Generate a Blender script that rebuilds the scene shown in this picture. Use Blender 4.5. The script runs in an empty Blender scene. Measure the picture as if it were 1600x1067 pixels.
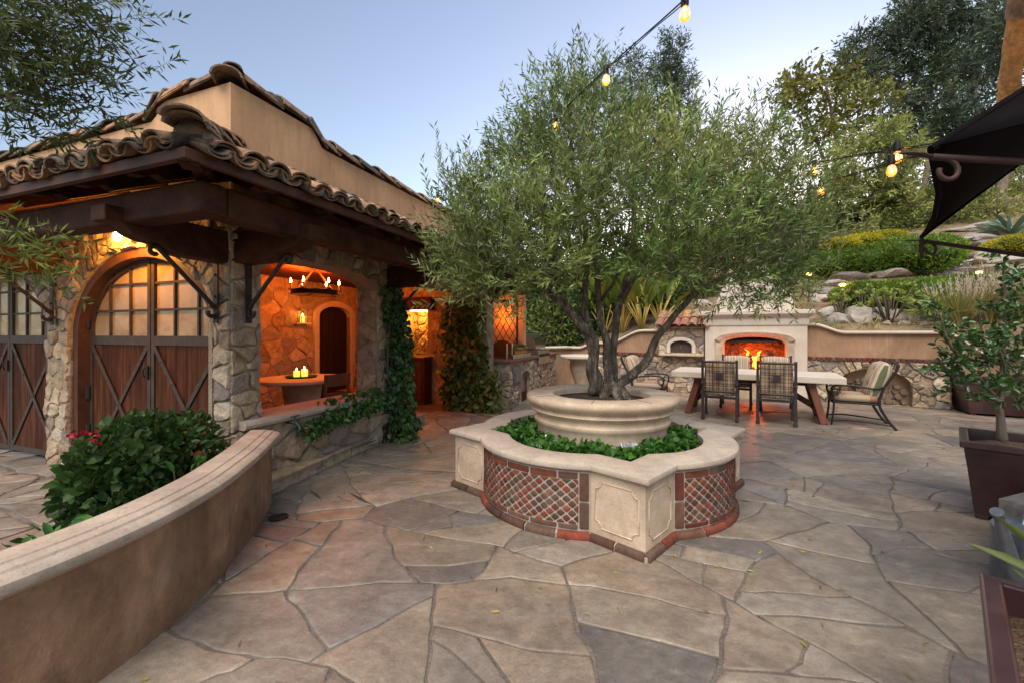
import bpy, math, random
import numpy as np
from mathutils import Vector, Matrix, noise
PI = math.pi
RND = random.Random(11)
NR = np.random.default_rng(5)
SC = bpy.context.scene
COL = SC.collection
F, HZ, EYE = 667.0, 520.0, 1.4
ZUP = Vector((0, 0, 1))

def P(u, v, Y):                     # photograph position at a chosen depth
    return Vector(((u-800)/F*Y, Y, EYE-(v-HZ)/F*Y))
def G(u, v, z=0.0):                 # point on a level plane
    Y = (EYE-z)*F/(v-HZ)
    return Vector(((u-800)/F*Y, Y, z))
def uni(a, b): return RND.uniform(a, b)
def nz(x, y=0.0, z=0.0): return noise.noise(Vector((x, y, z)))

# ------------------------------------------------------------------ objects
def tag(o, label=None, cat=None, group=None, kind=None):
    if label: o['label'] = label
    if cat: o['category'] = cat
    if group: o['group'] = group
    if kind: o['kind'] = kind
    return o
def empty(name, loc=(0, 0, 0), rz=0.0, label=None, cat=None, group=None):
    o = bpy.data.objects.new(name, None); COL.objects.link(o)
    o.location = loc; o.rotation_euler = (0, 0, rz); o.empty_display_size = .2
    return tag(o, label, cat, group)
def kids(o): return [c for c in bpy.data.objects if c.parent is o]
def copy_tree(o, parent=None):
    c = o.copy(); COL.objects.link(c)
    if parent is not None: c.parent = parent
    for ch in KID.get(o.name, []):
        n = copy_tree(ch, c)
        KID.setdefault(c.name, []).append(n)
    return c
KID = {}

class MB:
    def __init__(s): s.v = []; s.f = []; s.c = []; s.col = (1, 1, 1); s.uv = None
    def add(s, vs, fs, col=None):
        b = len(s.v); col = col or s.col
        for v in vs: s.v.append(tuple(v)); s.c.append(col)
        for f in fs: s.f.append(tuple(i+b for i in f))
    def box(s, c, d, rz=0.0, M=None, col=None):
        c = Vector(c); hx, hy, hz = d[0]/2, d[1]/2, d[2]/2
        R = M if M is not None else Matrix.Rotation(rz, 3, 'Z')
        vs = [c + R @ Vector((x*hx, y*hy, z*hz)) for z in (-1, 1) for y in (-1, 1) for x in (-1, 1)]
        s.add(vs, [(0, 2, 3, 1), (4, 5, 7, 6), (0, 1, 5, 4), (2, 6, 7, 3), (0, 4, 6, 2), (1, 3, 7, 5)], col)
    def bb(s, x0, x1, y0, y1, z0, z1, col=None):
        s.box(((x0+x1)/2, (y0+y1)/2, (z0+z1)/2), (x1-x0, y1-y0, z1-z0), col=col)
    def beam(s, p0, p1, w, h, up=ZUP, col=None, taper=1.0):
        p0, p1 = Vector(p0), Vector(p1); d = (p1-p0).normalized()
        sd = d.cross(up)
        if sd.length < 1e-4: sd = d.cross(Vector((1, 0, 0)))
        sd.normalize(); u = sd.cross(d)
        vs = []
        for p, k in ((p0, 1), (p1, taper)):
            for a, b in ((-1, -1), (1, -1), (1, 1), (-1, 1)):
                vs.append(p + sd*a*w/2*k + u*b*h/2*k)
        s.add(vs, [(0, 3, 2, 1), (4, 5, 6, 7), (0, 1, 5, 4), (1, 2, 6, 5), (2, 3, 7, 6), (3, 0, 4, 7)], col)
    def tube(s, pts, rad, n=8, col=None, cap=True, wob=0.0, flat=1.0):
        pts = [Vector(p) for p in pts]
        if not isinstance(rad, (list, tuple)): rad = [rad]*len(pts)
        vs, fs = [], []
        t0 = (pts[1]-pts[0]).normalized()
        a = t0.cross(ZUP)
        if a.length < .05: a = t0.cross(Vector((1, 0, 0)))
        a.normalize()
        for i, p in enumerate(pts):
            t = (pts[min(i+1, len(pts)-1)]-pts[max(i-1, 0)]).normalized()
            a = a - t*a.dot(t)
            if a.length < 1e-5: a = t.orthogonal()
            a.normalize(); b = t.cross(a)
            for k in range(n):
                w = 2*PI*k/n; r = rad[i]
                if wob: r *= 1+wob*nz(p.x*9+math.cos(w)*1.7, p.y*9+math.sin(w)*1.7, p.z*5)
                vs.append(p + a*math.cos(w)*r + b*math.sin(w)*r*flat)
        for i in range(len(pts)-1):
            for k in range(n):
                k2 = (k+1) % n
                fs.append((i*n+k, i*n+k2, (i+1)*n+k2, (i+1)*n+k))
        if cap:
            fs.append(tuple(reversed(range(n)))); fs.append(tuple((len(pts)-1)*n+k for k in range(n)))
        s.add(vs, fs, col)
    def lathe(s, prof, n=24, c=(0, 0, 0), col=None, closed=False):
        c = Vector(c); vs, fs = [], []; m = len(prof)
        for r, z in prof:
            for k in range(n):
                a = 2*PI*k/n; vs.append(c+Vector((r*math.cos(a), r*math.sin(a), z)))
        for i in range(m if closed else m-1):
            j = (i+1) % m
            for k in range(n):
                k2 = (k+1) % n; fs.append((i*n+k, i*n+k2, j*n+k2, j*n+k))
        if not closed:
            if prof[0][0] > 1e-4: fs.append(tuple(reversed(range(n))))
            if prof[-1][0] > 1e-4: fs.append(tuple((m-1)*n+k for k in range(n)))
        s.add(vs, fs, col)
    def sweep(s, path, prof, closed=False, col=None, profclosed=True):
        """path: list of (x, y[, z]); prof: (offset to the right of travel, z)."""
        n = len(path); pts = [Vector((p[0], p[1], p[2] if len(p) > 2 else 0)) for p in path]
        vs, fs = [], []; m = len(prof)
        for i in range(n):
            if closed: a, b, c = pts[i-1], pts[i], pts[(i+1) % n]
            else: a, b, c = pts[max(i-1, 0)], pts[i], pts[min(i+1, n-1)]
            d0 = (b-a); d1 = (c-b); d0.z = d1.z = 0
            if d0.length < 1e-7: d0 = d1.copy()
            if d1.length < 1e-7: d1 = d0.copy()
            d0.normalize(); d1.normalize()
            n0 = Vector((d0.y, -d0.x, 0)); n1 = Vector((d1.y, -d1.x, 0))
            mt = (n0+n1)
            if mt.length < 1e-5: mt = n0.copy()
            mt.normalize(); k = 1/max(.4, mt.dot(n0))
            for o, z in prof: vs.append(b+mt*o*k+Vector((0, 0, z)))
        for i in range(n if closed else n-1):
            j = (i+1) % n
            for q in range(m if profclosed else m-1):
                q2 = (q+1) % m
                fs.append((i*m+q, j*m+q, j*m+q2, i*m+q2))
        if not closed and profclosed:
            fs.append(tuple(range(m))); fs.append(tuple(reversed([(n-1)*m+q for q in range(m)])))
        s.add(vs, fs, col)
    def pillow(s, poly, mapf, h, col=None, rings=((1, -.35), (1, 0), (.95, .6), (.82, .95), (.45, 1.05)), rough=.12, seed=0.0):
        n = len(poly); cx = sum(p[0] for p in poly)/n; cy = sum(p[1] for p in poly)/n
        vs, fs = [], []
        tx, ty = uni(-.25, .25), uni(-.25, .25)
        ex = max(abs(p[0]-cx) for p in poly)+1e-6; ey = max(abs(p[1]-cy) for p in poly)+1e-6
        for k, d in rings:
            for x, y in poly:
                X, Y = cx+(x-cx)*k, cy+(y-cy)*k
                hh = h*d
                if d > .3: hh *= 1+rough*nz(X*11+seed, Y*11, seed)*2+(tx*(X-cx)/ex+ty*(Y-cy)/ey)
                vs.append(mapf(X, Y, hh))
        vs.append(mapf(cx, cy, h*rings[-1][1]*(1+rough*nz(cx*7, cy*7, seed))))
        for r in range(len(rings)-1):
            for k in range(n):
                k2 = (k+1) % n; fs.append((r*n+k, r*n+k2, (r+1)*n+k2, (r+1)*n+k))
        b = (len(rings)-1)*n
        for k in range(n): fs.append((b+k, b+(k+1) % n, len(vs)-1))
        s.add(vs, fs, col)
    def build(s, name, mat, parent=None, smooth=False, bevel=0.0, seg=2, sub=0, auto=None, **kw):
        me = bpy.data.meshes.new(name); me.from_pydata(s.v, [], s.f)
        if s.c:
            at = me.color_attributes.new('Col', 'FLOAT_COLOR', 'POINT')
            arr = np.ones((len(s.v), 4), np.float32); arr[:, :3] = np.array(s.c, np.float32)
            at.data.foreach_set('color', arr.ravel())
        me.validate(); me.update()
        o = bpy.data.objects.new(name, me); COL.objects.link(o)
        me.materials.append(mat)
        if smooth or sub:
            me.polygons.foreach_set('use_smooth', [True]*len(me.polygons))
            if auto is not None: me.set_sharp_from_angle(angle=math.radians(auto))
        if bevel:
            m = o.modifiers.new('bevel', 'BEVEL'); m.width = bevel; m.segments = seg; m.limit_method = 'ANGLE'; m.angle_limit = .6
        if sub:
            m = o.modifiers.new('sub', 'SUBSURF'); m.levels = sub; m.render_levels = sub
        if parent is not None:
            o.parent = parent; KID.setdefault(parent.name, []).append(o)
        return tag(o, **kw)

def mesh_np(name, verts, faces, cols, mat, parent=None, smooth=False):
    me = bpy.data.meshes.new(name)
    nv, nf = len(verts), len(faces); k = faces.shape[1]
    me.vertices.add(nv); me.vertices.foreach_set('co', verts.astype(np.float32).ravel())
    me.loops.add(nf*k); me.loops.foreach_set('vertex_index', faces.astype(np.int32).ravel())
    me.polygons.add(nf)
    me.polygons.foreach_set('loop_start', np.arange(0, nf*k, k, dtype=np.int32))
    me.update(calc_edges=True)
    at = me.color_attributes.new('Col', 'FLOAT_COLOR', 'POINT')
    arr = np.ones((nv, 4), np.float32); arr[:, :3] = cols
    at.data.foreach_set('color', arr.ravel())
    if smooth: me.polygons.foreach_set('use_smooth', [True]*nf)
    me.materials.append(mat)
    o = bpy.data.objects.new(name, me); COL.objects.link(o)
    if parent is not None:
        o.parent = parent; KID.setdefault(parent.name, []).append(o)
    return o

def norm(a): return a/np.maximum(np.linalg.norm(a, axis=-1, keepdims=True), 1e-9)
def leaf_arrays(p, d, ln, wd, var=.25, fold=.25, tint=None, broad=False, curl=0.0):
    """p, d (N,3); ln, wd (N,). Returns verts, tri faces, colours."""
    N = len(p); d = norm(d)
    r = NR.normal(size=(N, 3)); r[:, 2] *= .5
    s = norm(np.cross(d, r)); nrm = np.cross(s, d)
    flip = np.where(nrm[:, 2:3] < 0, -1.0, 1.0); nrm = nrm*flip
    ln = ln[:, None]; wd = wd[:, None]
    tip = p+d*ln-nrm*ln*curl
    if not broad:
        mid = p+d*ln*.45+nrm*wd*fold-nrm*ln*curl*.2
        V = np.stack([p, mid-s*wd*.5, tip, mid+s*wd*.5], 1); k = 4
        Fc = np.array([[0, 2, 1], [0, 3, 2]])
    else:
        a = p+d*ln*.28+nrm*wd*fold*.8-nrm*ln*curl*.05; b = p+d*ln*.68+nrm*wd*fold-nrm*ln*curl*.45
        V = np.stack([p, a-s*wd*.45, b-s*wd*.42, tip, b+s*wd*.42, a+s*wd*.45], 1); k = 6
        Fc = np.array([[0, 3, 1], [1, 3, 2], [0, 5, 3], [5, 4, 3]])
    faces = (np.arange(N)*k)[:, None, None]+Fc[None]
    c = 1+NR.normal(size=(N, 1))*var
    c = np.clip(c, .35, 2.0)*np.ones((1, 3))
    if tint is not None: c = c*tint
    c = np.repeat(c[:, None, :], k, 1)
    return V.reshape(-1, 3), faces.reshape(-1, 3), c.reshape(-1, 3)
def join_np(parts):
    V, Fs, C = [], [], []; b = 0
    for v, f, c in parts:
        V.append(v); Fs.append(f+b); C.append(c); b += len(v)
    return np.concatenate(V), np.concatenate(Fs), np.concatenate(C)
def twigs(start, dirv, length, K, ll, lw, rise=.35, spread=.75, var=.25, droop=0.0, tint=None, broad=False, lenvar=.25, fold=.25, curl=0.0):
    """alternate leaves along each of T twigs"""
    T = len(start); dirv = norm(dirv)
    t = (np.arange(K)+.6)/K
    t = t[None, :, None]
    L = length[:, None, None]
    bend = np.zeros((T, 1, 3)); bend[:, 0, 2] = rise
    pos = start[:, None, :]+dirv[:, None, :]*L*t+bend*L*t*t*.5
    pos[:, :, 2] -= droop*(L[:, :, 0]*t[:, :, 0])**2
    tang = norm(dirv[:, None, :]+bend*t)
    r = NR.normal(size=(T, K, 3))
    sd = norm(np.cross(tang, r))
    d = norm(tang*.75+sd*spread)
    n = T*K
    ln = ll*(1+NR.uniform(-lenvar, lenvar, size=n)); wd = lw*(1+NR.uniform(-.2, .2, size=n))
    tn = None
    if tint is not None: tn = np.repeat(tint[:, None, :], K, 1).reshape(-1, 3)
    return leaf_arrays(pos.reshape(-1, 3), d.reshape(-1, 3), ln, wd, var, fold, tn, broad, curl)
def in_ellipsoid(n, c, r, power=.45):
    d = norm(NR.normal(size=(n, 3))); k = NR.uniform(0, 1, size=(n, 1))**power
    return np.array(c)[None]+d*k*np.array(r)[None], d

# ------------------------------------------------------------------ voronoi stones
def clip_half(poly, px, py, nx, ny):
    out = []; n = len(poly)
    for i in range(n):
        a = poly[i]; b = poly[(i+1) % n]
        da = (a[0]-px)*nx+(a[1]-py)*ny; db = (b[0]-px)*nx+(b[1]-py)*ny
        if da <= 0: out.append(a)
        if (da < 0 < db) or (db < 0 < da):
            t = da/(da-db); out.append((a[0]+(b[0]-a[0])*t, a[1]+(b[1]-a[1])*t))
    return out
def voronoi(pts, x0, x1, y0, y1, gap, nn=22):
    A = np.array(pts); polys = []
    for i in range(len(A)):
        d = ((A-A[i])**2).sum(1); idx = np.argsort(d)[1:nn+1]
        poly = [(x0, y0), (x1, y0), (x1, y1), (x0, y1)]
        for j in idx:
            dx, dy = A[j]-A[i]; L = math.hypot(dx, dy)
            if L < 1e-6: continue
            nx, ny = dx/L, dy/L; m = (A[i]+A[j])/2
            poly = clip_half(poly, m[0]-nx*gap/2, m[1]-ny*gap/2, nx, ny)
            if len(poly) < 3: break
        polys.append(poly if len(poly) >= 3 else None)
    return polys
def chaikin(poly, k=.22):
    out = []; n = len(poly)
    for i in range(n):
        a, b = poly[i], poly[(i+1) % n]
        out.append((a[0]+(b[0]-a[0])*k, a[1]+(b[1]-a[1])*k)); out.append((a[0]+(b[0]-a[0])*(1-k), a[1]+(b[1]-a[1])*(1-k)))
    return out
def subdiv(poly, mx):
    out = []; n = len(poly)
    for i in range(n):
        a, b = poly[i], poly[(i+1) % n]; L = math.hypot(b[0]-a[0], b[1]-a[1]); k = max(1, int(L/mx))
        for q in range(k): out.append((a[0]+(b[0]-a[0])*q/k, a[1]+(b[1]-a[1])*q/k))
    return out
def area(poly):
    return abs(sum(poly[i][0]*poly[(i+1) % len(poly)][1]-poly[(i+1) % len(poly)][0]*poly[i][1] for i in range(len(poly))))/2
def scatter(x0, x1, y0, y1, size, asp=1.0, jit=.3, extra=None, rows=True):
    pts = []; y = y0+size*.35; r = 0
    while y < y1+size*.2:
        rh = size*uni(.75, 1.2); x = x0+uni(0, size*asp)
        while x < x1+size*.3:
            w = size*asp*uni(.5, 1.6)
            pts.append((x+uni(-jit, jit)*size*.5, y+uni(-jit, jit)*rh*.7)); x += w
        y += rh; r += 1
    if extra: pts = [p for p in pts if all(math.hypot(p[0]-e[0], p[1]-e[1]) > size*.55 for e in extra)]+list(extra)
    return pts
class Arch:                          # opening: half-ellipse on jambs
    def __init__(s, x0, x1, zs, rise, z0=-.1): s.x0, s.x1, s.zs, s.rise, s.z0 = x0, x1, zs, rise, z0; s.c = (x0+x1)/2; s.a = (x1-x0)/2
    def top(s, x):
        t = max(-1, min(1, (x-s.c)/s.a)); return s.zs+s.rise*math.sqrt(max(0, 1-t*t)) if s.rise > 0 else s.zs
    def inside(s, x, z): return s.x0 < x < s.x1 and s.z0 < z < s.top(x)
    def push(s, x, z):
        if not s.inside(x, z): return x, z
        c = [(abs(x-s.x0), s.x0, z), (abs(s.x1-x), s.x1, z)]
        if z > s.zs-.05 and s.rise > 0:
            dx, dz = (x-s.c)/s.a, (z-s.zs)/s.rise
            L = math.hypot(dx, max(dz, .02)); k = 1/max(L, 1e-4)
            return s.c+dx*s.a*k, s.zs+max(dz, .02)*s.rise*k
        if s.rise <= 0: c.append((abs(s.zs-z), x, s.zs))
        if s.z0 > -.05: c.append((abs(z-s.z0), x, s.z0))
        m = min(c); return m[1], m[2]
    def ring(s, off, step):          # seeds round the arch for voussoirs
        out = []; n = max(5, int(PI*(s.a+s.rise)/2/step))
        for i in range(n+1):
            a = PI*i/n; out.append((s.c+(s.a+off)*math.cos(a), s.zs+(s.rise+off)*math.sin(a)))
        return out
STONE_PAL = [(.42, .34, .24), (.47, .38, .28), (.36, .28, .2), (.33, .27, .23), (.5, .42, .32), (.4, .31, .24), (.29, .24, .21), (.44, .34, .22)]
def stones(mb, mapf, x0, x1, y0, y1, size=.2, asp=1.5, gap=.016, h=.045, opens=(), extra=(), pal=STONE_PAL, dark=1.0, rough=.2, mn=.0012):
    pts = scatter(x0, x1, y0, y1, size, asp, extra=list(extra) or None)
    pts = [p for p in pts if x0-.02 <= p[0] <= x1+.02 and y0-.02 <= p[1] <= y1+.02 and not any(o.inside(*p) and not o.inside(p[0]*1, p[1]*1) for o in opens)]
    for poly in voronoi(pts, x0, x1, y0, y1, gap):
        if not poly or area(poly) < mn: continue
        poly = chaikin(subdiv(poly, size*.33), .14)
        cx = sum(p[0] for p in poly)/len(poly); cy = sum(p[1] for p in poly)/len(poly)
        poly = [(x+.014*nz(x*13, y*13, 3.1)+.007*nz(x*37, y*37, 5.1), y+.014*nz(x*13, y*13, 9.7)+.007*nz(x*37, y*37, 1.7)) for x, y in poly]
        poly = [(min(max(x, x0), x1), min(max(y, y0), y1)) for x, y in poly]
        if opens:
            if any(o.inside(cx, cy) for o in opens):
                q = poly
                for o in opens: q = [o.push(*p) for p in q]
                if area(q) < mn*3 or any(o.inside(sum(p[0] for p in q)/len(q), sum(p[1] for p in q)/len(q)) for o in opens): continue
            for o in opens: poly = [o.push(*p) for p in poly]
            if area(poly) < mn: continue
        b = RND.choice(pal); k = uni(.75, 1.22)*dark; hh = h*uni(.6, 1.4); off = h*.42
        mb.pillow(poly, lambda x, y, d: mapf(x, y, d-off), hh, tuple(min(.8, q*k) for q in b), rings=((1, -.6), (1, .3), (.985, .72), (.93, .95), (.72, 1.0), (.4, 1.02)), rough=rough, seed=uni(0, 50))
def wall_open(mb, mapf, L0, L1, H0, H1, depth, opens, col=None, step=.07):
    """backing slab (outer face at d=0, inner at -depth) with arched openings and their reveals."""
    xs = set([L0, L1]); x = L0
    while x < L1: xs.add(x); x += step*3
    for o in opens:
        n = 18
        for i in range(n+1): xs.add(o.c-o.a*math.cos(PI*i/n))
    xs = sorted(v for v in xs if L0-1e-6 <= v <= L1+1e-6)
    for a, b in zip(xs[:-1], xs[1:]):
        if b-a < 1e-5: continue
        m = (a+b)/2; segs = [(H0, H0, H1, H1)]
        for o in opens:
            if o.x0 < m < o.x1:
                ta, tb = o.top(a), o.top(b); segs = [(ta, tb, H1, H1)]
                if o.z0 > H0+.01: segs.append((H0, H0, o.z0, o.z0))
        for za, zb, ya, yb in segs:
            mb.add([mapf(a, za, 0), mapf(b, zb, 0), mapf(b, yb, 0), mapf(a, ya, 0),
                    mapf(a, za, -depth), mapf(b, zb, -depth), mapf(b, yb, -depth), mapf(a, ya, -depth)],
                   [(0, 1, 2, 3), (5, 4, 7, 6), (0, 4, 5, 1), (3, 2, 6, 7)], col)
    for o in opens:
        for x in (o.x0, o.x1):
            mb.add([mapf(x, max(H0, o.z0), 0), mapf(x, o.top(x), 0), mapf(x, o.top(x), -depth), mapf(x, max(H0, o.z0), -depth)], [(0, 1, 2, 3)], col)
    for x in (L0, L1):
        mb.add([mapf(x, H0, 0), mapf(x, H1, 0), mapf(x, H1, -depth), mapf(x, H0, -depth)], [(0, 1, 2, 3)], col)

# ------------------------------------------------------------------ materials
def mat(name, c1, c2=None, scale=4, rough=.75, bump=0.0, bscale=25, metal=0.0, attr=False, c3=None, stretch=(1, 1, 1), lo=.3, hi=.7,
        spec=.35, emit=None, estr=0, trans=0.0, spots=None, bdist=.02, rvar=0.0, transmission=0.0):
    m = bpy.data.materials.new(name); m.use_nodes = True; nt = m.node_tree; N = nt.nodes; L = nt.links
    b = N['Principled BSDF']; b.inputs['Roughness'].default_value = rough; b.inputs['Metallic'].default_value = metal
    b.inputs['Specular IOR Level'].default_value = spec
    tc = N.new('ShaderNodeTexCoord'); mp = N.new('ShaderNodeMapping'); mp.inputs['Scale'].default_value = stretch
    L.new(tc.outputs['Object'], mp.inputs['Vector'])
    if c2 is None: c2 = c1
    n1 = N.new('ShaderNodeTexNoise'); n1.inputs['Scale'].default_value = scale; n1.inputs['Detail'].default_value = 8; n1.inputs['Roughness'].default_value = .62
    L.new(mp.outputs[0], n1.inputs['Vector'])
    r = N.new('ShaderNodeValToRGB'); e = r.color_ramp.elements
    e[0].position = lo; e[0].color = (*c1, 1); e[1].position = hi; e[1].color = (*c2, 1)
    if c3: q = e.new((lo+hi)/2); q.color = (*c3, 1)
    L.new(n1.outputs['Fac'], r.inputs['Fac']); out = r.outputs['Color']
    if spots:                        # (colour, scale, threshold)
        n3 = N.new('ShaderNodeTexNoise'); n3.inputs['Scale'].default_value = spots[1]; n3.inputs['Detail'].default_value = 5
        L.new(tc.outputs['Object'], n3.inputs['Vector'])
        r3 = N.new('ShaderNodeValToRGB'); r3.color_ramp.elements[0].position = spots[2]; r3.color_ramp.elements[1].position = spots[2]+.08
        L.new(n3.outputs['Fac'], r3.inputs['Fac'])
        mx = N.new('ShaderNodeMix'); mx.data_type = 'RGBA'; L.new(r3.outputs['Color'], mx.inputs['Factor']); L.new(out, mx.inputs['A']); mx.inputs['B'].default_value = (*spots[0], 1)
        out = mx.outputs['Result']
    if attr:
        at = N.new('ShaderNodeAttribute'); at.attribute_name = 'Col'
        mx = N.new('ShaderNodeMix'); mx.data_type = 'RGBA'; mx.blend_type = 'MULTIPLY'; mx.inputs['Factor'].default_value = 1
        L.new(out, mx.inputs['A']); L.new(at.outputs['Color'], mx.inputs['B']); out = mx.outputs['Result']
    L.new(out, b.inputs['Base Color'])
    if rvar:
        ma = N.new('ShaderNodeMapRange'); ma.inputs['To Min'].default_value = rough-rvar; ma.inputs['To Max'].default_value = rough+rvar
        L.new(n1.outputs['Fac'], ma.inputs['Value']); L.new(ma.outputs[0], b.inputs['Roughness'])
    if bump:
        n2 = N.new('ShaderNodeTexNoise'); n2.inputs['Scale'].default_value = bscale; n2.inputs['Detail'].default_value = 6
        L.new(mp.outputs[0], n2.inputs['Vector'])
        bp = N.new('ShaderNodeBump'); bp.inputs['Strength'].default_value = bump; bp.inputs['Distance'].default_value = bdist
        L.new(n2.outputs['Fac'], bp.inputs['Height']); L.new(bp.outputs[0], b.inputs['Normal'])
    if emit: b.inputs['Emission Color'].default_value = (*emit, 1); b.inputs['Emission Strength'].default_value = estr
    if transmission: b.inputs['Transmission Weight'].default_value = transmission
    if trans:
        o = N['Material Output']; tr = N.new('ShaderNodeBsdfTranslucent'); ms = N.new('ShaderNodeMixShader'); ms.inputs[0].default_value = trans
        L.new(out, tr.inputs['Color']); L.new(b.outputs[0], ms.inputs[1]); L.new(tr.outputs[0], ms.inputs[2]); L.new(ms.outputs[0], o.inputs['Surface'])
    return m
def stripes(name, cols, axis, period, axis2=None, rough=.9):
    """woven stripes along one (or plaid along two) object axes"""
    m = bpy.data.materials.new(name); m.use_nodes = True; nt = m.node_tree; N = nt.nodes; L = nt.links
    b = N['Principled BSDF']; b.inputs['Roughness'].default_value = rough; b.inputs['Specular IOR Level'].default_value = .15
    tc = N.new('ShaderNodeTexCoord'); sp = N.new('ShaderNodeSeparateXYZ'); L.new(tc.outputs['Object'], sp.inputs[0])
    def band(ax):
        mu = N.new('ShaderNodeMath'); mu.operation = 'MULTIPLY'; mu.inputs[1].default_value = 1/period; L.new(sp.outputs[ax], mu.inputs[0])
        fr = N.new('ShaderNodeMath'); fr.operation = 'FRACT'; L.new(mu.outputs[0], fr.inputs[0])
        r = N.new('ShaderNodeValToRGB'); r.color_ramp.interpolation = 'CONSTANT'; e = r.color_ramp.elements
        e[0].position = 0; e[0].color = (*cols[0][1], 1); e[1].position = cols[1][0]; e[1].color = (*cols[1][1], 1)
        for p, c in cols[2:]: q = e.new(p); q.color = (*c, 1)
        L.new(fr.outputs[0], r.inputs['Fac']); return r.outputs['Color']
    out = band(axis)
    if axis2 is not None:
        mx = N.new('ShaderNodeMix'); mx.data_type = 'RGBA'; mx.inputs['Factor'].default_value = .45
        L.new(out, mx.inputs['A']); L.new(band(axis2), mx.inputs['B']); out = mx.outputs['Result']
    L.new(out, b.inputs['Base Color']); return m
def lamp(name, loc, power, col, size=.03, parent=None):
    l = bpy.data.lights.new(name, 'POINT'); l.energy = power; l.color = col; l.shadow_soft_size = size
    o = bpy.data.objects.new(name, l); COL.objects.link(o); o.location = loc
    if parent is not None: o.parent = parent
    return o

M = {}
M['stone'] = mat('rubble_stone', (.6, .57, .54), (1.2, 1.15, 1.08), 11, .88, .9, 26, attr=True, c3=(.95, .92, .88), bdist=.03, spots=((.6, .5, .4), 5, .62))
M['mortar'] = mat('mortar', (.27, .215, .15), (.4, .33, .245), 6, .95, .8, 40)
def layered(name, layers, rough, bumps, attr=True, base=(1, 1, 1), tints=(), spec=.35):
    """base colour times several noise layers (scale, stretch, lo, hi, low colour, high colour), with tint patches"""
    m = bpy.data.materials.new(name); m.use_nodes = True; nt = m.node_tree; N = nt.nodes; L = nt.links; b = N['Principled BSDF']
    b.inputs['Specular IOR Level'].default_value = spec; tc = N.new('ShaderNodeTexCoord')
    def noise_(sc, st, det=9, ro=.62, dist=0.0):
        mp = N.new('ShaderNodeMapping'); mp.inputs['Scale'].default_value = st; mp.inputs['Rotation'].default_value = (0, 0, .5); L.new(tc.outputs['Object'], mp.inputs['Vector'])
        n = N.new('ShaderNodeTexNoise'); n.inputs['Scale'].default_value = sc; n.inputs['Detail'].default_value = det; n.inputs['Roughness'].default_value = ro; n.inputs['Distortion'].default_value = dist
        L.new(mp.outputs[0], n.inputs['Vector']); return n.outputs['Fac']
    if attr: at = N.new('ShaderNodeAttribute'); at.attribute_name = 'Col'; out = at.outputs['Color']
    else: rg = N.new('ShaderNodeRGB'); rg.outputs[0].default_value = (*base, 1); out = rg.outputs[0]
    for sc, st, lo, hi, c1, thr in tints:
        r = N.new('ShaderNodeValToRGB'); r.color_ramp.elements[0].position = lo; r.color_ramp.elements[1].position = hi; L.new(noise_(sc, st), r.inputs['Fac'])
        mu = N.new('ShaderNodeMath'); mu.operation = 'MULTIPLY'; mu.inputs[1].default_value = thr; L.new(r.outputs['Color'], mu.inputs[0])
        mx = N.new('ShaderNodeMix'); mx.data_type = 'RGBA'; L.new(mu.outputs[0], mx.inputs['Factor']); L.new(out, mx.inputs['A']); mx.inputs['B'].default_value = (*c1, 1); out = mx.outputs['Result']
    for sc, st, lo, hi, c1, c2 in layers:
        r = N.new('ShaderNodeValToRGB'); e = r.color_ramp.elements; e[0].position = lo; e[0].color = (*c1, 1); e[1].position = hi; e[1].color = (*c2, 1)
        L.new(noise_(sc, st, dist=.4), r.inputs['Fac']); mx = N.new('ShaderNodeMix'); mx.data_type = 'RGBA'; mx.blend_type = 'MULTIPLY'; mx.inputs['Factor'].default_value = 1
        L.new(out, mx.inputs['A']); L.new(r.outputs['Color'], mx.inputs['B']); out = mx.outputs['Result']
    L.new(out, b.inputs['Base Color']); nrm = None
    for sc, st, stg, dst in bumps:
        bp = N.new('ShaderNodeBump'); bp.inputs['Strength'].default_value = stg; bp.inputs['Distance'].default_value = dst; L.new(noise_(sc, st, 10, .68), bp.inputs['Height'])
        if nrm is not None: L.new(nrm, bp.inputs['Normal'])
        nrm = bp.outputs[0]
    if nrm is not None: L.new(nrm, b.inputs['Normal'])
    mr = N.new('ShaderNodeMapRange'); mr.inputs['To Min'].default_value = rough-.15; mr.inputs['To Max'].default_value = rough+.15; L.new(noise_(3.0, (1, 1, 1)), mr.inputs['Value']); L.new(mr.outputs[0], b.inputs['Roughness'])
    return m
g3 = lambda v: (v, v, v)
M['flag'] = layered('flagstone', [(1.1, (1, 1, 1), .35, .66, (.57, .6, .63), (.91, .93, .94)), (4.5, (1, 1.3, 1), .35, .66, (.76, .74, .72), (1.14, 1.13, 1.1)), (19, (1, 1.2, 1), .36, .62, (.84, .83, .82), (1.08, 1.08, 1.08)), (90, (1, 1, 1), .3, .7, g3(.82), g3(1.14))],
                    .43, [(3.5, (1, 1.2, 1), .5, .03), (17, (1, 1, 1), .45, .01), (90, (1, 1, 1), .35, .003)], tints=[(1.7, (1, 1, 1), .56, .72, (.34, .25, .165), .45), (1.4, (1, 1.3, 1), .55, .72, (.2, .18, .165), .6), (3.3, (1, 2, 1), .58, .7, (.5, .43, .34), .5)], spec=.6)
M['joint'] = mat('flag_joint', (.09, .076, .062), (.2, .17, .143), 3, .8, .8, 50, c3=(.15, .127, .106))
M['cast'] = layered('cast_stone', [(2.2, (1, 1, 1), .35, .66, (.8, .78, .76), (1.1, 1.1, 1.08)), (9, (1, 1, 1), .35, .66, (.86, .85, .84), (1.07, 1.07, 1.07)), (70, (1, 1, 1.6), .34, .5, g3(.8), g3(1.03))], .78, [(8, (1, 1, 1), .25, .01), (70, (1, 1, 1), .4, .004)], attr=False, base=(.58, .45, .325), tints=[(3, (1.6, 1.6, .8), .6, .74, (.36, .27, .19), .4)])
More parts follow.
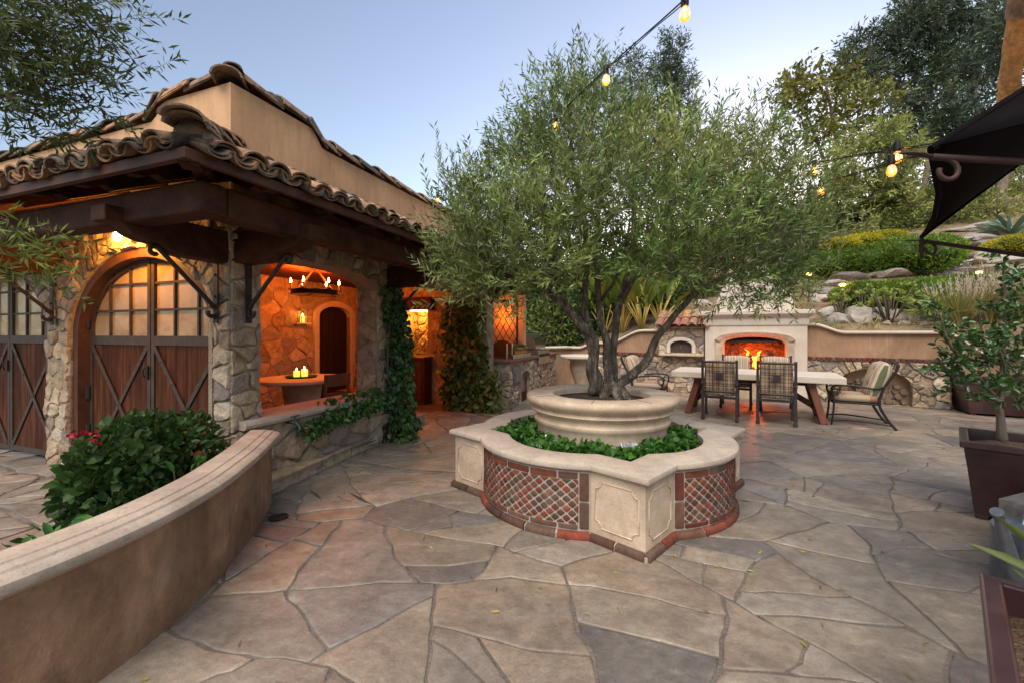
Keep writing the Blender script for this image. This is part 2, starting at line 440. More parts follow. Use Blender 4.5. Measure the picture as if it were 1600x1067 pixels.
M['castpale'] = mat('pale_cast_stone', (.55, .47, .37), (.68, .59, .48), 4, .8, .25, 60, bdist=.006)
M['gcap'] = layered('wall_cap_stone', [(2.0, (1, 1, 1), .35, .66, (.8, .78, .77), (1.12, 1.11, 1.1)), (9, (1, 1, 1), .35, .66, (.86, .85, .84), (1.08, 1.08, 1.08)), (80, (1, 1, 1), .34, .5, g3(.8), g3(1.03))], .72, [(8, (1, 1, 1), .25, .01), (70, (1, 1, 1), .4, .004)], attr=False, base=(.47, .39, .31), tints=[(2.2, (1, 1, 1), .56, .72, (.3, .24, .2), .5), (26, (1, 1, 1), .66, .72, (.16, .13, .1), .6)])
M['stucco'] = layered('stucco', [(1.2, (1, 1, .7), .35, .66, (.86, .84, .82), (1.1, 1.09, 1.06)), (5, (2, 2, .25), .38, .62, (.9, .88, .85), (1.05, 1.05, 1.05)), (40, (1, 1, 1), .3, .7, g3(.93), g3(1.05))], .88, [(6, (1, 1, 1), .3, .02), (50, (1, 1, 1), .3, .005)], attr=False, base=(.66, .4, .22), tints=[(4.5, (2.2, 2.2, .18), .62, .7, (.68, .5, .34), .5), (3.2, (1.4, 1.4, .5), .64, .72, (.38, .22, .12), .5)])
M['stucco_brown'] = layered('weathered_stucco', [(1.6, (1.2, 1.2, 1), .36, .66, (.66, .62, .58), (1.28, 1.28, 1.3)), (4.5, (1, 1, .8), .36, .66, (.84, .81, .78), (1.12, 1.12, 1.12)), (3, (2.0, 2.0, .3), .42, .6, (.89, .87, .85), (1.03, 1.03, 1.03)), (14, (1, 1, .8), .35, .65, g3(.86), g3(1.1)), (70, (1, 1, 1), .3, .7, g3(.9), g3(1.08))], .8, [(4, (1, 1, .6), .5, .05), (18, (1, 1, 1), .45, .015), (60, (1, 1, 1), .4, .005)], attr=False, base=(.34, .205, .122), tints=[(2.2, (1.8, 1.8, .45), .57, .69, (.115, .058, .032), .75), (3.2, (2.6, 2.6, .2), .61, .67, (.13, .07, .04), .6), (3.0, (2.8, 2.8, .16), .66, .7, (.42, .31, .22), .5), (1.3, (1, 1, 1.2), .57, .7, (.36, .25, .17), .6)])
M['stucco_tan'] = layered('tan_stucco', [(1.3, (1, 1, 1), .35, .66, (.82, .8, .78), (1.15, 1.14, 1.12)), (6, (1.5, 1.5, .5), .36, .64, (.88, .86, .84), (1.08, 1.08, 1.08)), (50, (1, 1, 1), .3, .7, g3(.93), g3(1.05))], .88, [(6, (1, 1, 1), .3, .02), (50, (1, 1, 1), .3, .005)], attr=False, base=(.38, .24, .145), tints=[(3, (2.6, 2.6, .12), .64, .7, (.5, .42, .35), .55)])
M['tile'] = mat('clay_tile', (.45, .45, .45), (1.35, 1.28, 1.15), 14, .88, .8, 35, attr=True, bdist=.015, spots=((1.5, 1.6, 1.55), 16, .66))
M['timber'] = mat('dark_timber', (.03, .012, .007), (.09, .036, .021), 6, .7, .6, 18, stretch=(1, 1, 1), bdist=.012, spec=.15)
M['plank'] = mat('gate_plank', (.05, .014, .007), (.17, .056, .026), 6, .7, .5, 14, stretch=(2.5, 2.5, .3), attr=True, c3=(.075, .028, .014), bdist=.008, spec=.12)
M['framewood'] = mat('frame_wood', (.06, .025, .015), (.115, .05, .03), 6, .55, .3, 20, bdist=.005)
M['iron'] = mat('wrought_iron', (.03, .024, .022), (.06, .045, .04), 10, .5, .3, 40, metal=.4, bdist=.004)
M['strapiron'] = mat('strap_iron', (.06, .042, .034), (.1, .072, .06), 10, .55, .3, 40, metal=.3, bdist=.004)
M['glass'] = mat('frosted_glass', (.3, .185, .09), (.54, .38, .22), 1.9, .16, .25, 4, spec=.7, bdist=.05, c3=(.44, .3, .165))  # mottled base colour stands in for reflections in the panes
M['soil'] = mat('soil', (.03, .02, .014), (.09, .06, .04), 14, .95, 1, 40, bdist=.03)
M['hill'] = mat('hill_earth', (.14, .09, .05), (.36, .25, .15), 2.6, .95, 1, 9, c3=(.24, .17, .1), bdist=.15, spots=((.12, .12, .045), 1.6, .56))
M['brick'] = mat('old_brick', (.62, .6, .58), (1.3, 1.2, 1.1), 14, .85, .5, 45, attr=True, bdist=.008)
M['grout'] = mat('brick_grout', (.34, .29, .23), (.45, .39, .32), 10, .95, .5, 60, bdist=.006)
M['bark'] = mat('olive_bark', (.06, .047, .037), (.36, .305, .24), 9, .92, 1, 30, stretch=(2.4, 2.4, .7), c3=(.12, .095, .07), bdist=.05)
M['bark2'] = mat('tree_bark', (.12, .09, .065), (.28, .22, .17), 4, .9, .8, 12, stretch=(2, 2, .5), bdist=.05)
M['olive'] = mat('olive_leaf', (.105, .165, .03), (.24, .29, .085), 1.1, .45, attr=True, trans=.3, spec=.5)
M['twig'] = mat('twig_bark', (.1, .08, .055), (.16, .13, .09), 20, .9)
M['willow'] = mat('branch_leaf', (.06, .085, .018), (.105, .13, .03), 1.2, .5, attr=True, trans=.3)
M['bush'] = mat('bush_leaf', (.02, .055, .012), (.06, .12, .024), 3, .5, attr=True, trans=.25, spec=.3)
M['ivy'] = mat('ivy_leaf', (.025, .075, .017), (.075, .155, .035), 3, .4, attr=True, trans=.2, spec=.5)
M['vine'] = mat('vine_leaf', (.06, .11, .022), (.17, .19, .045), 2, .5, attr=True, trans=.25)
M['hyacinth'] = mat('water_leaf', (.03, .11, .014), (.09, .21, .03), 9, .42, attr=True, trans=.2, spec=.5)
M['glossy'] = mat('glossy_leaf', (.028, .08, .018), (.075, .15, .035), 4, .28, attr=True, trans=.15, spec=.6)
M['hedge'] = mat('hedge_leaf', (.1, .19, .02), (.2, .3, .035), 1.2, .6, attr=True, trans=.25)
M['yellowleaf'] = mat('yellow_leaf', (.45, .4, .02), (.65, .54, .03), 2, .6, attr=True, trans=.25)
M['gum'] = mat('eucalyptus_leaf', (.03, .062, .034), (.08, .115, .055), .25, .6, attr=True, trans=.25)
M['sycamore'] = mat('sycamore_leaf', (.11, .14, .025), (.24, .22, .04), .5, .6, attr=True, trans=.3)
M['acacia'] = mat('acacia_leaf', (.2, .24, .07), (.38, .38, .1), .4, .6, attr=True, trans=.3)
M['succulent'] = mat('succulent_leaf', (.22, .3, .06), (.38, .42, .1), 6, .5, attr=True, trans=.2)
M['agave'] = mat('agave_leaf', (.1, .17, .12), (.17, .24, .17), 3, .5, attr=True)
M['grassblade'] = mat('grass_blade', (.28, .26, .08), (.46, .4, .16), 3, .7, attr=True, trans=.3)
M['plume'] = mat('grass_plume', (.6, .46, .35), (.8, .68, .55), 5, .9, attr=True, trans=.3)
M['redgrass'] = mat('red_blade', (.14, .06, .04), (.24, .12, .08), 3, .7, attr=True)
M['paddle'] = mat('paddle_leaf', (.09, .15, .02), (.24, .27, .04), 1.5, .45, attr=True, trans=.35)
M['stalk'] = mat('yellow_stalk', (.35, .24, .05), (.5, .34, .08), 4, .6, attr=True)
M['flower'] = mat('red_flower', (.35, .008, .02), (.5, .02, .04), 9, .6)
M['rock'] = mat('boulder_rock', (.75, .75, .75), (1.2, 1.17, 1.12), 5, .9, .8, 9, attr=True, bdist=.06, c3=(1, .98, .95))
M['log'] = mat('log_bark', (.1, .075, .055), (.26, .2, .15), 7, .9, .8, 20, bdist=.02)
M['logend'] = mat('log_cut_face', (.32, .22, .14), (.48, .35, .23), 8, .9, .3, 40)
M['pot'] = mat('oxblood_glaze', (.035, .014, .014), (.075, .03, .03), 4, .33, .15, 30, spec=.6, bdist=.004, rvar=.1)
M['canvas'] = mat('dark_canvas', (.006, .005, .0055), (.01, .0075, .008), 5, 1, .2, 200, bdist=.002, spec=.05)
M['rust'] = mat('rusted_iron', (.035, .018, .014), (.075, .036, .026), 9, .6, .4, 40, bdist=.004)
M['steel'] = mat('stainless_steel', (.45, .43, .4), (.58, .56, .53), 3, .25, .05, 60, metal=1)
M['galv'] = mat('galvanised_steel', (.17, .19, .21), (.3, .33, .36), 9, .42, .1, 30, metal=.8)
M['greywood'] = mat('weathered_wood', (.13, .115, .1), (.27, .24, .21), 6, .9, .7, 20, stretch=(1, 4, 4), bdist=.006)
M['brassy_steel'] = mat('brass_tinted_hood', (.4, .2, .07), (.55, .3, .1), 3, .25, .05, 60, metal=1)  # steel hood; the brass reflection is put into its metal colour
M['redwood'] = mat('red_timber', (.1, .032, .018), (.2, .07, .038), 5, .6, .3, 16, stretch=(2, 2, .5), bdist=.006)
M['tablestone'] = mat('table_concrete', (.52, .45, .36), (.62, .55, .45), 4, .7, .15, 50, bdist=.003)
M['chairmetal'] = mat('chair_metal', (.04, .03, .03), (.075, .058, .058), 8, .45, .1, 50, metal=.3, bdist=.002)
M['black'] = mat('black_iron', (.012, .011, .011), (.024, .02, .02), 8, .5)
M['door'] = mat('dark_door', (.012, .006, .004), (.03, .013, .008), 5, .6, .3, 12, stretch=(3, 3, .4))
M['cabinet'] = mat('cabinet_wood', (.05, .018, .009), (.11, .042, .02), 5, .5, .2, 14, stretch=(3, 3, .4))
M['straw'] = mat('chair_wood', (.12, .06, .03), (.2, .1, .05), 8, .6)
M['firebrick'] = mat('fire_brick', (.28, .12, .07), (.42, .2, .12), 8, .9, .5, 30)
M['wax'] = mat('candle_wax', (.7, .5, .2), (.8, .6, .28), 5, .5, emit=(1, .4, .05), estr=.8)
M['flame'] = mat('candle_flame', (1, .6, .2), None, emit=(1, .5, .12), estr=14)
M['fire'] = mat('fire_flame', (1, .4, .05), (1, .6, .15), 6, emit=(1, .22, .013), estr=2.4)
M['bulb'] = mat('bulb_glow', (1, .6, .2), None, emit=(1, .42, .06), estr=11)
M['filament'] = mat('filament_glow', (1, .7, .3), None, emit=(1, .55, .12), estr=16)
M['lampglow'] = mat('lamp_glow', (1, .7, .3), None, emit=(1, .6, .2), estr=35)
M['water'] = mat('pond_water', (.01, .012, .008), (.02, .022, .014), 3, .08, .1, 9, spec=.5)
M['brass'] = mat('weathered_brass', (.05, .09, .075), (.1, .13, .1), 12, .5, metal=.6)
M['silver'] = mat('silver_paint', (.4, .38, .38), (.55, .53, .52), 14, .35, .5, 25, metal=.5)
M['mulch'] = mat('bark_mulch', (.05, .03, .02), (.2, .12, .07), 40, .95, 1, 60, bdist=.03)
# ================================================================== setting
W0 = Vector((7.55, 8.1, 0)); D3 = Vector((.866, -.5, 0)); N3 = Vector((.5, .866, 0))
def W(s, y=0.0, z=0.0): return W0+D3*s+N3*y+ZUP*z
C0 = Vector((-2.36, 3.58, 0)); D1 = Vector((.35, .937, 0)); D2 = Vector((-.937, .35, 0))
HROT = math.atan2(.937, .35)
def H(x, y, z=0.0): return C0+D1*x+D2*y+ZUP*z      # house frame: x along the loggia front, y along the gate front

def ground():
    mb = MB(); mb.add([(-300, -300, -.035), (300, -300, -.035), (300, 300, -.035), (-300, 300, -.035)], [(0, 1, 2, 3)])
    mb.build('ground', M['joint'], kind='structure')
ground()

FLAG_PAL = [(.33, .265, .2), (.36, .29, .22), (.3, .25, .2), (.38, .31, .245), (.34, .26, .19), (.28, .24, .2), (.39, .315, .24), (.31, .26, .21), (.24, .21, .185), (.35, .27, .2)]
def warp2(x, y, k=1.0):
    return (x+k*(.16*nz(x*1.1, y*1.1, 1.5)+.045*nz(x*3.3, y*3.3, 7.5)+.018*nz(x*11, y*11, 2.5)+.006*nz(x*31, y*31, 4.5)), y+k*(.16*nz(x*1.1, y*1.1, 11.5)+.045*nz(x*3.3, y*3.3, 17.5)+.018*nz(x*11, y*11, 12.5)+.006*nz(x*31, y*31, 14.5)))
def paving(name, x0, x1, y0, y1, size, asp, rot, keep, pal, gap=.0115, joint='flag_joint', force=()):
    """loose-laid stones over a mortar bed; each stone a slightly domed polygon in one sheet"""
    mb = MB(); pts = []
    R = random.Random(31)
    tries = 0; grid = []
    while tries < 7000:
        tries += 1
        p = (R.uniform(x0, x1), R.uniform(y0, y1)); r = size*1.9*R.choice((.6, .8, 1, 1.2, 1.3))
        if all((p[0]-q[0])**2/(asp*asp)+(p[1]-q[1])**2 > ((r+q[2])*.5)**2 for q in grid): grid.append((p[0], p[1], r))
    sc = [(g[0]/asp, g[1]) for g in grid]
    cr, sr = math.cos(rot), math.sin(rot)
    def split(poly, tgt, lv=0):      # break a slab along random lines
        ar_ = area(poly)
        if len(poly) < 3 or ar_ < .003: return []
        if ar_ < tgt or lv > 5: return [poly]
        cx = sum(q[0] for q in poly)/len(poly); cy = sum(q[1] for q in poly)/len(poly)
        far = max(poly, key=lambda q: math.hypot(q[0]-cx, q[1]-cy)); a = math.atan2(far[1]-cy, far[0]-cx)+R.uniform(-.75, .75)
        if R.random() < .25: a += PI/2*R.uniform(-.6, .6)
        nx_, ny_ = math.cos(a), math.sin(a); of = R.uniform(-.22, .22)*math.sqrt(ar_); px_, py_ = cx+nx_*of, cy+ny_*of
        A1 = clip_half(poly, px_-nx_*gap/2, py_-ny_*gap/2, nx_, ny_); A2 = clip_half(poly, px_+nx_*gap/2, py_+ny_*gap/2, -nx_, -ny_)
        out = []
        for q in (A1, A2):
            if len(q) >= 3: out += split(q, size*size*R.choice((.12, .3, .5, .7, .9, 1.2))/asp, lv+1)
        return out
    slabs = []
    for poly in voronoi(sc, x0/asp, x1/asp, y0, y1, gap):
        if poly and area(poly) > .006: slabs += split(poly, size*size*R.choice((.3, .5, .7, 1.0))/asp)
    for poly in slabs:
        if area(poly) < .0035: continue
        cut = []
        for q in subdiv(poly, .07): cut.append((q[0]*asp, q[1]))
        cut = [(q[0]*cr-q[1]*sr, q[0]*sr+q[1]*cr) for q in cut]
        cut = [warp2(*q) for q in cut]
        cx = sum(q[0] for q in cut)/len(cut); cy = sum(q[1] for q in cut)/len(cut)
        if not keep(cx, cy): continue
        b = R.choice(pal); k = R.uniform(.84, 1.16)
        for fx, fy, fc in force:
            if math.hypot(cx-fx, cy-fy) < .2: b = fc; k = 1
        tl = (R.uniform(-.008, .008), R.uniform(-.008, .008))
        mb.pillow(cut, lambda x, y, d, cx=cx, cy=cy, tl=tl: Vector((x, y, -.012+d+(x-cx)*tl[0]+(y-cy)*tl[1])), .012, tuple(q*k for q in b),
                  rings=((1, -1.2), (1, .6), (.99, .93), (.93, 1.0), (.4, 1.04)), rough=.05)
    o = mb.build(name, M['flag'], smooth=True, kind='structure')
    return o
def patio_keep(x, y):
    if y < -1.2 or x < -2.45-.02*y: return False
    p = Vector((x, y, 0))-W0
    if p.dot(N3) > .25: return False
    return True
mb = MB(); mb.add([(-3.4, -2.5, -.0065), (12, -2.5, -.0065), (12, 14, -.0065), (-3.4, 14, -.0065)], [(0, 1, 2, 3)])
mb.build('patio_bed', M['joint'], kind='structure')
paving('patio', -5.5, 13, -5.0, 13.5, .66, 1.35, -.28, patio_keep, FLAG_PAL, force=((-.34, 1.98, (.17, .16, .15)), (-.35, 3.25, (.19, .175, .165)), (.75, 2.05, (.36, .285, .215))))
mb = MB(); mb.add([(-14, -3, -.0105), (-1.9, -3, -.0105), (-1.9, 14, -.0105), (-14, 14, -.0105)], [(0, 1, 2, 3)])
mb.build('driveway_bed', M['joint'], kind='structure')
paving('driveway', -6.5, 1.5, 1.0, 8.5, .45, 1.7, .55, lambda x, y: -8 < x < -2.15 and (Vector((x, y, 0))-C0).dot(D1) < .15 and y > .3,
       [(.34, .29, .24), (.4, .33, .27), (.3, .26, .22), (.38, .3, .24)], gap=.024)

# hillside behind the retaining wall
def hill_h(p):
    w = (Vector((p[0], p[1], 0))-W0).dot(N3); s = (Vector((p[0], p[1], 0))-W0).dot(D3)
    base = 1.28 if s > -4.6 else 1.28-.42*min(1, (-4.6-s)/2.0)
    if w > 0: base += .36*w-.10*max(0, w-17)
    z = base+.12*nz(p[0]*.45, p[1]*.45, 3)*min(1, max(0, w)/2)+.05*nz(p[0]*1.7, p[1]*1.7, 8)
    k = 1.0
    return z
mb = MB(); nx, ny = 90, 70
for j in range(ny):
    for i in range(nx):
        s = -11+40*(i/(nx-1)); w = .35+45*(j/(ny-1))**1.7
        if s > 1.6: w += (s-1.6)*.15
        p = W(s, w); p.z = hill_h(p)
        if s < -6.6: p.z = max(-.05, p.z-(-6.6-s)*.22)
        mb.v.append(tuple(p)); mb.c.append((1, 1, 1))
for j in range(ny-1):
    for i in range(nx-1):
        a = j*nx+i; mb.f.append((a, a+1, a+nx+1, a+nx))
for i in range(nx):                  # drop the front edge to the ground so the bank is solid
    x, y, z = mb.v[i]; mb.v.append((x, y, -.05)); mb.c.append((1, 1, 1))
for i in range(nx-1):
    b = ny*nx; mb.f.append((i, b+i, b+i+1, i+1))
HILL = mb.build('hill', M['hill'], smooth=True, kind='structure')

# ================================================================== house
house = empty('stone_house', C0, HROT, 'rubble stone house with clay tiled eaves, arched timber gates and an open loggia', 'house')
def hb(mb, name, m, parent=house, **k): return mb.build(name, M[m], parent, **k)
fA = lambda x, z, d: Vector((-d, x, z))        # gate front (x = y_local)
fB = lambda x, z, d: Vector((x, -d, z))        # loggia front
gates = [Arch(.17, 2.34, 1.36, .84), Arch(2.76, 4.93, 1.36, .84)]
mb = MB(); wall_open(mb, fA, 0.02, 5.6, -.05, 2.75, .2, gates); hb(mb, 'gate_wall_mortar', 'mortar')
mb = MB(); ex = gates[0].ring(.12, .11)+gates[1].ring(.12, .11)
stones(mb, fA, 0.0, 5.6, 0, 2.5, .16, 1.25, opens=gates, extra=[e for e in ex if e[1] > 1.3], h=.042); hb(mb, 'gate_wall', 'stone', smooth=True, auto=33)
logg = Arch(.27, 1.9, 1.93, .19); passg = Arch(2.4, 4.42, 2.12, 0)
mb = MB(); wall_open(mb, fB, 0.02, 4.42, -.05, 2.75, .3, [logg, passg]); hb(mb, 'loggia_wall_mortar', 'mortar')
mb = MB(); stones(mb, fB, 0.0, 2.42, 0, 2.55, .135, 1.5, opens=[logg, passg], extra=[(.27+.14*i, 2.2+.03*math.sin(i)) for i in range(1, 12)], h=.05)
fj = lambda x, z, d: Vector((.27+d, x, z))
stones(mb, lambda x, z, d: Vector((.27+d*.6, x, z)), .02, .3, .62, 1.93, .16, 1.3, h=.04)
stones(mb, lambda x, z, d: Vector((1.9-d*.6, x, z)), .02, .3, .62, 1.93, .16, 1.3, h=.04)
hb(mb, 'loggia_wall', 'stone', smooth=True, auto=33)
# loggia interior
door_arch = Arch(3.84, 4.72, 1.72, .2); back = lambda x, z, d: Vector((x, 2.9-d, z)); endw = lambda x, z, d: Vector((4.9-d, x, z))
niche = Arch(1.12, 1.72, 1.86, 0, .93); alc = Arch(1.12, 1.72, 1.86, 0, -.1)
mb = MB(); wall_open(mb, back, .3, 4.95, -.05, 2.4, .2, [door_arch]); wall_open(mb, endw, -.05, 2.92, -.05, 2.75, .5, [alc])
mb.bb(.3, .36, .3, 2.9, 0, 2.4); mb.bb(5.4, 5.5, .4, 2.4, 0, 2.75); hb(mb, 'inner_wall_mortar', 'mortar')
mb = MB(); stones(mb, back, .36, 4.9, .05, 2.36, .2, 1.6, opens=[Arch(3.72, 4.84, 1.75, .3)], h=.03, gap=.016); hb(mb, 'loggia_back_wall', 'stone', smooth=True, auto=33)
mb = MB(); stones(mb, endw, .45, 2.9, .05, 2.36, .2, 1.6, opens=[Arch(1.02, 1.82, 1.96, 0)], h=.022, gap=.016); hb(mb, 'loggia_end_wall', 'stone', smooth=True, auto=33)
mb = MB(); stones(mb, lambda x, z, d: Vector((5.4-d, x, z)), .8, 2.2, .93, 1.95, .15, 1.5, h=.07, gap=.025); hb(mb, 'niche_wall', 'stone', smooth=True, auto=33)
mb = MB(); mb.bb(.3, 5.4, -.2, 2.9, 2.36, 2.42); hb(mb, 'loggia_ceiling', 'plank')
mb = MB(); mb.bb(4.72, 4.9, .95, 1.95, 1.86, 2.1); hb(mb, 'niche_beam', 'timber', bevel=.01)
# arched inner door
o_path = []
mb = MB(); n = 14
for i in range(n):
    a0, a1 = PI-PI*i/n, PI-PI*(i+1)/n
    def q(a, k): return (4.28+(.44+k)*math.cos(a), 1.72+(.2+k)*math.sin(a))
    p = [q(a0, 0), q(a1, 0), q(a1, .11), q(a0, .11)]
    mb.add([back(x, z, .05) for x, z in p]+[back(x, z, -.12) for x, z in p], [(0, 1, 2, 3), (0, 4, 5, 1), (2, 6, 7, 3)])
for x0, x1 in ((3.73, 3.84), (4.72, 4.83)): mb.bb(x0, x1, 2.85, 3.0, 0, 1.72)
sur = hb(mb, 'door_surround', 'castpale')
mb = MB(); mb.bb(3.84, 4.72, 3.0, 3.05, 0, 2.0)
for i in range(5): mb.bb(3.85+i*.175, 3.85+i*.175+.165, 2.98, 3.0, .02, 1.9)
dr = hb(mb, 'inner_door', 'door')
mb = MB(); mb.tube([(4.63, 2.97, .95), (4.63, 2.93, 1.0), (4.63, 2.93, 1.1), (4.63, 2.97, 1.15)], .01); hb(mb, 'door_handle', 'iron', parent=dr)
# gates -------------------------------------------------------------
def gate(ar, label):
    X = .13
    mb = MB(); n = 26                                # arched surround
    def outl(k):
        pts = [(ar.x0+k, 0)]
        for i in range(n+1):
            a = PI-PI*i/n; pts.append((ar.c+(ar.a-k)*math.cos(a), ar.zs+(ar.rise-k)*math.sin(a)))
        pts.append((ar.x1-k, 0)); return pts
    A, B = outl(0), outl(.085)
    for i in range(len(A)-1):
        a, b, c, d = A[i], A[i+1], B[i+1], B[i]
        mb.add([fA(*a, -.02), fA(*b, -.02), fA(*c, -.02), fA(*d, -.02), fA(*a, -.2), fA(*b, -.2), fA(*c, -.2), fA(*d, -.2)], [(3, 2, 1, 0), (3, 7, 6, 2), (0, 1, 5, 4)])
    g = hb(mb, 'arched_gate', 'framewood', label=label)
    i0, i1 = ar.x0+.085, ar.x1-.085; cx = ar.c
    inn = Arch(i0, i1, ar.zs, ar.rise-.085)
    for a, b in ((i0+.005, cx-.006), (cx+.006, i1-.005)):
        mb = MB(); n = 6; w = (b-a-.08)/n            # planks
        for k in range(n):
            t = uni(.75, 1.25); mb.bb(X, X+.03, a+.04+k*w+.002, a+.04+(k+1)*w-.002, .05, 1.3, col=(t, t*uni(.92, 1.05), t))
        lf = hb(mb, 'gate_leaf', 'plank', parent=g, bevel=.003)
        mb = MB()                                    # steel edges: stiles, rails, muntins
        for y0, y1, z0, z1 in ((a, a+.045, .03, inn.top(a+.03)-.01), (b-.045, b, .03, inn.top(b-.03)-.01), (a+.045, b-.045, .03, .09), (a+.045, b-.045, 1.28, 1.37)):
            mb.bb(X-.014, X+.04, y0, y1, z0, z1)
        for k in (1, 2):
            y = a+(b-a)*k/3; mb.bb(X-.008, X+.025, y-.011, y+.011, 1.37, inn.top(y)-.01)
        for z in (1.62, 1.88):
            ya, yb = a+.045, b-.045
            while not inn.inside(ya, z+.02) and ya < b: ya += .01
            while not inn.inside(yb, z+.02) and yb > a: yb -= .01
            mb.bb(X-.0065, X+.023, ya, yb, z-.01, z+.01)
        n = 14; pr = None                            # arched head strip
        for k in range(n+1):
            y = a+.01+(b-a-.02)*k/n; pt = Vector((X+.012, y, inn.top(y)-.018))
            if pr is not None: mb.beam(pr, pt, .055, .045)
            pr = pt
        hb(mb, 'gate_frame', 'strapiron', parent=g)
        mb = MB(); n = 16
        for k in range(n):
            y0 = a+.03+(b-a-.06)*k/n; y1 = a+.03+(b-a-.06)*(k+1)/n
            mb.add([(X+.012, y0, 1.35), (X+.012, y1, 1.35), (X+.012, y1, inn.top(y1)-.012), (X+.012, y0, inn.top(y0)-.012)], [(0, 3, 2, 1)])
        hb(mb, 'pane', 'glass', parent=g)
        mb = MB()
        for k, (p, q) in enumerate((((a+.05, 1.27), (b-.05, .1)), ((b-.05, 1.27), (a+.05, .1)))):
            mb.beam((X-.010-.007*k, p[0], p[1]), (X-.010-.007*k, q[0], q[1]), .042, .008, up=Vector((1, 0, 0)))
            for t in (.12, .3, .5, .7, .88):
                y, z = p[0]+(q[0]-p[0])*t, p[1]+(q[1]-p[1])*t; mb.lathe([(.0, -.001), (.013, 0), (.008, .008), (0, .01)], 8)
                m = len(mb.v)
                for v in range(m-32, m):
                    vx, vy, vz = mb.v[v]; mb.v[v] = (X-.013-.007*k-vz, y+vx, z+vy)
        hb(mb, 'strap', 'strapiron', parent=g)
    for z in (.32, .72, 1.45):
        for yy in (i1-.01, i0+.01): mb = MB(); mb.tube([(X-.03, yy, z), (X-.03, yy, z+.13)], .022); hb(mb, 'hinge', 'iron', parent=g)
    mb = MB(); mb.bb(X-.03, X-.008, cx+.02, cx+.045, .95, 1.08); mb.tube([(X-.045, cx+.033, .97), (X-.06, cx+.033, 1.0), (X-.06, cx+.033, 1.05), (X-.045, cx+.033, 1.07)], .008); hb(mb, 'handle', 'iron', parent=g)
gate(gates[0], 'arched double timber gate beside the corner pillar'); gate(gates[1], 'arched double timber gate at the far left')
# parapet ------------------------------------------------------------
def ptop(t, L=.86):
    if t < L: return 3.5
    k = min(1, (t-L)/.16); return 3.5-.155*(3*k*k-2*k**3)
mb = MB(); n = 90
for f, e in ((fA, 6.2), (fB, 5.6)):
    ts = sorted(set([e*i/n for i in range(n+1)]+[.25*i/4 for i in range(5)]))
    for a, b in zip(ts[:-1], ts[1:]):
        A = [f(a, 2.4, 0), f(b, 2.4, 0), f(b, ptop(b), 0), f(a, ptop(a), 0), f(a, ptop(a), -.25), f(b, ptop(b), -.25), f(b, 2.4, -.25), f(a, 2.4, -.25)]
        mb.add(A, [(0, 1, 2, 3), (3, 2, 5, 4), (4, 5, 6, 7)])
mb.add([fB(5.6, 2.4, 0), fB(5.6, ptop(5.6), 0), fB(5.6, ptop(5.6), -.25), fB(5.6, 2.4, -.25)], [(0, 1, 2, 3)])
hb(mb, 'parapet', 'stucco')
mb = MB(); mb.bb(.2, 5.6, .2, 6.2, 2.95, 3.0); mb.bb(5.42, 5.6, 0.25, 6.2, 0, 2.95); hb(mb, 'flat_roof', 'mortar')
TILE_PAL = [(.28, .175, .115), (.2, .145, .11), (.36, .205, .12), (.15, .125, .105), (.3, .215, .155), (.22, .15, .11), (.4, .23, .135), (.11, .095, .085), (.31, .25, .2)]
def tile(mb, p0, p1, up, r0, r1, convex=True, th=.016, n=8, col=None):
    p0, p1, up = Vector(p0), Vector(p1), Vector(up); t = (p1-p0).normalized(); sd = t.cross(up).normalized(); u = sd.cross(t)
    vs = []
    sq = uni(.56, .74)
    for p, r in ((p0, r0), (p1, r1)):
        for rr in (r, r-th):
            for k in range(n+1):
                a = PI*k/n
                vs.append(p+sd*math.cos(a)*rr+u*(math.sin(a)*rr*sq*(1 if convex else -1)))
    m = n+1; fs = []
    for k in range(n):
        fs += [(k, k+1, 2*m+k+1, 2*m+k), (m+k, 3*m+k, 3*m+k+1, m+k+1), (k, m+k, m+k+1, k+1), (2*m+k, 2*m+k+1, 3*m+k+1, 3*m+k)]
    fs += [(0, 2*m, 3*m, m), (n, m+n, 3*m+n, 2*m+n)]
    if col is None:
        b = RND.choice(TILE_PAL); k = uni(.8, 1.2); col = tuple(q*k for q in b)
    mb.add(vs, fs, col)
def jt(p, s): return Vector(p)+Vector((uni(-s, s), uni(-s, s), uni(-s, s)))
# coping tiles run along the parapet in a lapped line
mb = MB()
for f, e in ((fA, 6.1), (fB, 5.6)):
    t = .12
    while t < e:
        L = uni(.36, .42) if t < .8 or t > 1.05 else .24
        za, zb = ptop(t), ptop(t+L)
        for lay in range(2):
            p0 = f(t-.05+lay*.07, za+.02-.02*lay+.025*lay, -.11+uni(-.015, .015)); p1 = f(t+L, zb+.005+.02*lay, -.11)
            if lay == 1 and t > .9 and RND.random() < .75: continue
            tile(mb, p1+Vector((0, 0, .0)), p0+Vector((0, 0, uni(.012, .04))), ZUP, .15, .165)
        t += L-.04
tile(mb, (-.06, -.03, 3.52), (.3, .3, 3.54), ZUP, .12, .13); tile(mb, (-.03, -.06, 3.6), (.2, .16, 3.6), ZUP, .07, .085)
hb(mb, 'coping_tiles', 'tile', smooth=True, auto=40)
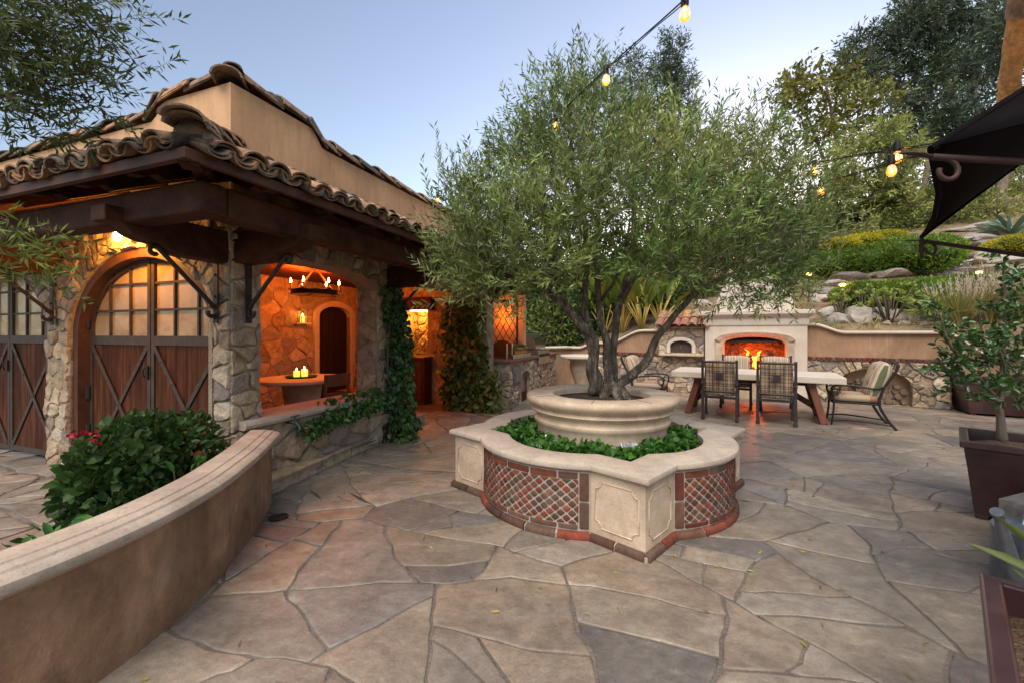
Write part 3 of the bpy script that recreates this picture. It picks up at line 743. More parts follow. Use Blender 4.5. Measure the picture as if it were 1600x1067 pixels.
# eaves ----------------------------------------------------------------
E0, ZE, ZW = .93, 2.435, 2.88
mb = MB(); LA, LB = 6.2, 5.6
for top, th in ((0, .03),):
    A = [(-E0, -E0, ZE), (-E0, LA, ZE), (0, LA, ZW), (0, 0, ZW)]; B = [(-E0, -E0, ZE), (0, 0, ZW), (LB, 0, ZW), (LB, -E0, ZE)]
    for q in (A, B):
        lo = [Vector(p)-Vector((0, 0, th)) for p in q]
        mb.add([Vector(p) for p in q]+lo, [(0, 3, 2, 1), (4, 5, 6, 7), (0, 1, 5, 4), (1, 2, 6, 5), (2, 3, 7, 6), (3, 0, 4, 7)])
roof = hb(mb, 'eave_roof', 'timber')
mb = MB(); sl = (ZW-ZE)/E0
def column(f, a, top):               # one column of lapped tiles from the eave upward; f(a, off, z)
    base = ZE+.015
    L = E0-top+.06; n = max(1, int(L/.32+.5))
    for lay, conv in ((0, False), (1, True)):
        aa = a+(.088 if conv else 0)
        off0 = E0+uni(.02, .07)
        st = [(-.0, .30)] if conv and RND.random() < .8 else []
        for k in range(n):
            o0 = off0-(L/n)*k+.04; o1 = off0-(L/n)*(k+1)
            z0 = base+(E0-o0)*sl; z1 = base+(E0-o1)*sl
            r = .088 if conv else .085
            dz = (.036 if conv else .052)+uni(-.006, .008)
            p0 = jt(f(aa+uni(-.012, .012), o0, z0+dz+.02), .004); p1 = f(aa, o1, z1+dz-.008)
            tile(mb, p0, p1, ZUP, r*uni(.94, 1.06), r*.84, conv)
            if k == 0 and conv:      # doubled eave course
                tile(mb, p0+(p0-p1).normalized()*uni(-.03, .02)-Vector((0, 0, .026)), p1-Vector((0, 0, .03)), ZUP, r*.98, r*.84, conv)
            if k == 0 and not conv:
                tile(mb, p0-Vector((0, 0, .022)), p1-Vector((0, 0, .022)), ZUP, r*.96, r*.84, conv)
fa = lambda a, o, z: Vector((-o, a, z)); fb = lambda a, o, z: Vector((a, -o, z))
for f, e in ((fa, LA), (fb, LB)):
    a = -E0+.1
    while a < e:
        column(f, a, max(0, -a)); a += .178
for k in range(4):                   # hip: lapped ridge tiles climbing the corner
    for lay in range(2 if k == 0 else 1):
        t0 = E0*1.02-k*.3+.05*lay; t1 = t0-.42
        tile(mb, (-t0, -t0, ZE+.1+(E0-t0)*sl+.035*lay+.02), (-t1, -t1, ZE+.07+(E0-t1)*sl+.03*lay), ZUP, .112, .09, th=.016)
tile(mb, (-.88, -.9, ZE+.165), (-.62, -.6, ZE+.265), ZUP, .1, .085, th=.016); tile(mb, (-.82, -.8, ZE+.2), (-.52, -.55, ZE+.3), ZUP, .09, .075, th=.016)
hb(mb, 'roof_tiles', 'tile', smooth=True, auto=40, parent=roof)
mb = MB(); mb.tube([(-.86, -.86, ZE+.09), (-.84, -.84, ZE+.1), (-.4, -.4, ZE+.27)], [.06, .1, .09], 10, wob=.3); mb.tube([(-.84, -.84, ZE+.15), (-.5, -.5, ZE+.26)], [.075, .075], 10, wob=.3); hb(mb, 'ridge_mortar', 'mortar', smooth=True, parent=roof)
mb = MB(); mb.beam((-E0-.01, LA, ZE-.04), (-E0-.01, -E0-.03, ZE-.04), .04, .06); mb.beam((-E0+.01, -E0-.01, ZE-.0405), (LB, -E0-.01, ZE-.0405), .04, .06)
hb(mb, 'fascia', 'framewood', parent=roof)
def rafter(f, a):
    mb = MB(); prof = []
    for o in (E0-.03, E0-.1, E0-.16, E0-.22, .05):
        zt = ZE-.032+(E0-o)*sl; k = {0: .05, 1: .075, 2: .07, 3: .12, 4: .12}[[E0-.03, E0-.1, E0-.16, E0-.22, .05].index(o)]
        prof.append((o, zt, zt-k))
    w = .04
    vs = []
    for o, zt, zb in prof:
        for s in (-w, w): vs += [f(a+s, o, zt), f(a+s, o, zb)]
    fs = []
    for i in range(len(prof)-1):
        b, c = i*4, i*4+4
        fs += [(b, c, c+1, b+1), (b+2, b+3, c+3, c+2), (b+1, c+1, c+3, b+3), (b, b+2, c+2, c)]
    fs += [(0, 1, 3, 2)]
    mb.add(vs, fs); hb(mb, 'rafter', 'timber')
for k in range(11): rafter(fa, -.35+k*.55)
for k in range(10): rafter(fb, -.35+k*.55)
mb = MB(); q = .7071
vs = []
for t, zt, k in ((E0-.02, 0, .06), (E0-.1, 0, .1), (E0-.2, 0, .09), (E0-.3, 0, .17), (.05, 0, .17)):
    z = ZE-.032+(E0-t)*sl
    for s in (-.05, .05): vs += [(-t+s*q, -t-s*q, z), (-t+s*q, -t-s*q, z-k)]
fs = [(0, 1, 3, 2)]
for i in range(4): b, c = i*4, i*4+4; fs += [(b, c, c+1, b+1), (b+2, b+3, c+3, c+2), (b+1, c+1, c+3, b+3)]
mb.add(vs, fs); hb(mb, 'hip_rafter', 'timber')
# purlin beams with shaped tails
mb = MB(); mb.bb(-.74, -.56, -.745, LA, 2.15, 2.35); hb(mb, 'eave_beam', 'timber', bevel=.02)
mb = MB(); mb.bb(-.555, LB, -.74, -.56, 2.152, 2.352); hb(mb, 'eave_beam', 'timber', bevel=.02)
def corbel(f, a):                    # cantilevered beam with a curved underside carrying the eave beam
    w = .08; prof = [(.84, 2.25, 2.145), (.74, 2.25, 2.14), (.68, 2.25, 2.085), (.6, 2.25, 2.06), (.5, 2.25, 2.05), (.42, 2.25, 2.0), (.34, 2.25, 1.99), (-.1, 2.25, 1.985)]
    mb = MB(); vs, fs = [], []
    for o, zt, zb in prof:
        for s in (-w, w): vs += [f(a+s, o, zt), f(a+s, o, zb)]
    for i in range(len(prof)-1):
        b, c = i*4, i*4+4; fs += [(b, c, c+1, b+1), (b+2, b+3, c+3, c+2), (b+1, c+1, c+3, b+3), (b, b+2, c+2, c)]
    fs.append((0, 1, 3, 2)); mb.add(vs, fs); hb(mb, 'corbel_beam', 'timber', bevel=.008)
corbel(fa, .1); corbel(fa, 2.55); corbel(fb, .1); corbel(fb, 2.16); corbel(fb, 4.6)
def bracket(f, a, zb=1.5):           # forged strap with a scrolled stay
    mb = MB(); th = .014
    mb.beam(f(a, .055, zb-.02), f(a, .055, 1.985), .012, .055, up=f(1, 0, 0)-f(0, 0, 0))
    mb.v[-8:] = mb.v[-8:]
    pts = []
    for i in range(9): t = i/8; pts.append(f(a, .075+.4*t, zb+.12+.4*t))
    def scroll(c0, c1, r, a0, turns, sg):
        return [f(a, c0+r*(1-.5*i/12)*math.cos(a0+sg*turns*2*PI*i/12), c1+r*(1-.5*i/12)*math.sin(a0+sg*turns*2*PI*i/12)) for i in range(13)]
    up = scroll(.075+.4+.03, zb+.52-.02, .04, PI*.75, .75, -1)
    lo = scroll(.075+.02, zb+.12-.05, .05, PI*.5, .8, 1)
    mb.tube(list(reversed(lo))+pts+up, .017, 8)
    for z in (zb+.02, zb+.2, zb+.38):
        mb.lathe([(0, 0), (.013, 0), (.008, .01), (0, .012)], 8, c=(0, 0, 0))
        for v in range(len(mb.v)-32, len(mb.v)):
            x, y, zz = mb.v[v]; mb.v[v] = tuple(f(a+x, .062+zz, z+y))
    hb(mb, 'iron_bracket', 'iron', smooth=True, auto=50)
bracket(fa, .1); bracket(fa, 2.55); bracket(fb, .12); bracket(fb, 2.16); bracket(fb, 4.6)
# kitchen cabinet in the end wall
mb = MB(); mb.bb(4.62, 4.95, 1.02, 1.95, 0, .9)
cab = mb.build('kitchen_cabinet', M['cabinet'], None, bevel=.006, label='dark wooden cabinet under the glowing stone niche inside the loggia', cat='cabinet'); cab.location = C0; cab.rotation_euler.z = HROT
mb = MB(); mb.bb(4.56, 5.4, .98, 1.98, .9, .935); mb.build('countertop', M['redwood'], cab, bevel=.006)
for y0 in (1.06, 1.5):
    mb = MB(); mb.bb(4.6, 4.62, y0, y0+.4, .08, .82)
    for k in range(4): mb.bb(4.592, 4.6, y0+.03+k*.09, y0+.11+k*.09, .12, .78)
    d = mb.build('cabinet_door', M['cabinet'], cab, bevel=.003)
    mb = MB(); mb.tube([(4.59, y0+.36, .5), (4.57, y0+.36, .52), (4.57, y0+.36, .6), (4.59, y0+.36, .62)], .006); mb.build('handle', M['iron'], d)

# loggia front: low stone wall and cap, planting bed, kerb -----------------
lw = MB(); fl = lambda x, z, d: Vector((x, -d-.03, z))
stones(lw, fl, .1, 1.95, .04, .57, .19, 1.4, h=.05); lw.bb(.1, 1.95, -.03, .22, -.05, .575, col=(.36, .29, .21))
low = lw.build('low_stone_wall', M['stone'], None, smooth=True, auto=60, label='low rubble stone wall with pale cap under the loggia arch', cat='stone wall'); low.location = C0; low.rotation_euler.z = HROT
mb = MB(); mb.sweep([(.05, .06), (1.93, .06)], [(-.24, .575), (.15, .575), (.175, .59), (.18, .615), (.165, .64), (.12, .65), (-.24, .652)]); mb.build('wall_cap', M['gcap'], low, smooth=True, auto=30)
mb = MB()
k0, k1 = Vector((-2.09, 3.62, 0)), Vector((-1.42, 6.5, 0)); kd = (k1-k0).normalized(); kn = Vector((kd.y, -kd.x, 0))
a = k0.copy(); i = 0
while (a-k0).length < (k1-k0).length:
    L = uni(.45, .8); b = a+kd*min(L, (k1-a).length)
    c = (a+b)/2-kn*.09; mb.box((c.x, c.y, .055), (L-.012, .18, .115), rz=math.atan2(kd.y, kd.x), col=(uni(.38, .46), uni(.3, .36), uni(.2, .26)))
    mb.box((c.x+kn.x*.012, c.y+kn.y*.012, .125), (L-.006, .2, .035), rz=math.atan2(kd.y, kd.x), col=(uni(.36, .46), uni(.28, .36), uni(.2, .27))); a = b+kd*.004
mb.build('kerb', M['stone'], smooth=False, bevel=.012, kind='structure')
mb = MB(); A = [H(.1, -.02), H(2.6, -.02), k1-kn*.1, k0-kn*.1]
mb.add([(p.x, p.y, .085) for p in A]+[(p.x, p.y, -.03) for p in A], [(0, 3, 2, 1), (0, 1, 5, 4), (2, 3, 7, 6), (1, 2, 6, 5), (3, 0, 4, 7)]); mb.build('planting_bed', M['mulch'], kind='structure')
# ================================================================== curved garden wall
ctrl = [(-2.35, .4), (-1.98, .9), (-1.74, 1.4), (-1.64, 1.85), (-1.65, 2.3), (-1.72, 2.65), (-1.81, 3.0), (-1.97, 3.5)]
def smooth_path(pts, k=8):
    out = []; n = len(pts)
    for i in range(n-1):
        p0, p1, p2, p3 = [Vector(pts[max(0, min(n-1, j))]) for j in (i-1, i, i+1, i+2)]
        for q in range(k):
            t = q/k
            out.append(.5*((2*p1)+(p2-p0)*t+(2*p0-5*p1+4*p2-p3)*t*t+(3*p1-p0-3*p2+p3)*t**3))
    out.append(Vector(pts[-1])); return out
cw = smooth_path(ctrl)
cpath = [(p.x, p.y) for p in cw]
mb = MB(); mb.sweep(cpath, [(-.16, -.02), (0, -.02), (0, .15), (0, .32), (0, .505), (-.16, .505)])
cwall = mb.build('curved_garden_wall', M['stucco_brown'], smooth=True, auto=30, label='low curving stucco wall with stained brown face and smooth stone cap at the near left', cat='garden wall')
mb = MB()
prof = [(-.17, .505), (.012, .505), (.022, .515), (.03, .52), (.05, .53), (.058, .548), (.055, .568), (.04, .582), (.01, .588), (.003, .597), (-.045, .601), (-.05, .607), (-.16, .609), (-.185, .58), (-.18, .53)]
mb.sweep(cpath[:-1]+[(cpath[-1][0]-.01, cpath[-1][1]+.035)], prof)
mb.build('wall_cap', M['gcap'], cwall, smooth=True, auto=35)

# ================================================================== quatrefoil planter with the olive
PC = Vector((.80, 3.95, 0)); PR = math.radians(1.0)
planter = empty('fountain_planter', PC, PR, 'lobed stone fountain planter with brick lattice panels and a round raised basin', 'planter')
S = 1.32*math.sqrt(2); hp = S/2; pier = .40; sag = .19
side = []                            # one side from corner (-hp,-hp) to (hp,-hp); outward is -y
def side_pts(i):
    pts = [(-hp, -hp), (-hp+pier, -hp)]
    ch = S-2*pier; Rr = (ch*ch/4+sag*sag)/(2*sag); cy = -hp-sag+Rr; an = math.asin(ch/2/Rr)
    for k in range(1, 24): a = -an+2*an*k/24; pts.append((Rr*math.sin(a), cy-Rr*math.cos(a)))
    pts.append((hp-pier, -hp)); return pts
def rot2(p, k): a = PI/4+k*PI/2; return (p[0]*math.cos(a)-p[1]*math.sin(a), p[0]*math.sin(a)+p[1]*math.cos(a))
outline = []
for k in range(4): outline += [rot2(p, k) for p in side_pts(k)]
# travelling anticlockwise: right of travel is outward
mb = MB(); mb.sweep(outline, [(-.18, -.02), (0, -.02), (0, .46), (-.18, .46)], closed=True)
mb.build('basin_wall', M['cast'], planter, smooth=True, auto=25)
mb = MB(); capo = []
for p in outline: capo.append(p)
mb.sweep(outline, [(-.21, .455), (.0, .455), (.008, .463), (.024, .467), (.038, .478), (.042, .494), (.036, .51), (.02, .52), (-.2, .522), (-.22, .515), (-.222, .47)], closed=True)
mb.build('basin_cap', M['gcap'], planter, smooth=True, auto=35)
BR = [(.16, .045, .028), (.125, .042, .028), (.2, .06, .034), (.12, .065, .045), (.1, .06, .045), (.15, .075, .05), (.13, .082, .06), (.18, .046, .026), (.095, .048, .036)]
def brick_col():
    b = RND.choice(BR); k = uni(.75, 1.2); return tuple(q*k for q in b)
ch = S-2*pier; Rr = (ch*ch/4+sag*sag)/(2*sag); cy = -hp-sag+Rr; an = math.asin(ch/2/Rr); arcL = 2*an*Rr
def lobe(k):
    def f(s, z, d):
        a = -an+s/Rr; p = rot2(((Rr+d)*math.sin(a), cy-(Rr+d)*math.cos(a)), k); return Vector((p[0], p[1], z))
    return f
RG = ((1, -.6), (1, .2), (.9, .8), (.72, 1), (.4, 1.0))
for k in range(4):
    f = lobe(k); mb = MB()
    def br(s0, s1, z0, z1):
        mb.pillow(chaikin(subdiv([(s0, z0), (s1, z0), (s1, z1), (s0, z1)], .04), .12), f, .012, brick_col(), rings=((1, -.6), (1, .4), (.96, .9), (.85, 1), (.4, 1.0)), rough=.1)
    for s0, s1 in ((.012, .075), (arcL-.075, arcL-.012)): br(s0, s1, .065, .245); br(s0, s1, .257, .445)
    s = .087
    while s < arcL-.12:
        e = min(s+.2, arcL-.087); br(s, e, .405, .447); br(s, e, .062, .092); s = e+.012
    px, pz = .079, .0655
    x0, x1, z0, z1 = .083, arcL-.083, .099, .398
    for r in range(12):
        for c in range(18):
            cxs = x0+px*(c+.5*(r % 2)); czs = z0+pz/2*r
            poly = [(cxs, czs-pz/2+.006), (cxs+px/2-.007, czs), (cxs, czs+pz/2-.006), (cxs-px/2+.007, czs)]
            for (ax, ay, nx_, ny_) in ((x0, 0, -1, 0), (x1, 0, 1, 0), (0, z0, 0, -1), (0, z1, 0, 1)): poly = clip_half(poly, ax, ay, nx_, ny_) if len(poly) >= 3 else poly
            if len(poly) < 3 or area(poly) < .00025: continue
            mb.pillow(chaikin(poly, .14), f, .011, brick_col(), rings=((1, -.6), (1, .2), (.93, .85), (.75, 1), (.35, 1.0)), rough=.12)
    mb.build('brick_panel', M['brick'], planter, smooth=True, auto=50)
    mb = MB(); n = 24
    for i in range(n):
        a, b = arcL*i/n, arcL*(i+1)/n; mb.add([f(a, .05, .004), f(b, .05, .004), f(b, .455, .004), f(a, .455, .004)], [(0, 1, 2, 3)])
    mb.build('panel_grout', M['grout'], planter)
# moulded frames on the piers
def pier_frame(k, sx):
    mb = MB(); w, h, c = pier-.085, .31, .045
    x0 = -hp+.045 if sx < 0 else hp-pier+.04; z0 = .095
    pts = [(c, 0), (w-c, 0), (w-c, .02), (w-.02, c), (w, c), (w, h-c), (w-.02, h-c), (w-c, h-.02), (w-c, h), (c, h), (c, h-.02), (.02, h-c), (0, h-c), (0, c), (.02, c), (c, .02)]
    P3 = [Vector((*rot2((x0+x, -hp-.001), k), z0+z)) for x, z in pts]
    mb.tube(P3+[P3[0], P3[1]], .0055, 6, cap=False); mb.build('pier_moulding', M['cast'], planter, smooth=True)
for k in range(4): pier_frame(k, -1); pier_frame(k, 1)
# brick plinth course
mb = MB(); L = [0]; n = len(outline)
for i in range(n): L.append(L[-1]+math.dist(outline[i], outline[(i+1) % n]))
def along(s):
    s %= L[-1]; i = max(j for j in range(n) if L[j] <= s+1e-9); t = (s-L[i])/(L[i+1]-L[i]); a, b = outline[i], outline[(i+1) % n]
    return (a[0]+(b[0]-a[0])*t, a[1]+(b[1]-a[1])*t), i
corner_s = [L[k*(len(outline)//4)] for k in range(4)]
per = L[-1]/4
for k in range(4):
    segs = [0, pier/2, pier]+[pier+(per-2*pier)*q/5 for q in range(1, 5)]+[per-pier, per-pier/2, per]
    for a, b in zip(segs[:-1], segs[1:]):
        sub = [corner_s[k]+a+.008+(b-a-.016)*q/4 for q in range(5)]
        pth = [along(s)[0] for s in sub]
        if a == 0: d = (Vector(pth[1])-Vector(pth[0])).normalized(); pth[0] = tuple(Vector(pth[0])-d*.028)
        if b == per: d = (Vector(pth[-1])-Vector(pth[-2])).normalized(); pth[-1] = tuple(Vector(pth[-1])+d*.012)
        mb.sweep(pth, [(-.02, -.01), (.034, -.01), (.04, .004), (.039, .032), (.032, .042), (.0, .047), (-.02, .047)], col=brick_col())
mb.build('brick_plinth', M['brick'], planter, smooth=True, auto=40)
mb = MB(); mb.sweep(outline, [(-.02, -.012), (.024, -.012), (.024, .028), (0, .04), (-.02, .04)], closed=True); mb.build('plinth_grout', M['grout'], planter)
mb = MB(); inner = [Vector((p[0], p[1], 0))*.86 for p in outline]
mb.add([(p.x, p.y, .36) for p in inner], [tuple(range(len(inner)))]); mb.build('pool_water', M['water'], planter)
mb = MB(); mb.lathe([(.6, .2), (.585, .36), (.58, .56), (.6, .6), (.612, .615), (.612, .635), (.6, .645), (.592, .66), (.602, .69), (.628, .705), (.64, .72), (.628, .735), (.618, .745), (.64, .758), (.672, .785), (.684, .806), (.684, .826), (.672, .842), (.655, .848), (.46, .85), (.44, .845), (.43, .83), (.43, .72)], 72, (.02, 0, 0))
mb.build('raised_basin', M['cast'], planter, smooth=True, auto=50)
mb = MB(); mb.lathe([(.435, .79), (.3, .8), (.16, .825), (0.001, .83)], 32, (.02, 0, 0)); mb.build('basin_soil', M['soil'], planter, smooth=True)
mb = MB()                             # joints cut in the basin ring
for a in (-1.9, -1.15, -.35, .7, 1.7, 2.6, 3.5):
    mb.beam((.02+.46*math.cos(a), .46*math.sin(a), .8505), (.02+.655*math.cos(a), .655*math.sin(a), .8495), .005, .002)
mb.build('basin_joint', M['joint'], planter)
# spouts on the basin
for i, (a, lab) in enumerate(((-PI/2+.16, 'silver painted spout mask on the front of the basin wall'), (-2.62, 'silver painted spout at the left of the basin wall'))):
    sp = MB(); n = 9; g = {}
    for r in range(n):
        for q in range(n):
            x = -.075+.15*q/(n-1); z = -.08+.16*r/(n-1)
            wv = .02*math.sin(q*1.5+r*.5)+.03*(1-(2*q/(n-1)-1)**2)*(1-.6*(r/(n-1)))
            zz = z*(1-.25*abs(x)/.075)
            sp.v.append((x*(1-.25*(1-r/(n-1))), -.04-wv-.05*(1-r/(n-1)), zz)); sp.c.append((1, 1, 1))
    for r in range(n-1):
        for q in range(n-1): sp.f.append((r*n+q, r*n+q+1, (r+1)*n+q+1, (r+1)*n+q))
    sp.box((0, -.005, 0), (.12, .07, .13))
    o = sp.build('water_spout', M['silver'], planter, smooth=True, auto=60, label=lab)
    o.location = (.02+.56*math.cos(a), .56*math.sin(a), .47); o.rotation_euler.z = a+PI/2
# floating leaves, clump by clump
def clump_leaves(n, r, h, ll):
    p = np.zeros((n, 3)); ang = NR.uniform(0, 2*PI, n); rr = r*np.sqrt(NR.uniform(0, 1, n)); hh = h*NR.uniform(.25, 1, n)
    p[:, 0] = rr*np.cos(ang); p[:, 1] = rr*np.sin(ang); p[:, 2] = hh
    d = np.stack([np.cos(ang), np.sin(ang), NR.uniform(-.2, 1.0, n)], 1)+NR.normal(size=(n, 3))*.4
    return leaf_arrays(p-norm(d)*ll*.3, d, ll*NR.uniform(.7, 1.25, n), ll*.85*NR.uniform(.8, 1.1, n), .4, .18, broad=True, curl=.15)
protos = []
for i in range(5):
    v, f, c = clump_leaves(64, .13, .17, .066); me = (v, f, c); protos.append(me)
k = 0; meshes = []
for i, (v, f, c) in enumerate(protos):
    o = mesh_np('water_hyacinth', v, f, c, M['hyacinth']); meshes.append(o)
def ring_pos(a, t):                   # between the basin and the wall
    best = None
    for p in outline:
        d = abs(math.atan2(math.sin(math.atan2(p[1], p[0])-a), math.cos(math.atan2(p[1], p[0])-a)))
        if d < .2 and (best is None or math.hypot(*p) < best[1]): best = (d, math.hypot(*p))
    r1 = best[1]-.36; r0 = .66; return r0+(r1-r0)*t
hy = []
for a in np.linspace(-3.35, -.0, 30):
    for t in (.15, .6, .95):
        if ring_pos(a, 1) < .7 and t > .2: continue
        if RND.random() < .2: continue
        if a > -.35 and RND.random() < .5: continue
        hy.append((a+uni(-.05, .05), t+uni(-.12, .05)))
for a in (.9, 1.3, 2.3, 2.75): hy.append((a, .5))
for i, (a, t) in enumerate(hy):
    src = meshes[i % 5]; o = src if i < 5 else src.copy()
    if i >= 5: COL.objects.link(o)
    r = ring_pos(a, max(.05, t)); o.location = PC+Vector((r*math.cos(a+PR), r*math.sin(a+PR), .35)); o.rotation_euler.z = uni(0, 6.28); o.scale = (uni(.8, 1.15),)*2+(uni(.75, 1.15),)
    tag(o, 'leafy green floating water plant crowded in the planter pool', 'water plant', 'water plants floating in the planter pool')

# ------------------------------------------------------------------ the olive
olive = empty('olive_tree', PC+Vector((.1, 0, .8)), 0, 'multi stemmed olive tree with grey green crown growing from the round basin', 'tree')
OFF = -(PC+Vector((.1, 0, .8)))
def OP(u, v, Y): return P(u, v, Y)+OFF
mb = MB()
stems = [
 ([(928, 612, 3.93), (927, 585, 3.92), (926, 560, 3.9), (924, 528, 3.88), (908, 506, 3.85), (888, 484, 3.82), (862, 462, 3.78), (830, 440, 3.7), (790, 410, 3.6), (750, 380, 3.5)], [.10, .085, .076, .07, .062, .052, .042, .034, .026, .016]),
 ([(924, 528, 3.9), (918, 500, 3.95), (914, 470, 4.0), (915, 420, 4.05), (916, 360, 4.1), (900, 280, 4.1), (890, 200, 4.1), (895, 130, 4.1)], [.05, .046, .042, .037, .032, .026, .02, .01]),
 ([(955, 614, 3.98), (951, 590, 3.98), (949, 560, 4.0), (946, 530, 4.02), (938, 500, 4.05), (934, 450, 4.1), (932, 400, 4.15), (935, 330, 4.2), (950, 260, 4.2), (960, 190, 4.25)], [.072, .062, .056, .052, .048, .043, .038, .03, .022, .012]),
 ([(965, 614, 4.05), (961, 590, 4.06), (959, 560, 4.1), (959, 530, 4.12), (963, 490, 4.15), (976, 462, 4.2), (990, 435, 4.25), (1010, 390, 4.25), (1030, 330, 4.25), (1050, 260, 4.2)], [.06, .056, .052, .05, .046, .04, .035, .03, .022, .012]),
 ([(963, 490, 4.15), (975, 440, 4.3), (985, 400, 4.4), (1000, 340, 4.5), (1010, 260, 4.5)], [.036, .034, .03, .024, .012]),
 ([(962, 606, 3.97), (975, 594, 3.95), (990, 583, 3.92), (1007, 570, 3.88), (1015, 553, 3.87), (1021, 536, 3.87), (1040, 512, 3.87), (1060, 488, 3.88), (1078, 465, 3.88), (1100, 430, 3.86), (1130, 390, 3.84), (1160, 340, 3.8), (1185, 280, 3.8)], [.062, .056, .053, .054, .05, .046, .042, .038, .034, .03, .026, .02, .012]),
 ([(1078, 465, 3.88), (1120, 440, 3.8), (1170, 415, 3.75), (1220, 390, 3.75)], [.024, .02, .016, .009]),
 ([(888, 484, 3.82), (870, 440, 3.7), (860, 390, 3.6), (850, 320, 3.55), (830, 250, 3.6)], [.036, .032, .027, .02, .01]),
 ([(932, 400, 4.15), (900, 350, 4.2), (850, 300, 4.3), (790, 260, 4.3)], [.026, .022, .016, .009]),
 ([(1030, 330, 4.25), (1090, 300, 4.3), (1150, 270, 4.35), (1230, 270, 4.4)], [.024, .02, .015, .008]),
 ([(940, 470, 4.08), (960, 440, 3.9), (975, 400, 3.7), (985, 340, 3.55)], [.022, .02, .016, .009]),
 ([(830, 440, 3.7), (780, 430, 3.55), (730, 420, 3.45)], [.02, .016, .008]),
]
def densify(pts, rad, k=4):
    q = smooth_path([tuple(p) for p in pts], k); r = []
    for i in range(len(rad)-1):
        for t in range(k): r.append(rad[i]+(rad[i+1]-rad[i])*t/k)
    r.append(rad[-1])
    q = [p+Vector((.02*nz(p.x*6, p.y*6, p.z*6), .02*nz(p.x*6+9, p.y*6, p.z*6), 0)) for p in q]
    return q, r
for pts, rad in stems:
    q, r = densify([OP(*p) for p in pts], rad); mb.tube(q, [x*.68 for x in r], 14, wob=.5)
for a, rr in ((-2.2, .06), (-1.4, .055), (-.7, .05), (.3, .05), (1.6, .05), (2.8, .06)):   # root flare
    b = Vector((.02, .0, .1)); e = Vector((.02+.17*math.cos(a), .17*math.sin(a), .0))
    q, r = densify([b, (b+e)/2+Vector((0, 0, .03)), e, e+Vector((.04*math.cos(a), .04*math.sin(a), -.05))], [rr, rr*.9, rr*.7, rr*.4]); mb.tube(q, r, 12, wob=.5)
mb.build('trunk', M['bark'], olive, smooth=True)
CL = [(705, 405, 3.55, .34), (690, 350, 3.75, .22), (712, 335, 3.9, .3), (760, 360, 3.6, .42), (735, 440, 3.5, .28), (790, 425, 3.45, .36), (690, 425, 3.6, .2),
      (760, 290, 4.1, .32), (815, 330, 3.5, .42), (830, 245, 3.9, .4), (805, 215, 4.15, .24), (860, 175, 4.05, .36), (905, 150, 4.1, .32), (930, 120, 4.2, .22), (850, 415, 3.4, .36),
      (880, 320, 3.4, .42), (900, 235, 3.7, .42), (950, 200, 4.1, .36), (985, 250, 3.7, .42), (960, 320, 3.4, .42), (1010, 180, 4.2, .32), (1060, 235, 4.0, .38), (1035, 320, 3.45, .42), (1090, 215, 4.2, .3),
      (1120, 270, 3.9, .42), (1110, 350, 3.5, .42), (1050, 395, 3.4, .34), (1110, 420, 3.45, .28), (1160, 225, 4.2, .32), (1190, 290, 4.0, .42), (1180, 370, 3.65, .42), (1205, 205, 4.4, .24), (1235, 265, 4.3, .36),
      (1245, 340, 4.0, .38), (1262, 395, 4.1, .3), (1215, 430, 3.85, .3), (1165, 440, 3.7, .26), (1250, 450, 4.2, .2), (1275, 310, 4.5, .24), (1000, 390, 3.7, .26), (900, 390, 3.6, .3),
      (870, 280, 4.7, .45), (960, 270, 4.9, .45), (1060, 300, 4.9, .5), (1150, 320, 4.8, .5), (800, 360, 4.6, .45), (890, 380, 4.9, .4), (1080, 400, 4.9, .4), (1200, 400, 4.7, .4)]
parts = []; stems_t = []
for (u, v, Y, r) in CL:
    u = 962+(u-962)*.94+(24 if u < 722 else 0); v = v+max(0, 400-v)*.08
    c = OP(u, v, Y); n = int(70*(r/.4)**2.2)+7
    st, out = in_ellipsoid(n, c, (r*.85, r*.85, r*.8), .55)
    d = out*.8+np.array([0, 0, .6])+NR.normal(size=(n, 3))*.42
    L = NR.uniform(.18, .42, n)
    tone = np.clip(1+.26*NR.normal(), .6, 1.6); tint = np.ones((n, 3))*tone*np.array([1+.1*NR.normal(), 1, 1])
    parts.append(twigs(st, d, L, 21, .07, .0135, rise=.3, spread=.66, var=.32, tint=tint, fold=.15))
    stems_t.append((st, norm(d), L))
for (u, v, Y, n) in [(690, 250, 3.9, 7), (720, 270, 3.95, 8), (745, 265, 4.0, 5), (700, 290, 3.9, 6), (785, 205, 4.1, 7), (800, 170, 4.15, 6), (832, 145, 4.1, 7), (860, 120, 4.1, 8), (893, 95, 4.1, 8), (915, 105, 4.15, 7), (935, 125, 4.2, 6), (880, 150, 4.1, 8), (960, 165, 4.2, 6),
                    (1000, 160, 4.2, 6), (1030, 190, 4.2, 5), (1070, 190, 4.2, 7), (1100, 200, 4.2, 6), (1140, 195, 4.2, 6), (1175, 190, 4.25, 7), (1205, 185, 4.4, 6), (1235, 215, 4.4, 7), (1265, 255, 4.5, 5), (1285, 290, 4.5, 6), (1290, 350, 4.3, 6), (672, 380, 3.7, 6), (690, 420, 3.6, 4)]:
    u = 962+(u-962)*.96; c = np.array(OP(u, v+52, Y)); st = c[None]+NR.normal(size=(n, 3))*np.array([.09, .12, .05])
    d = np.array([0, 0, 1.0])+NR.normal(size=(n, 3))*.28; L = NR.uniform(.3, .48, n)
    parts.append(twigs(st, d, L, 24, .066, .0125, rise=.1, spread=.62, var=.3, fold=.15)); stems_t.append((st, norm(d), L))
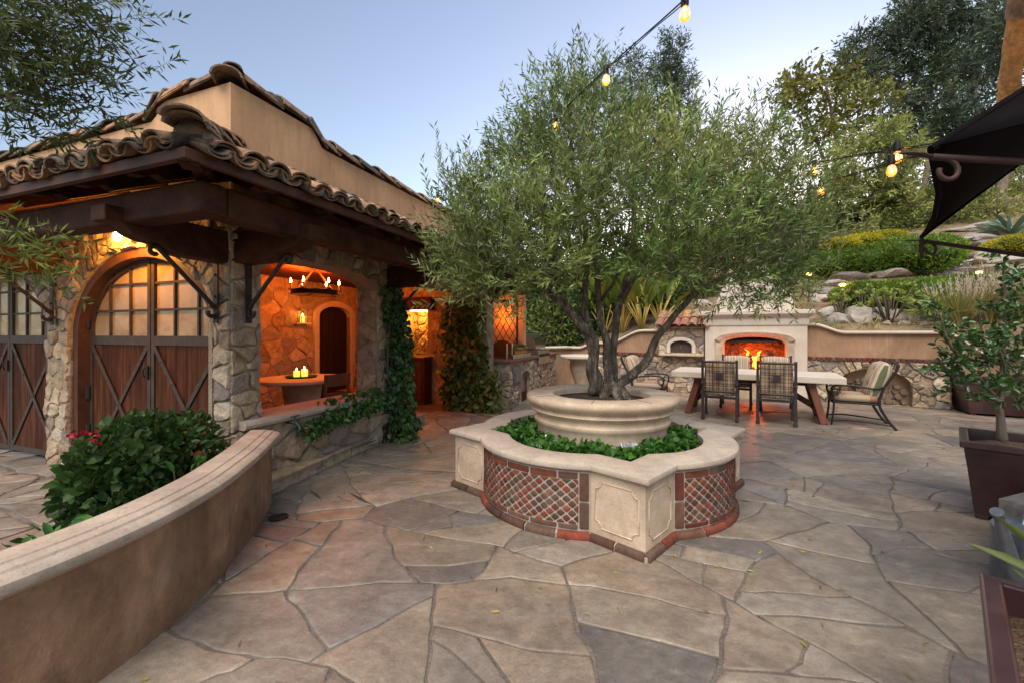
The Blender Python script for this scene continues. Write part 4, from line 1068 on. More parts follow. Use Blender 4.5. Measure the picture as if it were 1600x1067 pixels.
# drooping sprays under the crown
for (u, v, Y, n) in [(1120, 470, 3.6, 8), (1160, 478, 3.65, 8), (1200, 470, 3.8, 8), (1240, 480, 4.0, 8), (800, 470, 3.45, 7), (740, 470, 3.5, 8), (705, 455, 3.6, 6), (850, 470, 3.5, 6), (1060, 440, 3.5, 5)]:
    c = np.array(OP(u, v-35, Y)); st = c[None]+NR.normal(size=(n, 3))*.1; d = NR.normal(size=(n, 3))*.6+np.array([0, -.1, -.6]); L = NR.uniform(.2, .34, n)
    parts.append(twigs(st, d, L, 16, .072, .014, rise=-.1, spread=.8, var=.2, fold=.15)); stems_t.append((st, norm(d), L))
v, f, c = join_np(parts); mesh_np('crown', v, f, c, M['olive'], olive)
def stems_mesh(name, lst, w, m, parent):
    V, Fc = [], []; b = 0
    for st, d, L in lst:
        n = len(st); r = NR.normal(size=(n, 3)); s = norm(np.cross(d, r)); t = np.cross(d, s)
        e = st+d*L[:, None]*.95
        for k in range(3):
            a = 2*PI*k/3; V.append(st-d*.06+(s*math.cos(a)+t*math.sin(a))*w)
        V.append(e)
        i = np.arange(n)+b
        for k in range(3): Fc.append(np.stack([i+k*n, i+((k+1) % 3)*n, i+3*n], 1))
        b += 4*n
    V = np.concatenate(V); Fc = np.concatenate(Fc); return mesh_np(name, V, Fc, np.ones((len(V), 3)), m, parent)
stems_mesh('twig_sprays', stems_t, .003, M['twig'], olive)

# ================================================================== dining set
TB = 0.0
tb_c = Vector((2.81, 7.54, 0)); tE = Vector((4.95, 6.31, 0)); td = (tE-tb_c).normalized(); tn = Vector((-td.y, td.x, 0)); tl = (tE-tb_c).length; trz = math.atan2(td.y, td.x)
table = empty('dining_table', tb_c+td*tl/2+tn*.525, trz, 'long outdoor dining table with thick pale top on splayed red timber legs', 'table')
mb = MB(); mb.bb(-tl/2, tl/2, -.525, .525, .63, .735); mb.build('tabletop', M['tablestone'], table, bevel=.012)
for sx in (-1, 1):
    for sy in (-1, 1):
        mb = MB(); mb.beam((sx*(tl/2-.26), sy*.4, 0), (sx*(tl/2-.42), sy*.34, .6), .15, .1, up=Vector((1, 0, .0))); mb.build('leg', M['redwood'], table, bevel=.008)
    mb = MB(); mb.bb(sx*(tl/2-.42)-.06, sx*(tl/2-.42)+.06, -.45, .45, .565, .629); mb.build('crossbeam', M['redwood'], table, bevel=.006)
    mb = MB(); mb.beam((sx*(tl/2-.33), 0, .2), (sx*.35, 0, .56), .07, .09); mb.bb(sx*(tl/2-.33)-.05, sx*(tl/2-.33)+.05, -.33, .33, .16, .26); mb.build('brace', M['redwood'], table, bevel=.006)
mb = MB(); mb.bb(-tl/2+.48, tl/2-.48, -.05, .05, .54, .629); mb.build('stretcher', M['redwood'], table, bevel=.006)
CREAM, MAR, GRN, TAN, BRN = (.5, .42, .3), (.2, .055, .04), (.12, .13, .07), (.36, .22, .1), (.09, .045, .03)
M['plaid'] = stripes('plaid_fabric', [(0, CREAM), (.22, MAR), (.3, CREAM), (.42, TAN), (.55, GRN), (.62, CREAM), (.74, BRN), (.8, TAN), (.9, MAR)], 0, .2, 2)
M['stripe'] = stripes('striped_fabric', [(0, CREAM), (.3, MAR), (.36, CREAM), (.5, GRN), (.6, CREAM), (.78, TAN), (.86, CREAM), (.93, BRN)], 0, .1)
M['seatstripe'] = stripes('faded_striped_fabric', [(0, (.42, .33, .25)), (.3, (.25, .12, .08)), (.42, (.42, .32, .22)), (.6, (.22, .15, .1)), (.7, (.4, .3, .2)), (.88, (.3, .16, .1))], 0, .12)
def cushion(mb, c, d, puff=.4, M3=None, n=9, tuft=False):
    """pillow-shaped block: thick in the middle, thin at the seam"""
    M3 = M3 or Matrix.Identity(3); c = Vector(c); vs = []; k = (n+1)**2
    for sgn in (1, -1):
        for j in range(n+1):
            for i in range(n+1):
                x, z = 2*i/n-1, 2*j/n-1
                ex = (1-abs(x)**4)*(1-abs(z)**4); t = (1-puff)+puff*ex**.5
                if tuft: t *= 1-.22*math.exp(-((abs(x)-.42)**2+(abs(z)-.42)**2)/.02)-.06*(math.cos(x*7)*math.cos(z*7))
                q = 1-.05*(x*x*z*z)
                vs.append(c+M3 @ Vector((x*d[0]/2*q, sgn*d[1]/2*t, z*d[2]/2*q)))
    fs = []
    for s in range(2):
        for j in range(n):
            for i in range(n):
                a = s*k+j*(n+1)+i; q = (a, a+1, a+n+2, a+n+1); fs.append(q if s else tuple(reversed(q)))
    ed = [j for j in range(n+1)]+[(j)*(n+1)+n for j in range(1, n+1)]+[n*(n+1)+i for i in range(n-1, -1, -1)]+[j*(n+1) for j in range(n-1, 0, -1)]
    for a, b in zip(ed, ed[1:]+ed[:1]): fs.append((a, b, k+b, k+a))
    mb.add(vs, fs)
RX = lambda a: Matrix.Rotation(a, 3, 'X')
def dining_chair(loc, rz, label, fab='plaid'):
    t = empty('dining_armchair', loc, rz, label, 'chair', 'chairs along the outdoor table'); m = M['chairmetal']
    lean = -.05
    for sx in (-1, 1):
        mb = MB(); x = sx*.245
        mb.beam((x, -.27, .0), (x, -.27, .44), .042, .042); mb.beam((x, -.27, .4), (x, -.27+lean, .955), .038, .038)
        mb.tube([(x, -.27+lean, .95), (x, -.27+lean, .975)], [.024, .02], 8); mb.box((x, -.27, .03), (.055, .055, .06)); mb.box((x, -.27-.03, .6), (.05, .05, .03))
        mb.build('leg', m, t, bevel=.004)
        mb = MB(); mb.beam((x, .25, 0), (x, .25, .6), .038, .038); mb.box((x, .25, .03), (.05, .05, .06)); mb.build('leg', m, t, bevel=.004)
        mb = MB(); pts = [(x, -.3, .63), (x, -.12, .655), (x, .1, .64), (x, .25, .61), (x, .31, .57), (x, .29, .535), (x, .255, .545)]
        mb.tube(pts, .017, 8); mb.build('armrest', m, t, smooth=True, auto=50)
    mb = MB(); mb.bb(-.245, .245, -.26, -.225, .35, .39); mb.bb(-.245, .245, .235, .27, .35, .39); mb.bb(-.26, -.225, -.24, .25, .35, .39); mb.bb(.225, .26, -.24, .25, .35, .39); mb.build('seat_frame', m, t, bevel=.004)
    mb = MB(); yb = lambda z: -.27+lean*(z-.42)/.53
    top = [(x, yb(.94)-.03*(1-(x/.245)**2), .94-.02*(1-(x/.245)**2)*0) for x in [-.245+.49*i/8 for i in range(9)]]
    mb.tube(top, .017, 8)
    lowr = [(x, yb(.47)-.03*(1-(x/.245)**2), .47) for x in [-.245+.49*i/8 for i in range(9)]]; mb.tube(lowr, .017, 8)
    for x in (-.095, .095): mb.beam((x, yb(.47)-.028, .47), (x, yb(.94)-.028, .94), .011, .011)
    for z in (.86, .56): mb.tube([(x, yb(z)-.03*(1-(x/.245)**2), z) for x in [-.245+.49*i/8 for i in range(9)]], .006, 6)
    for z in (.765, .655): mb.beam((-.095, yb(z)-.029, z), (.095, yb(z)-.029, z), .009, .009)
    mb.box((0, yb(.71)-.03, .71), (.105, .012, .105)); 
    for x in (-.067, .067): mb.beam((x, yb(.655)-.029, .655), (x, yb(.765)-.029, .765), .006, .006)
    mb.build('back_frame', m, t, smooth=True, auto=50)
    mb = MB(); cushion(mb, (0, -.225, .69), (.44, .1, .54), .45, RX(.08), tuft=True); mb.build('back_cushion', M[fab], t, smooth=True)
    mb = MB(); cushion(mb, (0, 0, .44), (.46, .11, .48), .35, RX(PI/2)); mb.build('seat_cushion', M['plaid'], t, smooth=True)
    return t
r0 = Vector((4.015, 6.485, 0)); r1 = Vector((3.32, 6.83, 0)); a3 = trz
dining_chair(r0+tn*.27, a3, 'right of two plaid cushioned metal armchairs with backs to the planter')
dining_chair(r1+tn*.27, a3, 'left of two plaid cushioned metal armchairs with backs to the planter')
dining_chair(Vector((4.3, 8.19, 0))-tn*.05, a3+PI, 'left of two armchairs on the fireplace side of the table', 'stripe')
dining_chair(Vector((4.86, 7.86, 0))-tn*.05, a3+PI, 'right of two armchairs on the fireplace side of the table', 'stripe')
def end_chair(loc, rz, label):
    t = empty('tufted_armchair', loc, rz, label, 'chair', 'tufted armchairs at the table ends'); m = M['black']
    for sx in (-1, 1):
        x = sx*.26
        mb = MB(); q = smooth_path([(x, -.46, 0), (x, -.37, .12), (x, -.28, .3), (x, -.27, .42), (x, -.33, .62), (x, -.44, .82), (x, -.48, .93)], 4); mb.tube(q, .018, 8); mb.build('leg', m, t, smooth=True, auto=50)
        mb = MB(); q = smooth_path([(x, .3, 0), (x, .275, .2), (x, .27, .4), (x, .3, .52), (x, .26, .6), (x, .05, .61), (x, -.2, .58), (x, -.33, .62)], 4); mb.tube(q, .014, 8)
        sc = [(x, .25-.06*math.cos(a)*(1-a/14), .5+.06*math.sin(a)*(1-a/14)) for a in [i*.6 for i in range(13)]]; mb.tube(sc, .009, 6); mb.build('leg', m, t, smooth=True, auto=50)
        mb = MB(); q = smooth_path([(x, .29, .07), (x, .1, .095), (x, -.2, .075), (x, -.43, .05)], 5); mb.tube(q, .012, 6); mb.build('stretcher', m, t, smooth=True)
    mb = MB(); mb.bb(-.26, .26, -.29, .29, .335, .365); mb.build('seat_frame', m, t, bevel=.006)
    mb = MB(); mb.tube([(-.26, -.48, .93), (-.1, -.5, .95), (.1, -.5, .95), (.26, -.48, .93)], .016, 8)
    for x in (-.13, 0, .13): mb.tube([(x, -.3, .4), (x, -.36, .62), (x, -.47, .85), (x, -.5, .95)], .007, 6)
    mb.build('back_frame', m, t, smooth=True)
    mb = MB(); cushion(mb, (0, -.28, .69), (.5, .24, .58), .8, RX(.3), n=14, tuft=True); mb.build('back_cushion', M['stripe'], t, smooth=True)
    mb = MB(); cushion(mb, (0, .02, .425), (.52, .12, .56), .3, RX(PI/2)); mb.build('seat_cushion', M['seatstripe'], t, smooth=True)
    return t
end_chair(Vector((5.27, 6.6, 0)), trz+PI/2, 'tufted striped armchair with curved iron legs at the right table end')
end_chair(Vector((2.62, 8.12, 0)), trz-PI/2, 'tufted striped armchair behind the olive trunk at the left table end')
# ================================================================== retaining wall, fireplace, oven
WR = -PI/6
fw = lambda x, z, d: Vector((x, -d, z)); fws = lambda x, z, d: Vector((x, .18-d, z))
wall = empty('retaining_wall', W0, WR, 'tan stucco retaining wall with curved cap on a rubble stone base', 'retaining wall')
nw = Arch(-1.09, .03, .36, .34)
mb = MB(); wall_open(mb, fw, -1.62, .55, -.05, .84, .55, [nw]); mb.bb(-1.15, .1, .55, .6, 0, .84); wall_open(mb, fw, -6.4, -4.5, -.05, .84, .3, []); mb.bb(-1.15, .1, .06, .6, -.03, .004)
mb.build('base_mortar', M['mortar'], wall)
mb = MB(); stones(mb, fw, -1.62, .55, 0, .83, .15, 1.7, opens=[nw], extra=[e for e in nw.ring(.1, .085) if e[1] > .4], h=.06); stones(mb, lambda x, z, d: Vector((.55+d, x, z)), 0, .3, 0, .83, .15, 1.6, h=.05); mb.build('stone_base', M['stone'], wall, smooth=True, auto=33)
mb = MB(); stones(mb, fw, -6.4, -4.55, 0, .83, .15, 1.7, h=.06); mb.build('stone_base', M['stone'], wall, smooth=True, auto=33)
mb = MB()
for a, b in ((-1.62, .57), (-6.4, -4.55)):
    mb.bb(a, b, -.03, .2, .835, .85, col=(.5, .45, .4)); x = a
    while x < b-.05: e = min(b, x+.082); mb.bb(x+.004, e-.004, -.05+uni(-.006, .006), .2, .845, .905+uni(-.004, .004), col=brick_col()); x = e
mb.build('brick_band', M['brick'], wall, bevel=.008)
def wtop(s):
    def sm(a, b, x): k = max(0, min(1, (x-a)/(b-a))); return k*k*(3-2*k)
    if s > -2.6: z = 1.60-.17*sm(-1.5, -.95, s)-.42*sm(.5, 1.15, s)
    else: z = 1.02+.13*sm(-6.7, -6.3, s)+.33*sm(-5.9, -5.0, s)
    return z
mb = MB(); xs = [-7.0+.08*i for i in range(int((-4.4+7.0)/.08)+1)]; xs2 = [-1.66+.07*i for i in range(int((3.4+1.66)/.07)+1)]
for X in (xs, xs2):
    for a, b in zip(X[:-1], X[1:]):
        za, zb = wtop(a)-.05, wtop(b)-.05
        mb.add([fws(a, 0, 0), fws(b, 0, 0), fws(b, zb, 0), fws(a, za, 0), fws(a, 0, -.2), fws(b, 0, -.2), fws(b, zb, -.2), fws(a, za, -.2)], [(0, 1, 2, 3), (5, 4, 7, 6), (3, 2, 6, 7)])
mb.build('stucco_face', M['stucco_tan'], wall, smooth=True, auto=30)
cp = [(.05, -.06), (.075, -.05), (.085, -.03), (.08, -.008), (.06, .004), (-.22, .006), (-.25, -.02), (-.24, -.06)]
mb = MB()
for X in (xs, xs2): mb.sweep([(x, .18, wtop(x)) for x in X], cp)
mb.build('wall_cap', M['castpale'], wall, smooth=True, auto=40)
# low wall from the retaining wall to the grill counter
e0 = W(-6.95, .18); e1 = H(8.1, -.3)
lowr = MB(); pth = [(e1.x, e1.y), (e0.x, e0.y)]; lowr.sweep(pth, [(0, -.03), (0, .98), (-.2, .98), (-.2, -.03)])
lo2 = lowr.build('low_stucco_wall', M['stucco_tan'], None, label='low plain tan stucco wall behind the vase shaped pedestal', cat='wall')
mb = MB(); mb.sweep(pth, [(o, z+1.03) for o, z in cp]); mb.build('wall_cap', M['castpale'], lo2, smooth=True, auto=40)

fp = empty('outdoor_fireplace', W(-2.58, -.12), WR, 'pale cast stone outdoor fireplace with arched firebox, mantel and tapering chimney', 'fireplace')
fo = Arch(-.59, .59, 1.16, .15, .4); ff = lambda x, z, d: Vector((x, -d, z))
mb = MB(); wall_open(mb, ff, -.965, .965, -.02, 1.56, .55, [fo]); mb.build('surround', M['castpale'], fp)
mb = MB(); n = 18                    # arch moulding
def am(i, k): x = -.59-k+(1.18+2*k)*i/n; return (x, 1.16+k*.55+.15*math.sqrt(max(0, 1-((x)/(.59+k))**2))*(1+.3*k))
for i in range(n):
    for k0_, k1_, d0, d1 in ((.0, .05, .012, .03), (.05, .085, .03, .05), (.085, .17, .055, .075)):
        a, b, c, d = am(i, k0_), am(i+1, k0_), am(i+1, k1_), am(i, k1_)
        mb.add([ff(*a, d0), ff(*b, d0), ff(*c, d1), ff(*d, d1), ff(*d, 0), ff(*c, 0), ff(*a, 0), ff(*b, 0)], [(0, 1, 2, 3), (3, 2, 5, 4), (1, 0, 6, 7)])
for sx in (-1, 1):
    a, b = sorted((sx*.6, sx*.74)); mb.bb(a, b, -.035, .0, .0, 1.16+.03)
mb.build('arch_moulding', M['cast'], fp, smooth=True, auto=25)
mb = MB()
def ledge(prof, hw, dp):
    mb.sweep([(-hw, dp), (-hw, 0), (hw, 0), (hw, dp)], prof)
ledge([(-.03, 1.56), (.02, 1.56), (.03, 1.6), (.03, 1.7), (.045, 1.72), (.075, 1.75), (.11, 1.775), (.125, 1.8), (.125, 1.865), (.115, 1.875), (-.03, 1.876)], .965, .6)
mb.bb(-.96, .96, .02, .6, 1.56, 1.874); mb.build('mantel', M['castpale'], fp, smooth=True, auto=30)
mb = MB()
A = [(-.8, .02, 1.876), (.8, .02, 1.876), (.8, .6, 1.876), (-.8, .6, 1.876), (-.42, .1, 2.95), (.42, .1, 2.95), (.42, .55, 2.95), (-.42, .55, 2.95)]
mb.add(A, [(0, 1, 5, 4), (1, 2, 6, 5), (2, 3, 7, 6), (3, 0, 4, 7), (4, 5, 6, 7)]); mb.bb(-.5, .5, .04, .61, 2.93, 3.0); mb.build('chimney', M['castpale'], fp, bevel=.01)
mb = MB(); mb.bb(-.59, .59, .5, .55, .35, 1.4); mb.bb(-.64, -.592, .01, .55, .35, 1.2); mb.bb(.592, .64, .01, .55, .35, 1.2); mb.bb(-.62, .62, .01, .55, .34, .4)
for r in range(9):
    for k in range(6):
        x = -.58+.2*k+(.1 if r % 2 else 0)
        if x < .57: mb.bb(x+.005, min(x+.19, .585), .488, .5, .41+r*.105, .41+r*.105+.095)
mb.build('firebox', M['firebrick'], fp)
mb = MB(); mb.bb(-.6, .6, -.22, -.0, -.02, .38); mb.bb(-.64, .64, -.26, -.002, .38, .42); mb.build('hearth', M['cast'], fp, bevel=.008)
for i, (x0, y0, z0, x1, y1, z1, r) in enumerate(((-.32, .28, .6, .3, .3, .62, .07), (-.28, .38, .62, .34, .24, .7, .06), (-.2, .2, .75, .25, .38, .92, .05), (-.1, .34, .85, .2, .18, .8, .05))):
    lg = MB(); lg.tube([(x0, y0, z0), ((x0+x1)/2, (y0+y1)/2, (z0+z1)/2+.01), (x1, y1, z1)], [r, r*1.08, r*.95], 10, wob=.3)
    o = lg.build('burning_log', M['log'], None, smooth=True, auto=50, label='charred log burning in the fireplace', cat='log', group='logs burning in the fireplace'); o.location = fp.location; o.rotation_euler.z = WR
mb = MB(); mb.bb(-.4, .4, .14, .16, .5, .53); mb.bb(-.4, .4, .42, .44, .5, .53)
for k in range(5): mb.bb(-.36+.18*k-.01, -.36+.18*k+.01, .12, .46, .53, .55); mb.bb(-.36+.18*k-.01, -.36+.18*k+.01, .12, .135, .4, .66)
o = mb.build('fire_grate', M['black'], None, label='black iron grate holding the logs in the fireplace', cat='grate'); o.location = fp.location; o.rotation_euler.z = WR
fire = empty('log_fire', fp.location, WR, 'orange log fire burning in the cast stone fireplace', 'fire')
for i, (x, y, z, h, r) in enumerate(((.0, .16, .66, .36, .05), (.06, .14, .62, .42, .06), (-.3, .24, .68, .3, .045), (-.13, .24, .9, .2, .04), (-.36, .3, .7, .2, .03), (.1, .22, .9, .17, .035), (.24, .24, .7, .24, .04))):
    mb = MB(); pts, rad = [], []
    for k in range(9):
        t = k/8; pts.append((x+.05*math.sin(t*5+i*2)*t, y+.02*math.cos(t*4+i), z+h*.75*t)); rad.append(max(.002, r*(math.sin(PI*min(1, t*1.0+.18))**.8)*(1-t*.55)))
    mb.tube(pts, rad, 8, flat=.6); mb.build('flame', M['fire'], fire, smooth=True)
mb = MB()
for k in (-.36, .36): mb.beam((k, .03, .42), (k, .03, 1.2), .012, .012)
mb.beam((-.36, .03, 1.2), (.36, .03, 1.2), .012, .012); mb.build('screen_frame', M['black'], fp)
mb = MB(); mb.bb(-.58, .58, .05, .5, 1.2, 1.24); mb.build('damper', M['black'], fp)

oven = empty('pizza_oven', W(-4.07, -.06), WR, 'small stone pizza oven with arched iron door and clay tile roof beside the fireplace', 'oven')
oo = Arch(-.24, .24, 1.1, .12, .93)
mb = MB(); wall_open(mb, ff, -.5, .5, -.02, 1.52, .55, [oo]); mb.build('oven_mortar', M['mortar'], oven)
mb = MB(); stones(mb, ff, -.5, .49, 0, 1.5, .14, 1.8, opens=[Arch(-.33, .33, 1.12, .2, .84)], h=.05); stones(mb, lambda x, z, d: Vector((-.5-d, x, z)), 0, .5, .85, 1.5, .14, 1.6, h=.05); mb.build('oven_wall', M['stone'], oven, smooth=True, auto=33)
mb = MB(); n = 12
for i in range(n):
    a0, a1 = PI-PI*i/n, PI-PI*(i+1)/n; q = lambda a, k: ((.24+k)*math.cos(a), 1.1+(.12+k)*math.sin(a))
    p = [q(a0, 0), q(a1, 0), q(a1, .08), q(a0, .08)]; mb.add([ff(*z, .06) for z in p]+[ff(*z, -.1) for z in p], [(3, 2, 1, 0), (0, 1, 5, 4), (2, 3, 7, 6)])
for a, b in ((-.32, -.24), (.24, .32)): mb.bb(a, b, -.06, .05, .93, 1.1)
mb.build('oven_arch', M['castpale'], oven)
mb = MB(); n = 14; mb.add([ff(-.24+.48*i/n, oo.top(-.24+.48*i/n), -.03) for i in range(n+1)]+[ff(.24, .93, -.03), ff(-.24, .93, -.03)], [tuple(range(n+3))[::-1]])
dv = mb.build('oven_door', M['strapiron'], oven); mb = MB(); mb.tube([(.0, .03, 1.0), (-.005, -.02, 1.06), (.01, -.02, 1.12), (.0, .03, 1.16)], .008); mb.build('handle', M['steel'], dv)
mb = MB(); mb.bb(-.42, .5, -.2, .0, .86, .915); mb.build('ledge', M['cast'], oven, bevel=.012)
mb = MB(); mb.add([(-.56, -.1, 1.5), (.5, -.1, 1.5), (.5, .6, 1.86), (-.56, .6, 1.86), (-.56, .6, 1.5), (.5, .6, 1.5)], [(0, 1, 2, 3), (0, 3, 4), (1, 5, 2)])
for k in range(6):
    x = -.5+.19*k
    for q in range(2):
        y0, y1 = -.17+q*.36, .25+q*.36; z0, z1 = 1.53+(y0+.1)*.51, 1.53+(y1+.1)*.51
        c = lambda: tuple(v*uni(.8, 1.2) for v in RND.choice([(.38, .17, .1), (.42, .2, .12), (.33, .17, .12), (.3, .2, .16)]))
        tile(mb, (x, y0, z0+.05), (x, y1, z1+.03), ZUP, .1, .085, col=c()); tile(mb, (x+.095, y0+.02, z0+.06), (x+.095, y1, z1+.05), ZUP, .085, .075, False, col=c())
mb.build('oven_roof', M['tile'], oven, smooth=True, auto=40)

# firewood, every log its own piece
k = 0
for r in range(5):
    z = .065+r*.098; wv = .5 if r < 3 else (.42 if r == 3 else .3)
    n = int(2*wv/.105)
    for i in range(n):
        x = -.53-wv+.06+i*.112+(.05 if r % 2 else 0); rr = uni(.042, .066)
        if x > -.06 or x < -1.03 or (z+rr) > nw.top(x)-.01: continue
        mb = MB(); a = uni(-.06, .06); y0 = uni(.05, .12)
        mb.tube([(0, y0, 0), (a*.5, y0+.2, .005), (a, y0+.4, 0)], [rr, rr*1.05, rr], 9, wob=.35)
        o = mb.build('firewood_log', M['log'], None, smooth=True, auto=50, label='cut firewood log stacked in the low stone arch', cat='firewood', group='firewood stacked in the stone arch')
        c = MB(); c.lathe([(0.0, 0), (rr*.86, 0.0)], 9); 
        for v in range(len(c.v)): x_, y_, z_ = c.v[v]; c.v[v] = (x_, y0-.003, y_)
        c.build('cut_end', M['logend'], o); o.location = W(x+uni(-.012, .012), uni(0, .06), z+uni(-.008, .012)); o.rotation_euler.z = WR+uni(-.08, .08); k += 1

# vase pedestal behind the planter
ped = MB(); prof = [(.0, 0), (.24, 0), (.24, .07), (.2, .1), (.15, .14), (.13, .2), (.14, .3), (.19, .45), (.235, .58), (.25, .68), (.24, .76), (.23, .78), (.27, .8), (.27, .83)]
ped.lathe(prof, 32); o = ped.build('vase_pedestal', M['cast'], None, smooth=True, auto=40, label='cast stone vase shaped pedestal table behind the olive trunk', cat='pedestal'); o.location = (1.52, 9.4, 0)
mb = MB(); mb.lathe([(.27, .83), (.44, .84), (.46, .86), (.46, .9), (.44, .915), (0, .916)], 36); mb.build('pedestal_top', M['castpale'], o, smooth=True, auto=40)

# ------------------------------------------------------------------ grill counter
gc = empty('grill_counter', H(4.85, 0), HROT, 'stone faced outdoor grill counter with arched wooden door and steel panel', 'counter')
gf = lambda x, z, d: Vector((x, -.66-d, z)); gs = lambda x, z, d: Vector((-d, -.66+x, z))
ga = Arch(.62, 1.18, .38, .26, .0)
mb = MB(); wall_open(mb, gf, .02, 3.3, -.03, .84, .3, [ga]); wall_open(mb, gs, .02, .66, -.03, .84, .2, []); mb.bb(.3, 3.3, -.6, 0, .2, .83); mb.build('counter_mortar', M['mortar'], gc)
mb = MB(); stones(mb, gf, 0, 3.3, 0, .83, .12, 1.5, opens=[Arch(.1, .5, .8, 0, .42), ga], h=.045); stones(mb, gs, 0, .66, 0, .83, .12, 1.5, h=.04); mb.build('counter_wall', M['stone'], gc, smooth=True, auto=33)
mb = MB(); mb.bb(-.05, 3.35, -.72, .02, .842, .9, col=(.2, .1, .07)); mb.build('brick_top', M['brick'], gc, bevel=.01)
for k in range(1): 
    for v in mb.c: pass
mb = MB(); mb.bb(.13, .47, -.72, -.66, .46, .77); mb.bb(.16, .44, -.735, -.72, .49, .74); mb.build('steel_panel', M['galv'], gc, bevel=.006)
mb = MB(); n = 10; 
for i in range(5): x0 = .62+.112*i; mb.bb(x0+.003, x0+.109, -.6, -.55, .02, min(ga.top(x0+.02), ga.top(x0+.09))); 
mb.build('arched_door', M['plank'], gc, bevel=.004)
gr = empty('barbecue_grill', H(5.25, -.36, .9), HROT, 'barbecue grill with brass tinted steel hood and steel posts on the stone counter', 'grill')
mb = MB(); n = 16; A = []
for i in range(n+1):
    a = PI*i/n; A.append((-.26*math.cos(a)*1.0, .02+.34*math.sin(a)**.8))
for x0, x1 in ((0, .75),): mb.add([(x0, y, z) for y, z in A]+[(x1, y, z) for y, z in A], [tuple(range(n+1))[::-1], tuple(n+1+i for i in range(n+1))]+[(i, i+1, n+2+i, n+1+i) for i in range(n)])
mb.build('hood', M['brassy_steel'], gr, smooth=True, auto=40)
mb = MB(); mb.bb(-.02, .77, -.3, .28, 0.002, .03); mb.bb(-.3, .77, -.34, -.3, .002, .09); mb.build('grill_body', M['steel'], gr, bevel=.005)
mb = MB(); mb.tube([(.08, -.27, .2), (.08, -.33, .2), (.67, -.33, .2), (.67, -.27, .2)], .012); mb.build('handle', M['steel'], gr)
for x in (-.28, .0):
    mb = MB(); mb.tube([(x, -.2, 0), (x, -.2, .3)], .014); mb.build('post', M['steel'], gr)
g2 = empty('gas_grill', H(6.55, -.36, .9), HROT, 'stainless domed gas grill with row of knobs further along the counter', 'grill')
mb = MB()
mb.add([(0, y*1.05, z*1.0+.12) for y, z in A]+[(.8, y*1.05, z+.12) for y, z in A], [tuple(range(n+1))[::-1], tuple(n+1+i for i in range(n+1))]+[(i, i+1, n+2+i, n+1+i) for i in range(n)])
mb.build('hood', M['steel'], g2, smooth=True, auto=40)
mb = MB(); mb.bb(-.03, .83, -.36, .28, -.2, .115); mb.build('grill_body', M['steel'], g2, bevel=.008)
for k in range(4):
    mb = MB(); mb.tube([(.1+.2*k, -.36, .0), (.1+.2*k, -.4, .0)], .032, 10); mb.build('knob', M['black'], g2)
# iron lattice and lit wall behind the grill
lt = empty('iron_lattice', H(5.6, .12, .9), HROT, 'diamond iron lattice screen glowing orange behind the grill', 'lattice')
mb = MB(); w, h = .66, 1.15
ft = lambda x, z: Vector((0, -x, z))
for k in range(-9, 12):
    for sg in (1, -1):
        x0 = k*.14; pts = []
        for t in np.linspace(0, 1, 40):
            x = x0+sg*t*h*.58; z = t*h
            if 0 <= x <= w: pts.append((x, z))
        if len(pts) > 2: mb.beam(ft(*pts[0])+Vector((-.006*sg, 0, 0)), ft(*pts[-1])+Vector((-.006*sg, 0, 0)), .016, .01)
for a, b in (((0, 0), (0, h)), ((w, 0), (w, h)), ((0, 0), (w, 0)), ((0, h), (w, h))): mb.beam(ft(*a), ft(*b), .035, .035)
mb.build('lattice_bars', M['rust'], lt)
mb = MB(); mb.bb(.35, .5, -.68, .3, -.9, 1.3); mb.build('lattice_wall', M['stucco'], lt)

# ================================================================== furniture inside the loggia
rt = empty('round_table', H(2.29, 1.64), HROT, 'round pale stone pedestal table inside the loggia', 'table')
mb = MB(); mb.lathe([(.6, .69), (.64, .7), (.645, .72), (.635, .74), (0, .741)], 40); mb.build('tabletop', M['castpale'], rt, smooth=True, auto=40)
mb = MB(); mb.lathe([(.34, 0), (.34, .06), (.26, .1), (.24, .4), (.28, .66), (.3, .69)], 24); mb.build('pedestal', M['cast'], rt, smooth=True, auto=40)
tr = MB(); tr.lathe([(0, .742), (.2, .742), (.22, .765), (.2, .76), (0, .752)], 24); o = tr.build('candle_tray', M['black'], None, smooth=True, label='dark round tray on the stone table in the loggia', cat='tray'); tp = H(2.33, 1.7); o.location = tp
for x, y, h, lb in ((-.05, -.04, .08, 'left lit pillar candle of three on the dark tray'), (.05, .0, .085, 'right lit pillar candle of three on the dark tray'), (.0, .09, .095, 'rear lit pillar candle of three on the dark tray')):
    c = MB(); c.lathe([(.042, 0), (.044, h), (.03, h-.008), (0, h-.01)], 16); o = c.build('pillar_candle', M['wax'], None, smooth=True, auto=40, label=lb, cat='candle', group='candles on the loggia table'); o.location = tp+Vector((x, y, .756))
    c = MB(); c.tube([(0, 0, h-.01), (0, 0, h+.01), (0, 0, h+.035), (0, 0, h+.05)], [.006, .01, .007, .001], 8); c.build('flame', M['flame'], o, smooth=True)
lamp('candle_light', tp+Vector((0, 0, 1.0)), 1.2, (1, .3, .05), .05)
